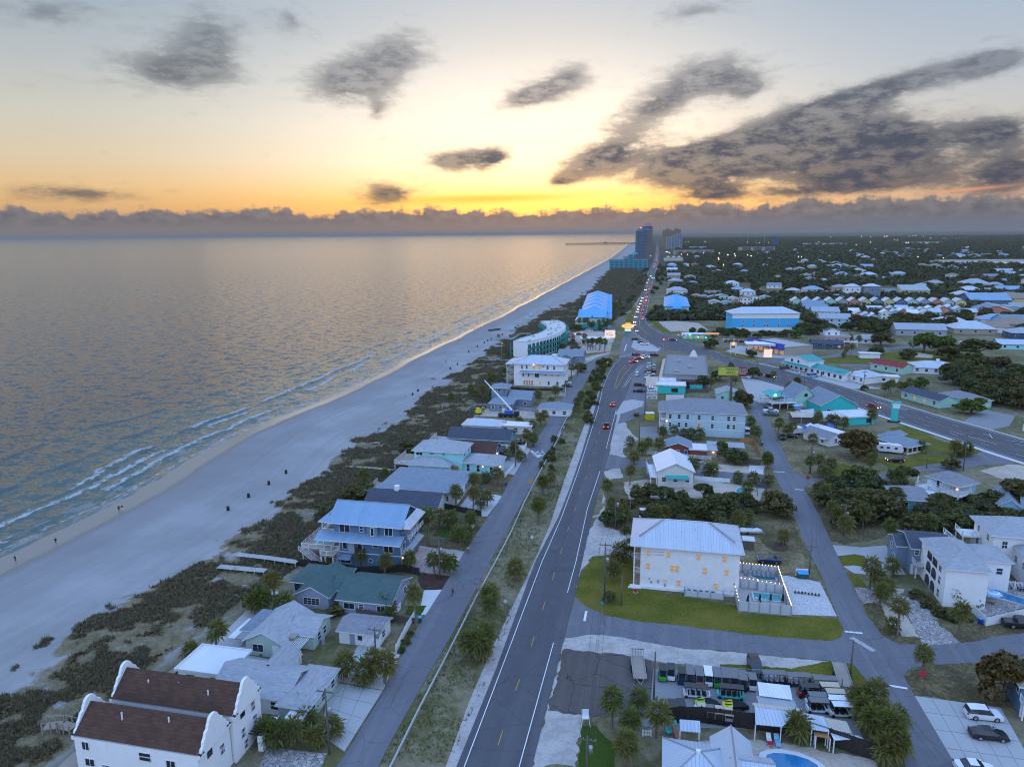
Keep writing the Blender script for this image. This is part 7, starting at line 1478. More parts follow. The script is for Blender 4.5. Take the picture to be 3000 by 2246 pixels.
# townhouse rows: fifteen gabled houses in a line and the cottages in front of them
rowcol = ['mint','pale_blue','steel','mint','grey','coral','yellow','steel','yellow','blue','mint','lilac','coral','sage','yellow']
A0, A1 = Vector((247.1,625.2)), Vector((377.3,603))
for i in range(15):
    p = A0*(1-i/14)+A1*(i/14); c = rowcol[i]
    fh(f'tall {c.replace("_"," ")} townhouse with pale gable roof, {["first","second","third","fourth","fifth","sixth","seventh","eighth","ninth","tenth","eleventh","twelfth","thirteenth","fourteenth","last"][i]} from the left in the row',tuple(p),8.2,13.,8.,'gy',3.2,'siding_'+c,'metal_silver',-12.4,2,3,2,name='townhouse',group='long townhouse row',lit=.12)
cc = ['mint','pale_blue','white','coral','yellow','aqua','sky_blue','sage']
front = [(268.9,563.7),(264.8,546),(264.9,535.8),(267.3,529),(292,581),(297,576.7),(288.4,551.3),(307,579.9),(316.2,583.1),(306.1,560.9),(294.1,550.9),(317.5,567.5),(307.8,549.9),(324.9,566.9),(317.5,549.2),(337.9,577.5),(327.9,555.6),(346.3,576.8),(357.6,583.9),(357.5,572.1),(353.9,553.7)]
for i,p in enumerate(front): c = cc[i*3 % 8]; fh(f'{c.replace("_"," ")} gabled cottage in the dense cluster before the townhouse row',p,7.4+i % 3,9.,5.2,'gy' if i % 4 else 'gx',2.6,'siding_'+c,'metal_silver' if i % 3 else 'metal_white',-12.4,2,2,2,name='cottage',group=f'{c} cottages of the cluster')
west = [((251.8,613.3),18,14),((239.8,581.1),19,14),((239,562.2),20,14),((225.3,516),21,13)]
for i,(p,w_,d_) in enumerate(west): fh(['aqua-walled rental house with bright blue roof at the left of the cluster','coral-ended rental house with blue roof, second in the stepped row','cream rental house with slate roof, third in the stepped row','pale blue rental house with grey roof nearest the palms of the stepped row'][i],p,w_,d_,5.6,'gx',3.4,['siding_aqua','siding_coral','siding_cream','siding_pale_blue'][i],'metal_steelblue' if i < 2 else 'metal_grey',-12.4,4,2,2)
nb = [((176.9,637.5),9,'pale_blue','gy',7),((184.7,627.6),9,'aqua','gy',7),((197.2,640.4),9,'coral','gy',6),((218,678.6),10,'white','gy',6),((230.4,688.2),10,'white','gy',6),((240.6,687.3),10,'aqua','gy',6),((190.6,691.8),10,'lilac','gy',6),((198.8,691.1),12,'mint','gy',7),((207.9,679.5),9,'white','gy',6),((232.9,722.2),14,'white','hip',9),((241.3,786.5),16,'bright_blue','hip',6),((207.5,762.5),16,'offwhite','flat',6),((180.7,715.3),10,'pink','hip',6),((185.2,703.4),10,'coral','hip',6),((173.6,793.6),22,'white','hip',5),((202.3,923.4),18,'tan','hip',7),((224.3,1028.2),18,'tan','gx',8),((258.2,1189.8),17,'pale_blue','gx',8),((297.5,1368),17,'sky_blue','hip',8),((326.2,1362.8),11,'white','gy',9),((342.9,1359.8),12,'pink','gy',9),((242.2,1002.4),16,'sky_blue','hip',7),((223,902),12,'sky_blue','hip',6),((269.3,1022.2),10,'mint','flat',5),((353.9,1316.8),22,'sky_blue','hip',5),((331.3,1178.4),16,'sage','hip',5),((273.2,914.8),18,'white','hip',4),((417.5,1346.3),16,'steel','hip',8),((380.1,1186.7),12,'white','hip',5),((364.3,1085.2),14,'tan','flat',4),((379.2,1031.4),10,'white','hip',5),((313.8,873.3),16,'white','gx',4),((482.1,1377.5),10,'white','hip',6),((472,1854.1),14,'steel','hip',7)]
nb += [((341.2,755.7),15,'tan','hip',10),((344.2,736),15,'white','hip',12),((363.1,734.2),16,'steel','hip',12),((320.5,778.3),20,'white','hip',6),((335.8,769.8),18,'white','flat',4),((400.2,777.1),18,'white','flat',5),((391.9,744.1),22,'grey','hip',5),((400.4,730.5),26,'yellow','shed',8),((475.3,837.7),14,'tan','hip',5),((516.7,885.4),20,'tan','hip',4),((439.3,702.6),20,'steel','gy',5),((440.6,691),14,'white','gy',5),((414.2,641),34,'blue','gx',6),((447.1,658.1),30,'yellow','hip',6),((461.2,656.8),30,'sky_blue','gx',5),((375.1,566.9),22,'coral','gy',5),((382.5,570.1),22,'white','gy',5),((396.5,572.9),16,'mint','gy',5),((406.6,576.1),20,'mint','gx',6),((308.8,510.2),20,'pale_blue','hip',3.5),((296,471.4),26,'tan','hip',3.5),((341.8,514.2),22,'white','hip',4),((318.1,475.3),16,'white','gx',4),((337.8,490.5),22,'grey','hip',4),((346.6,495.7),26,'sky_blue','gx',4.5),((316.3,445.2),18,'navy','hip',4),((546.1,863.7),30,'white','hip',5),((542.3,814),20,'tan','hip',6),((510.4,772.6),18,'white','flat',5),((487.3,775),24,'steel','hip',4),((526.8,770.8),24,'pink','gx',4),((596.6,978.1),14,'white','hip',8),((657.1,1017.4),14,'teal','flat',5),((644.1,971.7),18,'coral','gx',6),((701.8,986.9),14,'mint','hip',5),((549.8,1032.5),20,'sky_blue','hip',7),((566.3,1111.6),24,'steel','flat',4),((509.7,1038.2),20,'pale_blue','hip',6),((562.3,1174),18,'white','gy',5),((479,1055.4),18,'yellow','hip',6),((476.1,1018),20,'white','gx',3),((427.4,1049.8),16,'white','gx',4),((415.3,1051.5),14,'teal','hip',3),((402.5,938.5),14,'white','hip',5),((524.6,1267.8),14,'cream','hip',8),((483.1,1220.5),16,'white','hip',6),((589.6,1315.3),18,'mint','hip',6),((595.6,1356.4),10,'aqua','flat',5),((628.1,1288.3),20,'sage','gx',6),((751,1286.2),20,'white','hip',6),((752.7,1327.2),18,'grey','hip',5),((731,1232.3),14,'pale_blue','hip',5),((762.2,1126.2),24,'tan','gx',4),((727,1059.2),18,'white','gx',4),((773.7,1172.5),20,'white','flat',4),((899.3,1867.7),24,'white','hip',5),((1075.1,2293),20,'pink','hip',5),((1138.4,1846.3),26,'white','hip',5),((1173.9,1836.6),24,'sky_blue','hip',5),((1228.6,1865.4),20,'grey','hip',5),((1254.5,1858.2),22,'sky_blue','hip',6),((1115.5,2044.1),24,'white','flat',4),((882.9,2010.1),12,'white','flat',4),((469.3,1222.8),14,'white','hip',5),((302.4,780.2),14,'tan','hip',5)]
rms = ['metal_silver','shingle_lightgrey','metal_grey','shingle_bluegrey','shingle_tan','metal_blue']
for i, (p, w_, c, rf_, hh) in enumerate(nb):
    near = ['beyond the bright blue hotel','along the highway side','beside dark oaks'][i % 3] if i < 34 else ['in the wooded blocks to the right','behind the townhouse row','toward the far right edge'][0 if p[0] < 300 else (1 if p[1] > 650 else 2)]
    cn = c.replace('_',' '); rm = rms[(i*5+i//3) % 6]; st_ = 2 if hh > 5 else 1
    fh(f'{cn} {"two-storey" if st_ > 1 else "single-storey"} house with {["","pale","grey","slate","tan","blue"][rms.index(rm)] or "silver"} {dict(hip="hip",gx="gable",gy="front-gable",flat="flat",shed="slanted")[rf_]} roof {near}',p,w_,w_*.75 if rf_ != 'gy' else w_*1.1,hh,rf_,.15 if rf_ == 'flat' else w_*.17,'siding_'+c,rm,-12.4+random.uniform(-5,5),3 if p[1] < 1300 else 0,2 if p[1] < 1300 else 0,st_,group=f'{cn} houses {near}',lit=.05)

# ---------------------------------------------------------------- palms
PALMS = {
    'in the scrub garden of the mission house': [(-49.9,107.3,4.1),(-52.4,104.1,2.5),(-46.3,119.2,3.1),(-47.8,119.2,2.8),(-44.0,119.9,6.5),(-42.2,119.1,2.5),(-30.9,90.9,2.1),(-25.3,85.8,2.1),(-34.3,85.3,2.3),(-32.4,84.7,2.3),(-30.5,84.7,2.8),(-29.2,87.4,2.0),(-27.2,84.2,1.7)],
    'beside the shore lane near the small garage': [(-22.1,98.8,4.0),(-20.1,98.1,3.7),(-22.8,98.2,2.3),(-26.5,99.8,2.8),(-17.3,113.7,7.1),(-23.5,119.0,2.2),(-22.3,116.9,1.5)],
    'on the grassy median': [(-4.2,115.0,3.8),(-4.4,118.7,4.0),(0.2,131.7,2.9),(-7.4,104.3,3.6),(-6.1,103.8,4.4),(-4.4,107.1,3.6),(-5.2,103.8,2.6),(-4.8,123.3,2.1),(6.1,163.1,3.8),(8.0,179.4,3.7),(7.8,179.4,3.9),(10.3,184.6,3.1),(6.0,158.9,4.7),(6.2,161.2,4.7),(25.9,272.9,3.0),(29.0,287.8,2.6)],
    'in the garden below the old asphalt lot': [(13.6,87.5,4.6),(17.8,90.6,2.8),(15.9,86.1,2.9),(19.4,85.6,4.2),(14.7,80.1,3.6)],
    'on the lawn of the white corner building': [(20.1,130.5,3.0),(22.1,139.7,2.3),(25.0,140.4,3.5)],
    'in the tree belt behind the white corner building': [(24.4,172.3,5.2),(24.9,157.5,4.3),(26.2,158.9,3.3),(24.2,162.7,4.0),(32.2,185.3,4.5),(31.9,174.9,2.5),(55.3,191.0,2.5),(56.8,191.0,2.7),(62.3,186.4,2.0),(61.3,174.7,3.4),(69.5,183.7,2.2),(66.2,184.4,2.4),(56.0,158.7,2.2),(53.0,156.0,2.9),(36.9,160.5,2.4),(34.1,159.6,2.8),(59.3,145.8,2.7),(50.9,191.8,3.9)],
    'around the red cottage and the pale blue block': [(42.5,213.7,4.0),(45.6,212.1,4.0),(37.7,217.1,3.1),(36.4,203.2,2.7),(50.5,228.9,3.2),(54.1,228.8,3.8),(57.2,228.7,2.7),(59.8,228.6,2.7),(62.6,228.5,2.7),(83.2,238.3,3.6),(80.4,226.1,3.7),(74.5,197.9,3.3),(40.2,211.4,3.0)],
    'along the back street lots': [(74.8,198.5,3.4),(87.8,226.0,6.6),(91.2,227.4,4.1),(94.2,230.2,4.3),(93.4,212.3,5.2),(85.0,193.8,4.1),(87.9,194.8,4.1),(87.4,187.5,2.9),(91.5,194.7,2.8),(104.0,196.6,3.4),(104.6,235.2,6.1),(111.6,240.5,3.8),(113.1,238.9,3.8),(116.0,239.6,2.9),(128.6,245.7,4.3),(87.9,190.6,2.4),(128.0,212.6,2.4),(135.2,207.4,3.7),(139.9,208.5,2.8),(137.1,208.0,2.0)],
    'in the wooded lot right of the back street': [(81.4,143.1,6.0),(92.7,152.3,2.9),(95.4,151.6,3.2),(73.5,146.7,5.3),(78.9,169.8,4.0),(75.8,159.1,4.2),(75.8,155.1,4.0),(79.8,174.0,2.7),(80.7,159.4,3.1),(81.5,155.0,4.0),(103.6,184.6,2.9),(104.9,182.6,3.5),(82.8,168.0,3.0)],
    'by the cobbled drive': [(69.0,126.4,4.9),(67.7,120.0,3.3),(65.5,109.7,5.8),(65.9,111.7,1.5),(76.1,110.0,4.9),(81.3,120.3,3.1),(76.6,132.0,2.4),(70.3,122.5,2.8),(70.0,125.4,3.1)],
    'standing alone at the street corner': [(63.4,98.5,4.3)],
    'in the clump at the end of the cart yard': [(49.6,90.8,2.8),(51.1,89.3,4.5),(50.2,86.1,4.1),(48.2,83.6,4.0),(49.5,82.0,4.7),(49.8,80.4,3.1),(47.9,80.1,2.8),(48.7,86.8,3.4),(49.3,89.2,3.0),(50.9,83.8,4.3)],
    'inside the cart yard above the dark fence': [(38.8,85.0,2.6)],
    'in the gardens of the beach-side houses': [(-26.3,133.6,3.7),(-32.1,137.9,3.1),(-21.6,135.6,3.1),(-16.2,134.1,3.4),(-14.3,134.8,2.6),(-13.1,134.1,2.7),(-19.0,148.2,7.0),(-21.7,155.8,3.3),(-17.5,157.5,3.5),(-15.0,157.5,2.7),(-12.6,150.5,2.2),(-10.5,149.6,2.6),(-11.8,146.4,3.7),(-9.9,165.9,5.7),(-14.4,169.0,4.9),(-8.1,168.9,2.5),(-6.6,170.9,2.9),(-10.2,157.4,2.7),(-10.5,182.2,3.5),(-7.2,188.2,1.8),(-4.1,186.8,3.6),(-0.2,212.6,3.5),(-1.7,208.7,2.2)],
    'at the dune edge': [(-40.6,185.3,4.0),(-36.6,192.7,1.9),(-40.9,178.3,1.9),(-38.0,178.2,2.4),(-42.6,178.9,2.2),(-44.0,177.8,1.7),(-25.2,287.6,2.1),(-17.7,300.0,3.0),(-15.2,292.9,2.4),(-7.9,320.2,3.8),(-3.5,337.3,3.4),(-9.8,325.9,3.2)],
    'along the lane by the crane plot': [(18.2,291.6,3.7),(15.5,272.3,3.8),(12.0,250.1,3.9),(10.2,248.5,3.5),(7.2,239.6,3.1),(-2.7,242.3,2.0),(2.6,247.0,2.1),(4.8,226.9,3.2),(6.7,222.6,3.1),(1.0,212.3,2.2),(2.5,207.3,2.2),(-12.0,290.4,4.8),(-8.7,283.7,2.9),(0.5,285.5,2.9),(3.5,285.4,3.7),(4.8,287.5,2.6),(10.9,291.9,2.1),(28.9,338.9,4.6),(31.9,338.8,4.6)],
    'in the resort parking court': [(2.5,393.0,4.9),(4.4,391.9,6.5),(6.5,393.9,6.1),(14.9,412.7,5.9),(17.3,414.8,3.7),(19.4,412.4,2.6),(21.2,412.3,2.2),(23.9,414.4,1.8),(27.8,418.8,3.4),(29.5,416.4,2.8),(31.1,418.6,2.6),(37.7,435.0,2.7),(35.5,413.8,2.8),(38.9,422.8,2.4),(45.3,433.3,6.3),(44.9,416.7,5.7),(46.9,417.7,5.6),(48.3,417.7,5.9),(50.1,417.6,5.6),(51.9,414.0,6.4),(53.6,422.0,5.2),(54.2,409.4,6.4)],
    'in front of the seafoam hotel': [(48.0,504.7,7.3),(49.3,504.6,2.4),(51.7,504.5,7.3),(54.2,504.3,7.7),(55.7,504.2,5.1),(57.2,504.1,3.8),(58.5,504.0,5.3),(62.3,503.8,6.0),(63.3,503.7,2.4),(65.1,503.6,7.3),(66.4,503.5,4.2),(68.6,503.4,7.3),(70.3,503.2,6.0),(46.3,504.8,3.1),(44.1,505.0,2.7)],
    'along the highway verge': [(124.2,302.3,4.5),(122.6,305.9,1.8),(129.4,247.2,3.8),(109.4,246.3,3.8),(156.4,290.0,4.4),(157.6,290.0,5.3),(160.9,294.2,4.7),(167.5,298.3,3.0),(169.0,298.3,3.0),(171.8,300.4,4.0),(190.6,291.9,6.1),(136.6,210.1,3.1),(140.7,210.0,2.4),(124.1,302.3,4.5),(84.8,326.1,2.7),(101.4,315.2,3.2),(110.3,350.4,2.3),(121.1,321.9,3.7),(106.4,286.7,2.7),(87.5,305.0,4.1)],
    'by the green field': [(183.4,383.4,5.0),(187.5,386.8,5.7),(182.7,385.3,1.9),(213.8,433.0,3.5),(211.1,437.9,3.6)],
}
def stature(h): return 'short' if h < 2.6 else ('medium-tall' if h < 4.6 else 'tall')
ORD = 'first second third fourth fifth sixth seventh eighth ninth tenth eleventh twelfth thirteenth fourteenth fifteenth sixteenth seventeenth eighteenth nineteenth twentieth twenty-first twenty-second twenty-third twenty-fourth twenty-fifth twenty-sixth twenty-seventh twenty-eighth twenty-ninth thirtieth'.split()
for where, L_ in PALMS.items():
    for i,(x,y,h_) in enumerate(sorted(L_,key=lambda t: t[1])):
        palm((x,y),h_,f'{stature(h_)} cabbage palm {where}'+(f', {ORD[i]} nearest' if len(L_) > 1 else ''),f'palms {where}',s=random.uniform(.82,1.08)*(1. if h_ > 2 else .85))
for i in range(26): t = i/25; palm(tuple(Vector((243.8,609.6))*(1-t)+Vector((219,510.3))*t),random.uniform(3.,4.4),f'young palm in the row by the stepped rental houses, {ORD[25-i]} nearest','palm rows by the rental houses',.8)
for i in range(22): t = i/21; palm(tuple(Vector((68.5,508.4))*(1-t)+Vector((107.6,699.3))*t),random.uniform(3.5,5.5),f'palm in the line along the street side of the seafoam hotel, {ORD[i]} nearest','palms beside the seafoam hotel',.9)
# ---------------------------------------------------------------- broadleaf trees and shrubs
for q,h_,w_,lf,nm in (((51.4,163),5.2,8.8,'oak_leaf','round dark oak behind the right end of the white building'),((64.9,164.2),5.6,9.4,'oak_leaf','spreading dark oak overhanging the back street'),((38.2,172),4.4,8.,'oak_leaf','dark oak left of the white building roof'),((32.8,172.7),4.,6.,'bush_leaf','leafy tree left in the belt by the main road'),((35.8,162.4),3.8,8.,'oak_leaf','low wide oak just behind the white building'),((45.7,162.7),4.4,7.,'oak_leaf','oak directly behind the white building ridge'),((49.4,173.9),4.6,5.5,'oak_leaf','slim oak by the pool garden'),((48.64,154.78),2.8,6.,'bush_leaf','low bushy tree touching the white building eaves'),((66.6,203.8),4.2,8.5,'oak_leaf','dark tree beside the red cottage carport'),((65.6,213.1),4.2,4.,'bright_leaf','small bright tree beside the red cottage'),((23.91,158.01),4.,7.,'oak_leaf','dark tree cluster by the gravel frontage'),((105.8,208.2),9.,13.,'magnolia_leaf','huge brown-green magnolia beside the caravan'),((72.09,92.62),7.2,8.2,'magnolia_leaf','glossy magnolia at the right edge above the slab forecourt'),((76.43,93.28),6.5,6.,'magnolia_leaf','second magnolia cut off by the right edge'),((93.1,181),6.,10.,'bush_leaf','yellow-green spreading tree at the branch lane'),((86.81,159.28),7.4,12.,'oak_leaf','big oak in the middle of the wooded lot'),((80.21,157.21),6.,9.,'oak_leaf','dark oak at the street side of the wooded lot'),((92.9,165.3),6.4,9.,'oak_leaf','oak beside the half-hidden teal house'),((107.3,184.5),5.,7.,'oak_leaf','tree between the lane and the teal house'),((101.4,162),5.,8.,'oak_leaf','oak below the white decks'),((105.5,160.4),5.,8.,'oak_leaf','dense oak under the lookout deck'),((112.9,162.5),5.4,8.,'oak_leaf','oak under the blue gable house'),((123.7,163.8),8.6,10.,'oak_leaf','tall oak at the right edge above the white stilt house'),((118.3,164.8),5.,8.,'oak_leaf','oak between the gable house and the tall edge oak'),((91.38,152.01),4.6,7.,'oak_leaf','oak behind the dark-gabled blue house'),((127.5,196.5),3.6,6.,'bush_leaf','round tree at the highway branch'),((235,399.7),11.,17.,'bright_leaf','tall fresh-green tree at the edge of the green field'),((242,393.5),10.,16.,'bright_leaf','second fresh-green tree right of the tall one'),((233.1,372),9.,17.,'oak_leaf','dark spreading oak below the two fresh-green trees'),((252.6,379.8),10.,22.,'oak_leaf','very wide dark oak on the right of the field'),((213.6,378.3),5.6,11.,'oak_leaf','round dark tree in the middle of the field'),((205,393.5),4.4,9.,'oak_leaf','small round tree at the lane side of the field'),((222.5,423.5),8.,14.,'oak_leaf','brownish oak behind the pale porch cottage'),((179.6,305.9),5.,8.,'bright_leaf','light green tree beside the palm group at the highway'),((173.3,259.7),7.,12.,'bright_leaf','light green tree at the edge of the dark grove'),((190.7,283.5),6.,8.,'bright_leaf','yellow-green tree inside the dark grove'),((207.6,334.3),4.,6.,'pine_leaf','young pine below the wide white house'),((185.5,459.1),7.,12.,'bright_leaf','bright green tree right of the blue hotel'),((133,387.8),4.6,7.,'bush_leaf','round bush-tree on the fuel station corner'),((118.7,420.5),6.,11.,'oak_leaf','dark oak clump by the junction'),((113.9,328.8),5.4,8.,'oak_leaf','dark round tree at the highway by the store'),((91.2,271.6),8.,9.,'oak_leaf','dark oak at the rear of the pale blue block'),((84.6,307.4),6.,7.,'oak_leaf','oak beside the turquoise hut'),((97,324.3),5.,9.,'bright_leaf','yellow-green tree under the billboard'),((34.8,349.7),4.5,8.,'bush_leaf','bushy tree at the shore lane bend'),((-41.9,175.5),4.,9.,'oak_leaf','windblown oak at the dune edge by the low house'),((-44.8,164.2),4.,8.,'oak_leaf','oak beside the raised pool deck'),((-48.36,121.48),4.2,6.,'bush_leaf','leafy tree group on the dune by the lilac house'),((-32.2,216.7),4.,9.,'oak_leaf','oak at the dune edge by the aqua house'),((-32.64,118.63),2.,4.,'bush_leaf','round shrub tree in front of the lilac house')):
    tree(q, h_, nm, lf, None, w_)
for q,h_,w_,nm in (((17.84,121.67),2.4,3.2,'dense shrub beside the power pole on the corner lawn'),((76.24,122.78),1.6,3.4,'clipped dark shrub by the villa drive, uppermost'),((76.41,119.81),1.7,3.4,'clipped dark shrub in the middle of the villa bed'),((76.65,116.55),1.7,3.2,'clipped dark shrub at the villa corner'),((77.78,115.27),1.8,3.8,'dark hedge shrub under the villa front palm'),((80.51,115.22),1.6,3.,'hedge shrub between the front palm and white fence'),((85.15,119),2.2,1.8,'upright shrub by the pool terrace gate'),((-17.91,111.28),1.,1.6,'low shrub in front of the white wall, upper'),((-18.38,108.92),1.,1.8,'low shrub in front of the white wall, middle'),((-18.69,106.65),.9,1.4,'yellowish shrub at the end of the white wall'),((-41.85,106.11),.8,1.,'small shrub at the pale green cottage door'),((22.6,317.6),3.,5.,'shrub at the corner of the white beach house'),((26.12,153.52),1.6,3.,'shrub by the hero driveway palms'),((153.8,302.3),2.,4.,'shrub at the foot of the twin power poles')): bush(q,h_,w_,nm)
LF = ['oak_leaf','oak_leaf','bush_leaf','magnolia_leaf','pine_leaf']
def inside(p, poly):
    r_ = False; n_ = len(poly)
    for i in range(n_):
        a, b = poly[i], poly[i-1]
        if (a[1] > p[1]) != (b[1] > p[1]) and p[0] < (b[0]-a[0])*(p[1]-a[1])/(b[1]-a[1])+a[0]: r_ = not r_
    return r_
def scatter(poly, n_, gap, fn, avoid=True):
    xs = [p[0] for p in poly]; ys = [p[1] for p in poly]; got = []; new = []; tries = 0
    while len(got) < n_ and tries < n_*40:
        tries += 1; p = (random.uniform(min(xs),max(xs)),random.uniform(min(ys),max(ys)))
        if not inside(p, poly): continue
        if avoid and any((p[0]-a)**2+(p[1]-b)**2 < (c+gap*.45)**2 for a,b,c in OCC): continue
        if any((p[0]-a)**2+(p[1]-b)**2 < gap*gap for a,b in got): continue
        got.append(p); fn(p)
        if n_ <= 30: new.append(list(COL.objects)[-1].parent or list(COL.objects)[-1])
    for i,o in enumerate(sorted(new,key=lambda o: o.location.y)): o['label'] = o['label']+f', {ORD[i]} nearest'
    return got
grove = [(189.6,312.7),(213.7,335.4),(237.1,346),(240.3,326),(238.8,303.4),(206.3,260.3),(195.3,262.4),(184,268.2),(192.6,296.2)]
scatter(grove,40,4.5,lambda p: tree(p,random.uniform(6,9),'dark evergreen oak in the dense grove right of the highway',random.choice(LF),'oaks of the dense grove',random.uniform(9,13)),False)
belt = [(186.6,469.6),(185.9,459.1),(237,488.9),(250.4,455.2),(323.5,501.3),(341.7,449.6),(410.3,542.6),(352.6,562.1),(297.7,543.6),(262.5,525),(236.3,526.9),(202,509.5)]
scatter(belt,60,6.,lambda p: tree(p,random.uniform(5.5,9),'dark oak in the tree belt below the cottage cluster',random.choice(LF),'oaks below the cottage cluster',random.uniform(9,14)))
mid = [(305.3,794.2),(454.8,874.5),(637.5,870.8),(1094.6,1504.8),(556.1,1457.2),(390.8,1599.5),(158.6,663.2),(219.6,803.3)]
scatter(mid,110,9.,lambda p: tree(p,random.uniform(6,10),'dark tree among the far houses behind the townhouse row','oak_leaf' if random.random() < .7 else 'pine_leaf','trees among the far houses',random.uniform(10,16)))
hwside = [(105.3,564.8),(116.7,578.9),(192.3,905.6),(302.6,1410.9),(335.5,1611.3),(217.4,1079.5),(140.1,719.1)]
scatter(hwside,28,4.,lambda p: tree(p,random.uniform(3.5,6),'roadside tree east of the highway traffic','oak_leaf','roadside trees by the traffic',random.uniform(5,8)))
lside = [(88.3,566.1),(111.9,667.2),(153.7,857.4),(256.1,1334),(253.7,1375.9),(154.7,910.1),(100.9,648.6)]
scatter(lside,30,4.,lambda p: tree(p,random.uniform(2.5,4.5),'scrubby tree between the dune and the highway','bush_leaf','scrub trees west of the highway',random.uniform(4,7)))
med = [(26.5,242.1),(33.1,276.8),(45.9,339.7),(53.6,373.1),(49.3,380.9),(39.6,343.1),(29.4,294.6)]
scatter(med,34,2.4,lambda p: bush(p,random.uniform(1.6,3.2),random.uniform(2.5,4.5),'windblown shrub in the planted median before the junction','bush_leaf','median shrubs before the junction'),False)
scatter([(8,200.4),(13.3,229.1),(16.8,227.2),(11.8,194.8),(9.1,184.7)],8,2.,lambda p: bush(p,random.uniform(1.2,2.2),random.uniform(2.,3.4),'dark shrub on the median beside the lane chevrons','bush_leaf','median shrubs by the chevrons'),False)
scatter([(111.2,491.2),(128.5,478.7),(140.4,456.8),(182.6,459.3),(194,488.8),(150.8,491.6),(135.3,483.9)],26,3.,lambda p: tree(p,random.uniform(3,5),'dark shrubby tree along the foot of the blue hotel','oak_leaf','trees at the foot of the blue hotel',random.uniform(4,8)))
scatter([(23.6,172.9),(31.5,177.1),(61.2,170.9),(54.71,150.36),(54.21,156.44),(29.18,158.81),(22.2,158.96)],14,2.6,lambda p: tree(p,random.uniform(3,4.6),'dark tree in the belt behind the white building',random.choice(LF),'belt trees behind the white building',random.uniform(4.5,6.5)))
scatter([(79.4,177.6),(87.5,181.2),(97.4,180.9),(92.37,159.15),(86.46,150.75),(75.46,148.32),(75.96,159.52)],14,2.8,lambda p: tree(p,random.uniform(4,6),'dark tree filling the wooded lot',random.choice(LF),'filler trees of the wooded lot',random.uniform(6,9)))
scatter([(101.1,166.8),(116.9,169.7),(126.6,161.4),(119.32,151.42),(102.58,151.77),(93.55,153.35)],16,3.,lambda p: tree(p,random.uniform(3.5,5.5),'dark tree below the white decks',random.choice(LF),'trees below the white decks',random.uniform(6,9)))
# ---------------------------------------------------------------- stuff: dune scrub, grasses and the far woods
def leafmass(name, P, size, per, flat, mat, label, up=.4):
    n_ = len(P); P = np.repeat(np.asarray(P),per,0); sz = np.repeat(np.asarray(size),per)
    u = rng.normal(size=(n_*per,3)); u /= np.linalg.norm(u,axis=1)[:,None]; u[:,2] = np.abs(u[:,2]); r_ = rng.uniform(.3,1.,n_*per)**.5
    c = P+u*(sz*r_)[:,None]*np.array([1,1,flat]); nrm = u+rng.normal(size=u.shape)*.5+np.array([0,0,up]); nrm /= np.linalg.norm(nrm,axis=1)[:,None]
    t = np.cross(nrm,rng.normal(size=u.shape)); t /= np.linalg.norm(t,axis=1)[:,None]; b = np.cross(nrm,t); k = (sz*rng.uniform(.22,.42,len(sz)))[:,None]
    V = np.stack([c-t*k-b*k*.6,c+t*k-b*k*.6,c+b*k],1).reshape(-1,3); me = bpy.data.meshes.new(name); N_ = len(V)//3
    me.vertices.add(len(V)); me.vertices.foreach_set('co',V.ravel()); me.loops.add(N_*3); me.loops.foreach_set('vertex_index',np.arange(N_*3)); me.polygons.add(N_); me.polygons.foreach_set('loop_start',np.arange(0,N_*3,3)); me.update(); me.materials.append(M(mat))
    return tag(add(name, me), label, kind='stuff')
def blades(name, P, h_, per, mat, label):
    n_ = len(P); P = np.repeat(np.asarray(P),per,0); h_ = np.repeat(h_,per); a = rng.uniform(0,6.28,n_*per); d = np.stack([np.cos(a),np.sin(a),0*a],1); w = np.stack([-np.sin(a),np.cos(a),0*a],1)
    base = P+d*(rng.uniform(0,.25,n_*per)*h_)[:,None]; tip = base+d*(h_*rng.uniform(.15,.7,n_*per))[:,None]+np.array([0,0,1])*(h_*rng.uniform(.6,1.1,n_*per))[:,None]; k = (h_*.09)[:,None]
    V = np.stack([base-w*k,base+w*k,tip],1).reshape(-1,3); N_ = len(V)//3; me = bpy.data.meshes.new(name); me.vertices.add(len(V)); me.vertices.foreach_set('co',V.ravel()); me.loops.add(N_*3); me.loops.foreach_set('vertex_index',np.arange(N_*3)); me.polygons.add(N_); me.polygons.foreach_set('loop_start',np.arange(0,N_*3,3)); me.update(); me.materials.append(M(mat)); return tag(add(name,me),label,kind='stuff')
yy = 60+rng.power(.5,170000)*1640; xx = np.interp(yy,[a for a,b in DUNE_L],[b for a,b in DUNE_L])-6+rng.uniform(0,1,len(yy))*(np.interp(yy,[a for a,b in DUNE_R],[b for a,b in DUNE_R])-np.interp(yy,[a for a,b in DUNE_L],[b for a,b in DUNE_L])+6)
dmv = dune_mask(xx,yy)*1.05+(fbm(xx/9,yy/9,11)-.5)*2.+(fbm(xx/2.5,yy/2.5,17)-.5)*1.2; keep = dmv > .76; xx,yy = xx[keep],yy[keep]
zz = ground_z(xx, yy); n1_ = int(len(xx)*.45)
leafmass('dune_scrub',np.stack([xx,yy,zz],1)[:n1_],rng.uniform(.3,.9,n1_)*np.clip(.75+yy[:n1_]/900,.7,2.4),10,.5,'dune_leaf','low brown-green scrub covering the dune strip')
blades('sea_oats',np.stack([xx,yy,zz],1)[n1_:],rng.uniform(.45,1.1,len(xx)-n1_)*np.clip(.8+yy[n1_:]/900,.8,2.),5,'oat_leaf','pale sea oats and dune grasses on the dune strip')
gx, gy = [], []
mp = [(-17.63,81.21),(-8.68,81.1),(-3.3,103.37),(3.34,137.09),(8.47,157.43),(30.3,271.2),(28.9,264.9),(27.9,294.7),(12.8,223.8),(7.2,194.1),(-4,141.31),(-10.2,113.61),(-13.69,99.03)]
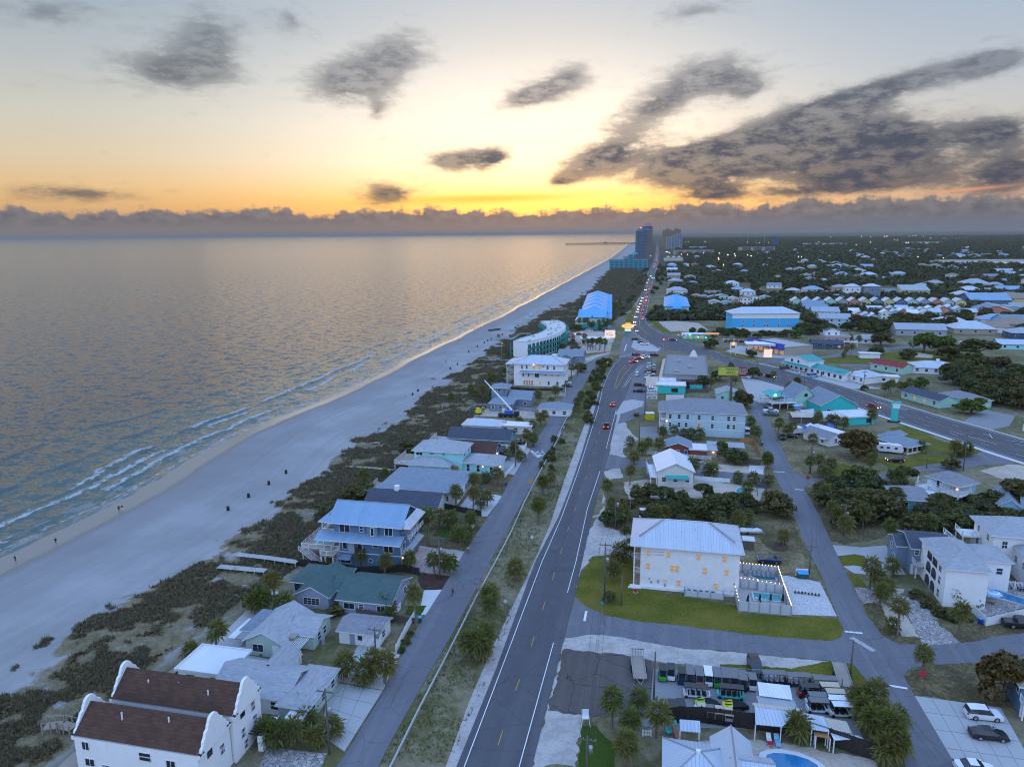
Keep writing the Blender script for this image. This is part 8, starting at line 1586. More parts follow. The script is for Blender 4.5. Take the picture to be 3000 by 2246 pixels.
while len(gx) < 9000:
    p = (random.uniform(-20, 60), random.uniform(78, 300))
    if inside(p, mp): gx.append(p[0]); gy.append(p[1])
gx,gy = np.array(gx),np.array(gy); k_ = fbm(gx/4,gy/4,5) > .45
blades('median_grass',np.stack([gx,gy,gx*0+.03],1)[k_],rng.uniform(.12,.4,k_.sum()),6,'grass_leaf','patchy grass and weeds on the sandy median')

# ---------------------------------------------------------------- traffic and parked cars
RD = 12.
cols = ['white','black','silver','grey','red','navy','maroon']
near_on = [(101.9,580),(109.5,616.1),(113.9,638.1),(118.8,661.6),(124.5,686.9),(131.5,719.9),(138.1,749.9),(95,544.5),(92.2,528.3),(88,495.6)]
far_on = [(161.3,856.5),(187.1,987.2),(201.4,1050.9),(221,1134.3),(291,1459.9),(311.8,1559.1),(363.9,1803.6),(403.8,1999.7),(453.4,2243.1),(531.5,2626),(620.5,3060.6),(744,3666.6)]
near_go = [(111.7,607.4),(116.4,628.7),(125.1,666.1),(130.1,691.8),(136.5,721.8),(144.4,759.6),(154.3,807.2),(104.9,564.9)]
far_go = [(168.5,872.6),(176.9,907.4),(192.6,975.6),(274,1351.2),(329.7,1612.5),(347.9,1702.3),(435.4,2117.3),(525.8,2550.3),(694.2,3395.3)]
for L_,hd,nm in ((near_on,190,'oncoming car with headlights lit in the queue on the highway'),(far_on,191,'distant oncoming car showing only headlights far up the highway'),(near_go,11,'car driving away with red tail lights on the highway'),(far_go,11,'distant car driving away far up the highway')):
    for i,p in enumerate(L_): k = random.choice(['suv','sedan','suv','pickup']); c = random.choice(cols); car(p,hd,f'{c} {k} seen as {nm}' if L_ in (near_on,near_go) else nm,k,c,True,nm,True)
CARS = [ # place, heading, kind, colour, lights on, label
((40.4,277.6),12,'sedan','red',1,'red car braking on the main road, the farther of two'),((33.6,244.8),12,'pickup','maroon',1,'dark red pickup driving away on the main road'),((65,373.3),60,'sedan','red',1,'red car turning at the junction'),((69.7,383.8),70,'sedan','red',1,'red hatchback ahead of it at the junction'),((73.8,388.3),75,'suv','white',1,'white suv entering the junction'),((70.3,395.8),70,'suv','maroon',0,'maroon suv beyond the painted crosswalk'),((80.3,394.5),75,'suv','black',0,'black suv at the strip store corner'),((61.1,339),20,'suv','white',0,'white suv rolling out of the store parking'),((57.8,314.8),100,'suv','black',0,'black suv nose-in before the turquoise shop, upper'),((55.7,302),100,'pickup','black',0,'black pickup nose-in before the turquoise shop, lower'),
((72.2,362.2),95,'suv','white',0,'white suv parked first at the strip store'),((70.6,354.7),95,'sedan','silver',0,'silver car parked second at the strip store'),((68.9,346.5),95,'pickup','black',0,'black pickup parked third at the strip store'),((67.1,338.1),95,'suv','white',0,'white suv parked fourth at the strip store'),((65.3,330.4),95,'sedan','white',0,'white car parked last at the strip store'),((80.1,455.6),100,'suv','black',0,'black suv on the island parking'),((81.7,442.5),110,'sedan','maroon',0,'dark red sedan on the island parking'),((82.4,435.3),285,'pickup','white',0,'white pickup on the island parking'),((103.3,451.3),100,'suv','black',1,'dark suv crossing the highway curve with lights on'),
((137.7,352.2),100,'suv','black',0,'black suv on the motel parking'),((143.1,330.8),75,'van','sky',0,'white and aqua van on the motel parking'),((152.6,332),110,'pickup','white',0,'white pickup at the end of the motel'),((141.7,338.1),110,'sedan','white',0,'white hatchback on the motel parking'),((123,331.1),135,'suv','black',1,'dark suv with headlights driving on the highway'),((108.5,346.6),130,'sedan','grey',0,'grey car behind the strip store'),((110.5,343),130,'suv','silver',0,'silver suv behind the strip store'),((111.6,336.6),135,'suv','black',0,'black suv behind the strip store, nearest the palm'),((110.5,330.3),135,'pickup','white',0,'white pickup behind the strip store'),
((100.8,268.9),95,'suv','black',0,'black suv nose-out beside the back street'),((99.4,264.5),95,'pickup','white',0,'white pickup beside the back street'),((97.8,259.8),95,'pickup','grey',0,'grey pickup beside the back street'),((90.4,229.1),190,'suv','black',0,'small dark suv at the sandy lot'),((93.6,230.4),110,'sedan','black',0,'dark car under the palms at the sandy lot'),((80.8,235.8),12,'van','white',0,'white van beside the pale blue block'),((141.4,269.4),150,'suv','red',1,'red suv on the highway by the wave sign'),((114.7,203.5),280,'suv','black',1,'black suv with tail lights lit near the caravan'),((111.6,292.8),95,'suv','grey',0,'dark suv parked by the plaza palms'),
((-3.2,216.2),190,'suv','black',0,'dark suv with pale roof by the aqua house'),((1.8,225),100,'pickup','black',0,'black pickup by the white wall of the teal house'),((25,319.7),95,'suv','white',0,'white suv behind the three-storey white house'),((24.9,314.3),95,'sedan','black',0,'black car behind the three-storey white house'),((-9.2,179.8),75,'suv','black',0,'dark jeep on the paver drive'),((31.8,163.3),190,'pickup','white',0,'white pickup hidden behind the tree belt'),((53.64,138.01),282,'sedan','navy',0,'navy sedan on the dirt drive by the pool fence'),((38.17,100.68),185,'suv','black',0,'black suv with roof rails on the sandy frontage'),((66.62,88.94),100,'suv','white',0,'white suv on the slab forecourt'),((64.7,84.86),100,'sedan','black',0,'black sedan on the slab forecourt'),((58.85,78.67),100,'sedan','white',0,'white car cut off by the bottom edge'),((88.59,112.52),100,'pickup','black',0,'black pickup by the white board fence'),((47.3,261.5),10,'suv','black',0,'black jeep beside the yellow storage box'),
((45.8,481.1),265,'sedan','black',1,'car with headlights on leaving the resort court'),((48.3,427.1),95,'suv','silver',0,'silver suv by the resort office'),((54.8,497.7),90,'van','white',0,'white van in front of the seafoam hotel'),((66.7,495.3),90,'suv','black',0,'dark suv in front of the seafoam hotel'),((69.8,484.1),90,'suv','maroon',0,'maroon suv at the resort exit')]
for p,hd,k,c,on,lb in CARS: car(p,hd,lb,k,c,bool(on))
for i,p in enumerate(((39.6,495.5),(39.7,489.1),(40,484.5),(40.1,478.4),(40,472.5),(39.8,466.8),(39,459.8),(37.5,451.7),(36,442.7),(34.3,436.4),(32.4,431.6),(28.9,424.6),(25.1,416.6),(22.2,411.2),(36.9,417.1),(38.6,420.5),(40.1,423.9))): c = cols[i*5 % 7]; car(p,95-i*3,f'{c} car in the fan of parked cars along the curved hotel','suv' if i % 2 else 'sedan',c,False,f'{c} cars parked along the curved hotel')
for i in range(14): t = i/13; c = cols[i*3 % 7]; car(tuple(Vector((134.4,445.3))*(1-t)+Vector((145.8,442.7))*t),12,f'{c} car in the row behind the snack bar','suv',c,False,f'{c} cars behind the snack bar',True)
# ---------------------------------------------------------------- rental carts
def cart(p,hd,label,col='black',roof='black',rows=1,group=None):
    """open golf cart: floor and cowl, bench seats, four posts and a flat roof"""
    r = thing('golf_cart',label,'golf cart',(*p,.05),math.pi/2-rad(hd),group); L = 2.3+.8*(rows-1); x1 = L/2; c = 'car_'+col
    m = MB(); m.box(-x1,-.58,.28,x1-.5,.58,.42); m.face([(x1-.5,-.58,.28),(x1,-.5,.28),(x1,.5,.28),(x1-.5,.58,.28)]); m.box(x1-.55,-.56,.3,x1-.05,.56,.82); m.box(-x1,-.58,.42,-x1+.6,.58,.8); m.build('body',c,r)
    for i in range(rows+1): x = -x1+.35+.8*i; m = MB(); m.box(x,-.52,.62,x+.5,.52,.76); m.box(x-.06,-.5,.76,x+.04,.5,1.2); m.build('seat','cloth_black' if col != 'black' else 'trim_grey',r)
    m = MB(); m.box(-x1+.05,-.62,1.82,x1-.35,.62,1.9); m.build('roof','car_'+roof,r); m = MB()
    for x, xt in ((-x1+.15, -x1+.15), (x1-.25, x1-.5)):
        for y in (-.52,.52): m.tube((x,y,.7),(xt,y,1.83),.03,n=5)
    m.build('roof_posts','steel',r); m = MB(); m.face([(x1-.28,-.5,.84),(x1-.28,.5,.84),(x1-.5,.5,1.8),(x1-.5,-.5,1.8)]); m.build('windscreen','glass',r)
    w = cached('cw',lambda: MB().tube((0,-.1,0),(0,.1,0),.24,n=10).mesh('wheel','rubber'))
    for x in (-x1+.4, x1-.4):
        for y in (-.55,.55): add('wheel',w,r,(x,y,.24))
for i,(p,c,f) in enumerate((((23.05,98.76),'green','black'),((24.38,98.9),'white','black'),((25.84,97.94),'navy','black'),((27.12,98.08),'black','grey'),((28.47,97.75),'orange','grey'),((29.84,97.73),'white','white'),((31.13,97.4),'green','grey'),((32.32,97.23),'black','grey'),((33.55,97.06),'orange','grey'),((34.77,96.59),'black','grey'),((36.18,96.27),'white','grey'))): cart(p,190,f'{c} rental cart, {["first","second","third","fourth","fifth","sixth","seventh","eighth","ninth","tenth","last"][i]} from the left in the long row',c,f,1 if i < 3 or i == 10 else 2,'long row of rental carts')
cart((27.22,94.18),100,'white six-seat cart parked sideways before the row','white','black',3); cart((32.14,93.97),280,'teal six-seat cart parked sideways before the row','teal','black',3)
for p,hd,c,f,n_,nm in (((39.98,97.33),95,'black','grey',3,'long dark cart behind the white canopy, first'),((43.5,96.66),95,'black','grey',3,'long dark cart behind the white canopy, second'),((47.14,95.8),95,'black','grey',3,'long dark cart behind the white canopy, third'),((43.77,94.06),275,'red','black',2,'red cart right of the white canopy'),((46.83,94.21),275,'black','tan',2,'dark cart with olive top by the right fence'),((47.01,92.66),275,'white','tan',2,'cart with tan top by the right fence'),((46.59,91.17),275,'white','white',2,'cart with pale top below the tan one'),((46.65,89.71),275,'white','white',2,'lowest white-topped cart by the right fence'),((44.13,91.95),275,'white','grey',2,'white cart in the middle of the right group, upper'),((43.71,90.65),275,'white','grey',2,'white cart in the middle of the right group, lower'),((22.66,90.15),185,'black','black',1,'black cart beside the gable shed, left'),((23.93,90.27),185,'black','black',1,'black cart beside the gable shed, right'),((26.69,89.56),10,'black','tan',1,'tan-topped cart at the dark fence, first'),((27.81,89.15),10,'black','grey',1,'grey-topped cart at the dark fence, second'),((28.88,88.88),10,'black','tan',1,'tan-topped cart at the dark fence, third'),((30.16,88.47),10,'black','tan',1,'tan-topped cart at the dark fence, last')): cart(p,hd,nm,c,f,n_)
for p,c,nm in (((28.36,92.12),'lime','lime-striped three-wheel roadster under a half cover'),((32.29,91.65),'yellow','yellow-striped three-wheel roadster under a half cover'),((27.93,90.89),'white','white three-wheel roadster between the others'),((31.71,89.5),'blue','blue three-wheel roadster under a black cover')):
    r = thing('three_wheel_roadster',nm,'roadster',p,math.pi+rad(-12)); m = MB(); st_ = [(-1.7,.2,.5),(-1.2,.55,.75),(-.3,.8,.85),(.5,.85,.7),(1.3,.9,.6),(1.9,.5,.4)]
    for (x0,w0,z0),(x1,w1,z1) in zip(st_,st_[1:]): k = 0 if x0 > .2 else 1; m.face([(x0,-w0,z0),(x1,-w1,z1),(x1,w1,z1),(x0,w0,z0)],k); m.face([(x0,-w0,.2),(x1,-w1,.2),(x1,-w1,z1),(x0,-w0,z0)],k); m.face([(x1,w1,.2),(x0,w0,.2),(x0,w0,z0),(x1,w1,z1)],k)
    m.build('body',['car_'+c,'cloth_black'],r); [MB().box(.6,y-.1,.67,1.6,y+.1,.73).build('stripe','cloth_black' if c != 'white' else 'car_orange',r) for y in (-.35,.35)]
    for x,y in ((1.2,-.95),(1.2,.95),(-1.5,0)): MB().tube((x,y-.14,.34),(x,y+.14,.34),.34,n=12).build('wheel','rubber',r)
def trailer(p, hd, label, L=5.2, gate=True):
    r = thing('flatbed_trailer',label,'trailer',p,math.pi/2-rad(hd)); m = MB(); m.box(-L/2,-1.,.5,L/2,1.,.62)
    base = m.build('bed','wood',r); m = MB(); m.box(-L/2,-1.05,.62,L/2,-.98,.8); m.box(-L/2,.98,.62,L/2,1.05,.8); m.build('side_rail','steel',r)
    if gate: m = MB(); [m.box(-L/2-.04,-1+.25*i,.6,-L/2+.02,-.96+.25*i,1.9) for i in range(9)]; m.box(-L/2-.05,-1,1.85,-L/2+.03,1.04,1.92); m.build('ramp_gate','black',r)
    for x in (-.4, .5):
        for y in (-1.15,1.15): MB().tube((x,y-.1,.34),(x,y+.1,.34),.34,n=10).build('wheel','rubber',r)
    m = MB(); m.tube((L/2,-.6,.5),(L/2+1.3,0,.45),.05); m.tube((L/2,.6,.5),(L/2+1.3,0,.45),.05); m.build('tongue','steel',r)
trailer((19.69,100.95),185,'grey flatbed trailer with upright ramp gate on the old asphalt lot',6.); trailer((50.97,98.64),195,'long dark trailer parked on the grass corner',6.4,False)
# ---------------------------------------------------------------- mobile crane on the beach plot
r = thing('mobile_crane','blue and white mobile crane with raised white boom','crane',(-1.3,261.3),rad(-8)); m = MB(); m.box(-4,-1.2,.7,4,1.2,1.3); m.build('chassis','black',r); m = MB(); m.box(2.2,-1.15,1.3,4,1.15,2.5); m.build('cab','car_navy',r); m = MB(); m.box(-1.5,-1.1,1.3,1.6,1.1,2.6); m.build('turntable','car_blue',r); m = MB(); m.box(-2.6,.2,1.4,-1.5,1.1,3.); m.build('operator_cab','trim',r)
for i in range(4):
    for y in (-1.05,1.05): MB().tube((-3.2+2*i,y-.2,.55),(-3.2+2*i,y+.2,.55),.55,n=12).build('wheel','rubber',r)
m = MB(); m.tube((1.2,0,2.6),(-5.,1.,9.),.42,.36,4); m.tube((-5.,1.,9.),(-9.5,1.8,13.6),.3,.22,4); b = m.build('boom','trim',r); m = MB(); m.tube((-1.5,.2,2.),(-3.6,.8,6.9),.12,n=6); m.build('lift_ram','steel',b); m = MB(); m.tube((-9.4,1.8,13.5),(-9.4,1.8,9.),.03,n=4); m.build('hook_line','black',b)
r = thing('excavator','small yellow digger on the crane plot','excavator',(-13.2,265.5),rad(20)); m = MB(); m.box(-1.,-.8,.6,1.,.8,1.6); m.box(-.6,-.6,1.6,.5,.3,2.5); m.build('body','car_yellow',r); m = MB(); m.tube((.9,.4,1.4),(2.4,.4,2.8),.15); m.tube((2.4,.4,2.8),(3.2,.4,1.),.12); m.build('arm','car_yellow',r); [MB().box(-1.3,y-.2,0,1.3,y+.2,.6).build('track','black',r) for y in (-.7,.7)]
r = thing('storage_box','bright yellow storage box beside the black jeep','container',(51.2,255.8)); m = MB(); m.box(-1.5,-1.2,0,1.5,1.2,2.4); m.build('body','car_yellow',r); m = MB(); m.box(-1.6,-1.3,2.4,1.6,1.3,2.55); m.build('lid','trim',r)
# ---------------------------------------------------------------- poles, wires, rail, bins
PL = [
((17.4,125.0,10.8),1,1,'tall utility pole with transformer on the corner lawn'),
((20.1,121.2,5.9),0,0,'stub utility pole beside the lawn shrub'),
((59.9,132.7,6.5),1,0,'utility pole at the paver court by the back street'),
((9.1,78.2,6.1),1,1,'utility pole in the green patch at the bottom edge'),
((20.7,93.7,7.9),0,0,'bare pole at the corner of the cart yard'),
((52.5,99.1,6.1),0,0,'leaning bare pole at the grass corner of the street'),
((75.1,150.7,7.9),1,1,'utility pole with transformer before the wooded lot'),
((-24.9,82.9,9.9),1,1,'utility pole with transformer by the slab forecourt'),
((-23.0,106.0,4.9),1,1,'utility pole among the palms by the small garage'),
((-14.9,132.1,9.2),1,1,'utility pole beside the shell drive of the blue house'),
((0.9,202.0,8.6),1,0,'utility pole by the aqua house forecourt'),
((24.0,156.2,8.8),1,1,'utility pole in the belt by the main road'),
((28.2,160.7,5.1),0,0,'short pole beside the tree belt'),
((40.8,219.6,11.0),1,0,'tall utility pole before the red cottage'),
((50.9,264.2,11.0),1,0,'tall utility pole beside the white pawn sign'),
((64.8,324.1,11.0),1,0,'tall utility pole at the strip store front'),
((129.2,306.8,7.4),1,0,'utility pole at the highway by the motel parking'),
((153.3,302.3,9.6),2,1,'tall double-armed pole before the silver-roofed workshop'),
((130.1,195.2,11.0),1,1,'utility pole at the corner of the branch lane'),
((114.3,290.6,9.7),1,0,'brown utility pole on the plaza lot edge'),
((120.7,197.3,4.7),0,0,'pale pole beside the cream bungalow lawn'),
((85.4,193.8,9.0),1,1,'utility pole with transformer among the corner-lot palms'),
((124.4,354.3,5.8),1,1,'utility pole across from the fuel station'),
((28.3,331.4,9.6),1,0,'utility pole at the shore lane bend'),
((104.9,269.3,6.8),0,0,'slim pole beside the back street parking')]
for (x,y,h_),a,cn,lb in PL: pole((x,y),max(h_,3.),lb,a,bool(cn))
pt = lambda i,dz=-.3: (PL[i][0][0],PL[i][0][1],max(PL[i][0][2],3.)+dz)
O3 = ((-1., 0), (0, .1), (1., 0), (.2, -1.6))
wires('power lines along the right side of the main road',[pt(3),pt(0),pt(11),pt(13),pt(14),pt(15)],O3); wires('power lines along the shore lane over the gardens',[(-36,62,9),pt(7),pt(8),pt(9),pt(10),pt(23)],O3,1.); wires('power lines along the back street',[(48,70,9),pt(5),pt(2),pt(21),pt(24)],O3[1:3]); wires('power lines beside the highway',[(170,170,11),pt(18),pt(17),pt(16),pt(22)],O3); wires('service wires over the corner lawn to the street pole',[pt(0,-1.5),pt(2,-.8)],((0,0),(0,-.6)))
gr = thing('guard_rail','weathered steel guard rail running the length of the median','guard rail',(0,0,0)); GP = [ext((-15.98,80.44),-25),(-15.98,80.44),(-13.68,92.03),(-10.75,105.64),(-7,123.83),(-3.47,139.36),(-0.3,154.07),(3.3,173.4),(7.2,192.3),(14.6,225.5),(18.6,244.4),(15.3,231.6),(20.7,257.8),(25.4,279.2)]
for a, b in zip(GP, GP[1:]):
    a = Vector((*a,0)); b = Vector((*b,0)); L_ = (b-a).length; u_ = (b-a)/L_; nn = Vector((-u_.y,u_.x,0))
    m = MB(); m.face([tuple(a+Vector((0,0,.42))),tuple(b+Vector((0,0,.42))),tuple(b+Vector((0,0,.74))),tuple(a+Vector((0,0,.74)))]); m.face([tuple(a+nn*.22+Vector((0,0,.74))),tuple(b+nn*.22+Vector((0,0,.74))),tuple(b+Vector((0,0,.74))),tuple(a+Vector((0,0,.74)))]); m.build('beam','concrete',gr)
    for i in range(max(1,int(L_/2.5))): p = a+u_*(2.5*i)+nn*.12; m = cached('grp',lambda: MB().box(-.07,-.07,0,.07,.07,.72).mesh('post','wood_fence')); add('post',m,gr,p)
for p,nm,c,l in (((-16.87,115.75),'green bin with blue lid at the end of the concrete drive','car_bin_green','car_lidblue'),((6.8,221.4),'blue bin at the lane by the teal house','car_bin_blue',None),((3.9,211.5),'blue bin outside the aqua house wall','car_bin_blue',None),((6.8,221.6),'blue bin by the lane palms','car_bin_blue',None),((8.1,235.2),'blue bin beside the white cottage carport','car_bin_blue',None),((81.3,222),'teal-lidded bin beside the back street','car_bin_green','car_teal'),((133.6,206.2),'green bin on the cream bungalow path','car_bin_green',None),((-9.95,144.07),'dark bin with pink lid at the shell drive','car_grey','coral_paint'),((82.19,113.55),'bin with bright blue lid at the white board fence','car_bin_blue','car_lidblue'),((-2,186.2),'blue bin at the garden gate by the lane','car_bin_blue',None)): bin_(p,nm,c,l)
# ---------------------------------------------------------------- beach: litter barrels, people, cyclist, lifeguard stand
order = ['nearest','second','third','fourth','fifth','sixth','seventh','eighth','ninth','tenth','eleventh','twelfth','thirteenth','fourteenth','fifteenth','farthest']
for i,p in enumerate(((-72.3,169.7),(-70.4,178.8),(-68.2,188.4),(-66.3,197.8),(-43.1,299.8),(-41.7,307.2),(-31.7,359.5),(-28.9,371.7),(-25.2,411.6),(-21.1,432.3),(-17.4,447.2),(-15.5,456.6),(-13.5,462),(-6.3,483.6),(2.7,520.9),(4.9,530.7))):
    r = thing('litter_barrel',f'black litter barrel on the open sand, {order[i]} in the line','barrel',(*p,float(ground_z(*p))),0,'black litter barrels'); m = MB(); m.lathe([(0,0),(.36,0),(.37,.35),(.36,.7),(.38,.72),(.37,1.05),(.31,1.05),(.3,.9),(0,.9)],14); m.build('drum','black',r,smooth=True); [MB().lathe([(.385,z),(.385,z+.05)],14).build('hoop','trim_dark',r) for z in (.3,.68)]
for p,nm,rz,a,b in (((-107.23,141.83),'person in dark clothes walking the wet sand, lowest on the beach',2.6,'cloth_dark','cloth_dark'),((-104.21,150.89),'person in dark clothes on the wet sand, second from the left',2.9,'cloth_dark','cloth_dark'),((-100.3,170.3),'person of the walking pair, left one, dark top',.3,'cloth_dark','cloth_dark'),((-99.6,170.5),'person of the walking pair, right one, white shorts',.3,'cloth_dark','cloth_white'),((-34.8,463.3),'person near the waterline by the sixth barrel',1.,'cloth_red','cloth_dark'),((-51.3,443),'person wading at the edge of the swash',0.,'cloth_dark','cloth_dark'),((-27.3,514.6),'person of three by the waterline, left',0.,'cloth_dark','cloth_dark'),((-25.2,518.6),'person of three by the waterline, middle',.5,'cloth_white','cloth_dark'),((-23.3,525.5),'person of three by the waterline, right',.9,'cloth_dark','cloth_red'),((17.4,733.8),'person far up the beach at the water',0.,'cloth_dark','cloth_dark'),((-35.6,377.5),'person on the sand before the access road',1.2,'cloth_dark','cloth_dark'),((-14.7,533.6),'person far up the beach near the loungers',1.2,'cloth_red','cloth_dark')): person(p,nm,rz,a,b)
cp = (-11.77,125.48); r = thing('bicycle','bicycle under the orange-shirted rider on the shore lane','bicycle',(*cp,.07),rad(-12))
for y in (-.52, .52):
    m = MB(); [m.tube((0,y+.33*math.cos(a),.34+.33*math.sin(a)),(0,y+.33*math.cos(a+.524),.34+.33*math.sin(a+.524)),.025,n=4) for a in np.arange(0,6.2,.524)]; m.build('wheel','rubber',r)
m = MB(); [m.tube(a,b,.025,n=5) for a,b in (((0,-.52,.34),(0,-.1,.4)),((0,-.1,.4),(0,.4,.85)),((0,-.2,.85),(0,-.1,.4)),((0,-.2,.8),(0,.4,.82)),((0,.52,.34),(0,.4,.95)),((-.28,.38,.98),(.28,.38,.98)))]; m.build('frame','car_red',r); MB().box(-.08,-.36,.88,.08,-.1,.94).build('saddle','black',r)
person((cp[0],cp[1]-.1),'person in an orange shirt riding a bicycle on the shore lane',rad(-12),'cloth_orange','cloth_dark',.7,None,.12)
r = thing('lifeguard_stand','small teal and red lifeguard stand on the beach by the curved hotel','lifeguard stand',(-8.4,460)); m = MB(); m.box(-1.5,-1.5,1.8,1.5,1.5,2.); m.build('platform','wood',r); m = MB(); m.box(-1.,-1.,2.,1.,1.,3.8); m.build('cabin','sign_teal',r); m = MB(); m.box(-1.7,-1.7,3.8,1.7,1.7,4.); m.build('roof','sign_red',r); [MB().tube((x*1.5,y*1.5,0),(x,y,1.8),.1).build('leg','wood',r) for x in (-1.2,1.2) for y in (-1.2,1.2)]
r = thing('beach_flag','yellow beach flag on a pole at the access','flag',(-5.4,370.5)); MB().cyl(0,0,0,12.,.08,.05).build('pole','steel',r); MB().box(0,-.02,11.,.9,.02,11.9).build('cloth','car_yellow',r)
for i in range(12): p = tuple(Vector((-16,504.5))*(1-i/11)+Vector((-8.1,512))*(i/11)); r = thing('beach_lounger','dark folded beach lounger in the row by the water','sun lounger',(*p,float(ground_z(*p))),.4,'row of beach loungers'); MB().box(-.4,-1.,.25,.4,.6,.35).build('seat','cloth_dark',r); m = MB(); m.face([(-.4,.6,.35),(.4,.6,.35),(.4,1.1,1.),(-.4,1.1,1.)]); m.build('backrest','cloth_dark',r); [MB().box(x,y,0,x+.08,y+.08,.25).build('leg','steel',r) for x in (-.4,.32) for y in (-.9,.5)]
for p in ((16.6,594.2),(12,570.9),(0.4,504.7)): r = thing('beach_tent','teal beach tent on the sand far up the beach','tent',(*p,0),.3,'teal beach tents'); MB().lathe([(2.,1.8),(0,2.8)],4).build('canopy','car_teal',r); [MB().box(x-.04,y-.04,0,x+.04,y+.04,1.9).build('leg','steel',r) for x in (-1.3,1.3) for y in (-1.3,1.3)]
def signal(p,label,h_=6.5,col='sig_red'): r = thing('traffic_light',label,'traffic light',p); MB().cyl(0,0,0,h_,.12).build('pole','steel',r); MB().box(-.3,-.25,h_-.9,.3,.2,h_+.3).build('housing','trim_dark',r); MB().lathe([(0,-.3),(.28,-.1),(.28,.1),(0,.3)],8).build('lens',col,r,(0,-.3,h_))
signal((89.4,413.7),'red traffic light at the junction corner'); signal((112.8,425.2),'green traffic light over the far side of the junction',6.,'sig_green'); signal((116.6,422.8),'second green traffic light at the junction',6.,'sig_green'); signal((194.3,986.2),'green traffic light far up the highway, left',7.,'sig_green'); signal((197.3,985.9),'green traffic light far up the highway, right',7.,'sig_green')
fence('white_rail_fence','white rail fence around the island parking',[(72.6,425.3),(73.8,412.4),(84.8,407.7),(88.6,417.9)],1.1,'trim',2.4,rails='rail'); fence('white_rail_fence','white rail fence along the sandy vacant lot',[(113.4,542.5),(111.6,515.6),(111.8,494.1)],1.1,'trim',2.4,rails='rail'); fence('concrete_barrier','pale concrete barrier on the inside of the highway curve',[(83.4,497.2),(84.5,464.4),(86.6,444.7)],.8,'concrete_pale',3.,cat='barrier')

# ---------------------------------------------------------------- far shore: towers, garages, pier, lamps
def tower(name,label,p,w,d,hs,wall,st,nf,ang=-12,cat='tower',band='trim_grey',wall2=None):
    """tower block: wall shafts with recessed balcony floors"""
    h = House(name,label,p,hp(p,w,ang),cat); h.far = True; n_ = len(hs)
    for i, hh in enumerate(hs):
        x0,x1 = w*i/n_,w*(i+1)/n_; h.block(x0+.05,(i % 2)*1.2,x1-.05,d,hh,'flat',1.,.0,wall if not wall2 or i < n_//2 else wall2,'concrete_dark')
        k = int(hh/st)
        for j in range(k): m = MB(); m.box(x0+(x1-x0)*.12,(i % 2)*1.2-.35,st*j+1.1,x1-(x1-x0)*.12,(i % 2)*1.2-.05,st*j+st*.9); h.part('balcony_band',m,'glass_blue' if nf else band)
    return h
h = tower('beach_tower','tall slate-blue hotel tower with a curved rising roof line by the beach',(315.4,1830.3),31.,34.,(72.,72.,73.,74.),'stucco_slate',3.6,1,-35)
h.b = (0, 0, 31., 34., 74., 0); m = MB()
for i in range(20): m.box(31.05,3.,3.6*i+1.2,31.3,31.,3.6*i+3.)
h.part('side_balconies',m,'stucco_brown'); m = MB(); extr_x(m,[(0,74.),(34.,74.),(34.,84.),(28.,83.),(20.,79.),(10.,75.5),(0,74.8)],1.,30.); h.part('crown',m,'stucco_navy'); m = MB(); m.box(12.,24.,83.,26.,33.,91.); h.part('lift_house',m,'stucco_pink'); m = MB(); m.box(13.,-.5,79.,15.,.5,81.); h.part('beacon',m,'sig_red')
h = tower('beach_hotel','long low teal glass hotel at the foot of the tall tower',(189.5,1378.9),72.,18.,(17.,17.,17.,22.,26.,17.,17.,17.),'stucco_teal',3.2,1,-4,'hotel'); h.roof(40.,2.,54.,14.,28.,'hip',4.,1.,'metal_teal')
tower('beige_tower','broad beige condominium tower with domed crown, farthest of the towers',(700.2,3338.8),82.,26.,(78.,84.,78.,76.,84.,80.),'stucco_brown',3.6,0,-8,band='stucco_brown'); tower('grey_tower','pale grey stepped condominium tower before the beige one',(634.1,2949),64.,24.,(46.,50.,50.,58.,62.,62.),'stucco_grey',3.4,1,-8)
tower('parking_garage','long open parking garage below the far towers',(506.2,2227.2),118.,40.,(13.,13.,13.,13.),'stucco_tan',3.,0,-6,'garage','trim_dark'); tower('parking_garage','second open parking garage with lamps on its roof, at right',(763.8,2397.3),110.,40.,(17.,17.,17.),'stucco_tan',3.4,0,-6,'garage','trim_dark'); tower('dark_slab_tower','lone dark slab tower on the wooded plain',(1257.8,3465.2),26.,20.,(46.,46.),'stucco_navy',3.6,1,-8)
def far_house(p):
    w_ = random.uniform(11,19); c = random.choice(['white','pale_blue','cream','white','grey','sky_blue','mint','tan']); fh(f'small {c.replace("_"," ")} house among the woods on the far plain',p,w_,w_*.7,random.choice([3.2,3.4,5.8]),random.choice(['hip','gx','hip','gy']),w_*.17,'siding_'+c,random.choice(rms),-12+random.uniform(-20,20),0,0,group=f'far {c} houses on the plain')
scatter([(260,700),(420,640),(560,680),(1150,1500),(1900,2600),(900,2600),(480,1500)],120,26.,far_house)
h = fh('brightly lit row of shops beside the far highway',(375.2,1764.6),46.,16.,7.,'flat',1.,'siding_cream','metal_grey',-10,9,2,1,name='shops',lit=1.)
for i in range(3): h.roof(6+13*i,-1.,15+13*i,12.,8.,'hip',4.,.5,'metal_silver')
for p,w_,nm in (((859.4,1436.3),70.,'long white warehouse store on the plain at right, left one'),((935.7,1420.8),110.,'long white warehouse store at the far right edge'),((1455.1,3552.3),190.,'low white retail park on the plain behind the woods'),((2008.8,3661.5),170.,'pale shopping strip far out on the plain'),((3121.8,5346.9),260.,'thin pale industrial roof near the horizon'),((745.8,3008.1),70.,'blue-roofed arena building near the far garage')): fh(nm,p,w_,w_*.4,8.,'flat',1.,'siding_white' if 'blue' not in nm else 'siding_bright_blue','metal_tan' if w_ > 60 else 'metal_silver',-8,0,0,name='warehouse')
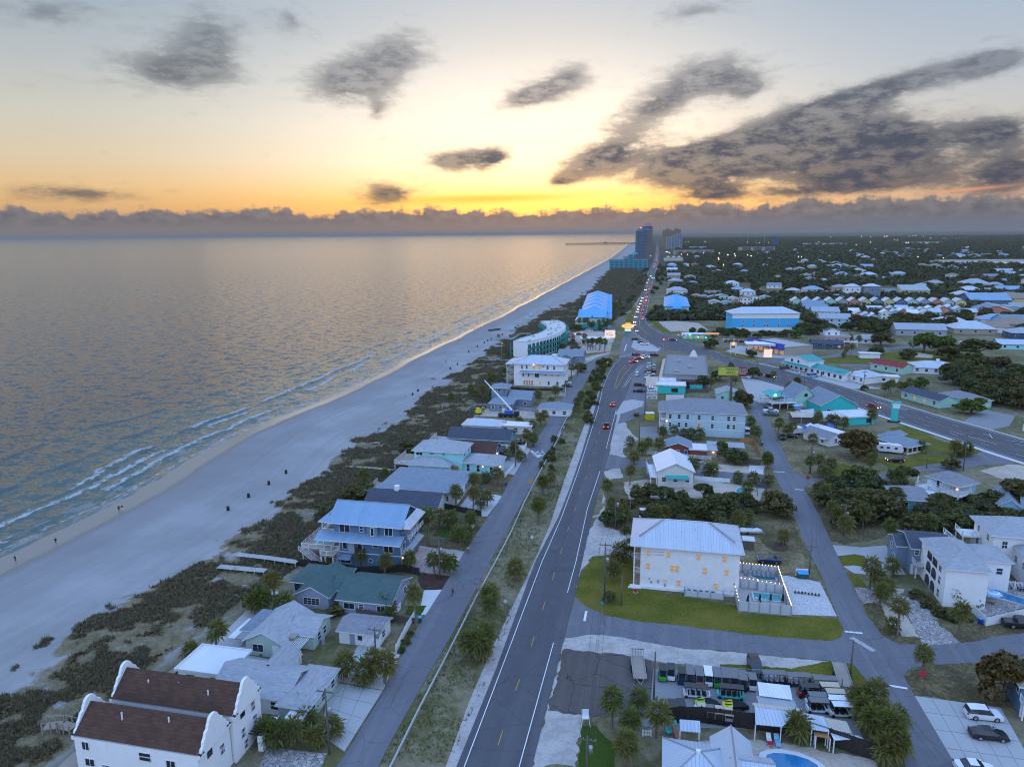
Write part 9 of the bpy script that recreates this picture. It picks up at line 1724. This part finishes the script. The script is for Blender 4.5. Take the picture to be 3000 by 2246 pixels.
pr = thing('fishing_pier','long fishing pier on many piles reaching into the gulf','pier'); a,b = Vector((327.2,4291.3)),Vector((758.6,4386.9)); L_ = (b-a).length; u_ = (b-a)/L_; nn = Vector((-u_.y,u_.x))
m = MB(); m.prism([tuple(a-nn*6),tuple(b-nn*6),tuple(b+nn*6),tuple(a+nn*6)],9.,10.6); m.build('deck','wood_dark',pr)
for i in range(48):
    t = a+u_*(L_*i/47); m = MB(); [m.cyl(t.x+nn.x*s_,t.y+nn.y*s_,-3,9.,1.1,1.1,6) for s_ in (-4,4)]; m.build('pile_bent','wood_dark',pr)
m = MB(); t = a+u_*L_*.56; m.box(t.x-8,t.y-6,10.6,t.x+8,t.y+6,15); m.build('shelter','wood_dark',pr)
for p,h_ in (((1413.5,4029),120.),((3401.1,5937.6),150.),((1461.6,4472),60.)): r = thing('radio_mast','thin radio mast standing over the far woods','mast',p,0,'radio masts'); MB().tube((0,0,0),(0,0,h_*.75),1.2,.7,4).build('lattice','steel',r)
lamps = [(454.8,2111.8),(443.5,2016.8),(445.8,1884.9),(456.7,1865.9),(527.9,1975.7),(558.3,1932),(545.8,1812.3),(581.4,1875),(584.3,1780.2),(571,1711.8),(532.2,1707.1),(459.6,1596.6),(439.5,1522.1),(377.2,1274.3),(362.7,1857.4),(346.1,1785.8),(2079.8,8211),(4551.1,15473.5),(5385.7,16938.7),(1080.4,4022),(994.3,4113.8),(975.9,3963.8),(1225.7,3748.4),(1227.3,3677.2),(1228.7,3608.6),(1296.3,3639.4),(1202.8,3493.7),(467.8,2149.9),(652.4,1633.7),(654.5,1620.6),(1561.8,3666),(2612.1,5911.4),(2997.4,6188.1),(2967.7,5970),(3212.3,6183.9),(3118.2,6037.2),(3325.2,6036.6),(3427,6179.8),(3356.5,5995.8),(3307.9,5800.3),(3402.1,5682.6),(2788.4,4805.2),(1701.5,3417.3),(2165.8,4082.6),(2070.2,3869.1),(1767.7,3229.3),(1775.2,3225.4),(878.2,1552.7),(896.7,1491.7),(861.5,1250.7),(1524,2405.5),(1371.9,2869.6),(431.8,746.6),(432,743.9)]
for p in lamps:
    d_ = math.hypot(*p)/1000; r = thing('street_lamp','lit street lamp glowing among the far woods and houses','street lamp',p,0,'far street lamps'); s_ = .35+.16*d_; hz = 9.+1.5*d_; MB().cyl(0,0,0,hz,.1,.1,5).build('post','steel',r); MB().lathe([(0,-s_*.6),(s_,0),(0,s_*.6)],6).build('lamp_head','lamp_far',r,(0,0,hz))
fy = 560+rng.power(.42,26000)*7500; hx = np.interp(fy,[500,800,1134,1803,2962,9000],[75,165,228,372,612,1900]); fx = hx+18+rng.uniform(0,1,len(fy))**1.15*(fy*.78-hx+60)
km = (fbm(fx/60,fy/60,21) > .34+.14*(fy < 900))&~((fx-hx < 60)&(fy > 1500)); fx,fy = fx[km],fy[km]
occ = np.array([(a,b,c) for a,b,c in OCC if b > 400]); ok = np.ones(len(fx),bool)
for a, b, c in occ: ok &= (fx-a)**2+(fy-b)**2 > (c+3.5)**2
fx,fy = fx[ok],fy[ok]; fs = rng.uniform(3.5,6.8,len(fx))*np.clip(.8+fy/5000,.8,2.)
leafmass('far_woods',np.stack([fx,fy,fs*.35],1),fs,26,.95,'pine_leaf','dark woods reaching from the far houses to the horizon')
# ---------------------------------------------------------------- sea haze
def m_haze():
    m = bpy.data.materials.new('haze'); m.use_nodes = True; t = m.node_tree; t.nodes.clear(); g = Gr(t); v = g.node('ShaderNodeVolumePrincipled',{'Color': (.5,.45,.39,1),'Density': HAZE,'Anisotropy': .2}); o = t.nodes.new('ShaderNodeOutputMaterial'); t.links.new(v.o,o.inputs['Volume']); return m
HAZE = 5.5e-5
hm = MB().box(-63000,-500,-5,63000,64000,118).mesh('haze',m_haze()); tag(add('haze',hm),'thin grey-blue evening haze over the coast',kind='stuff')
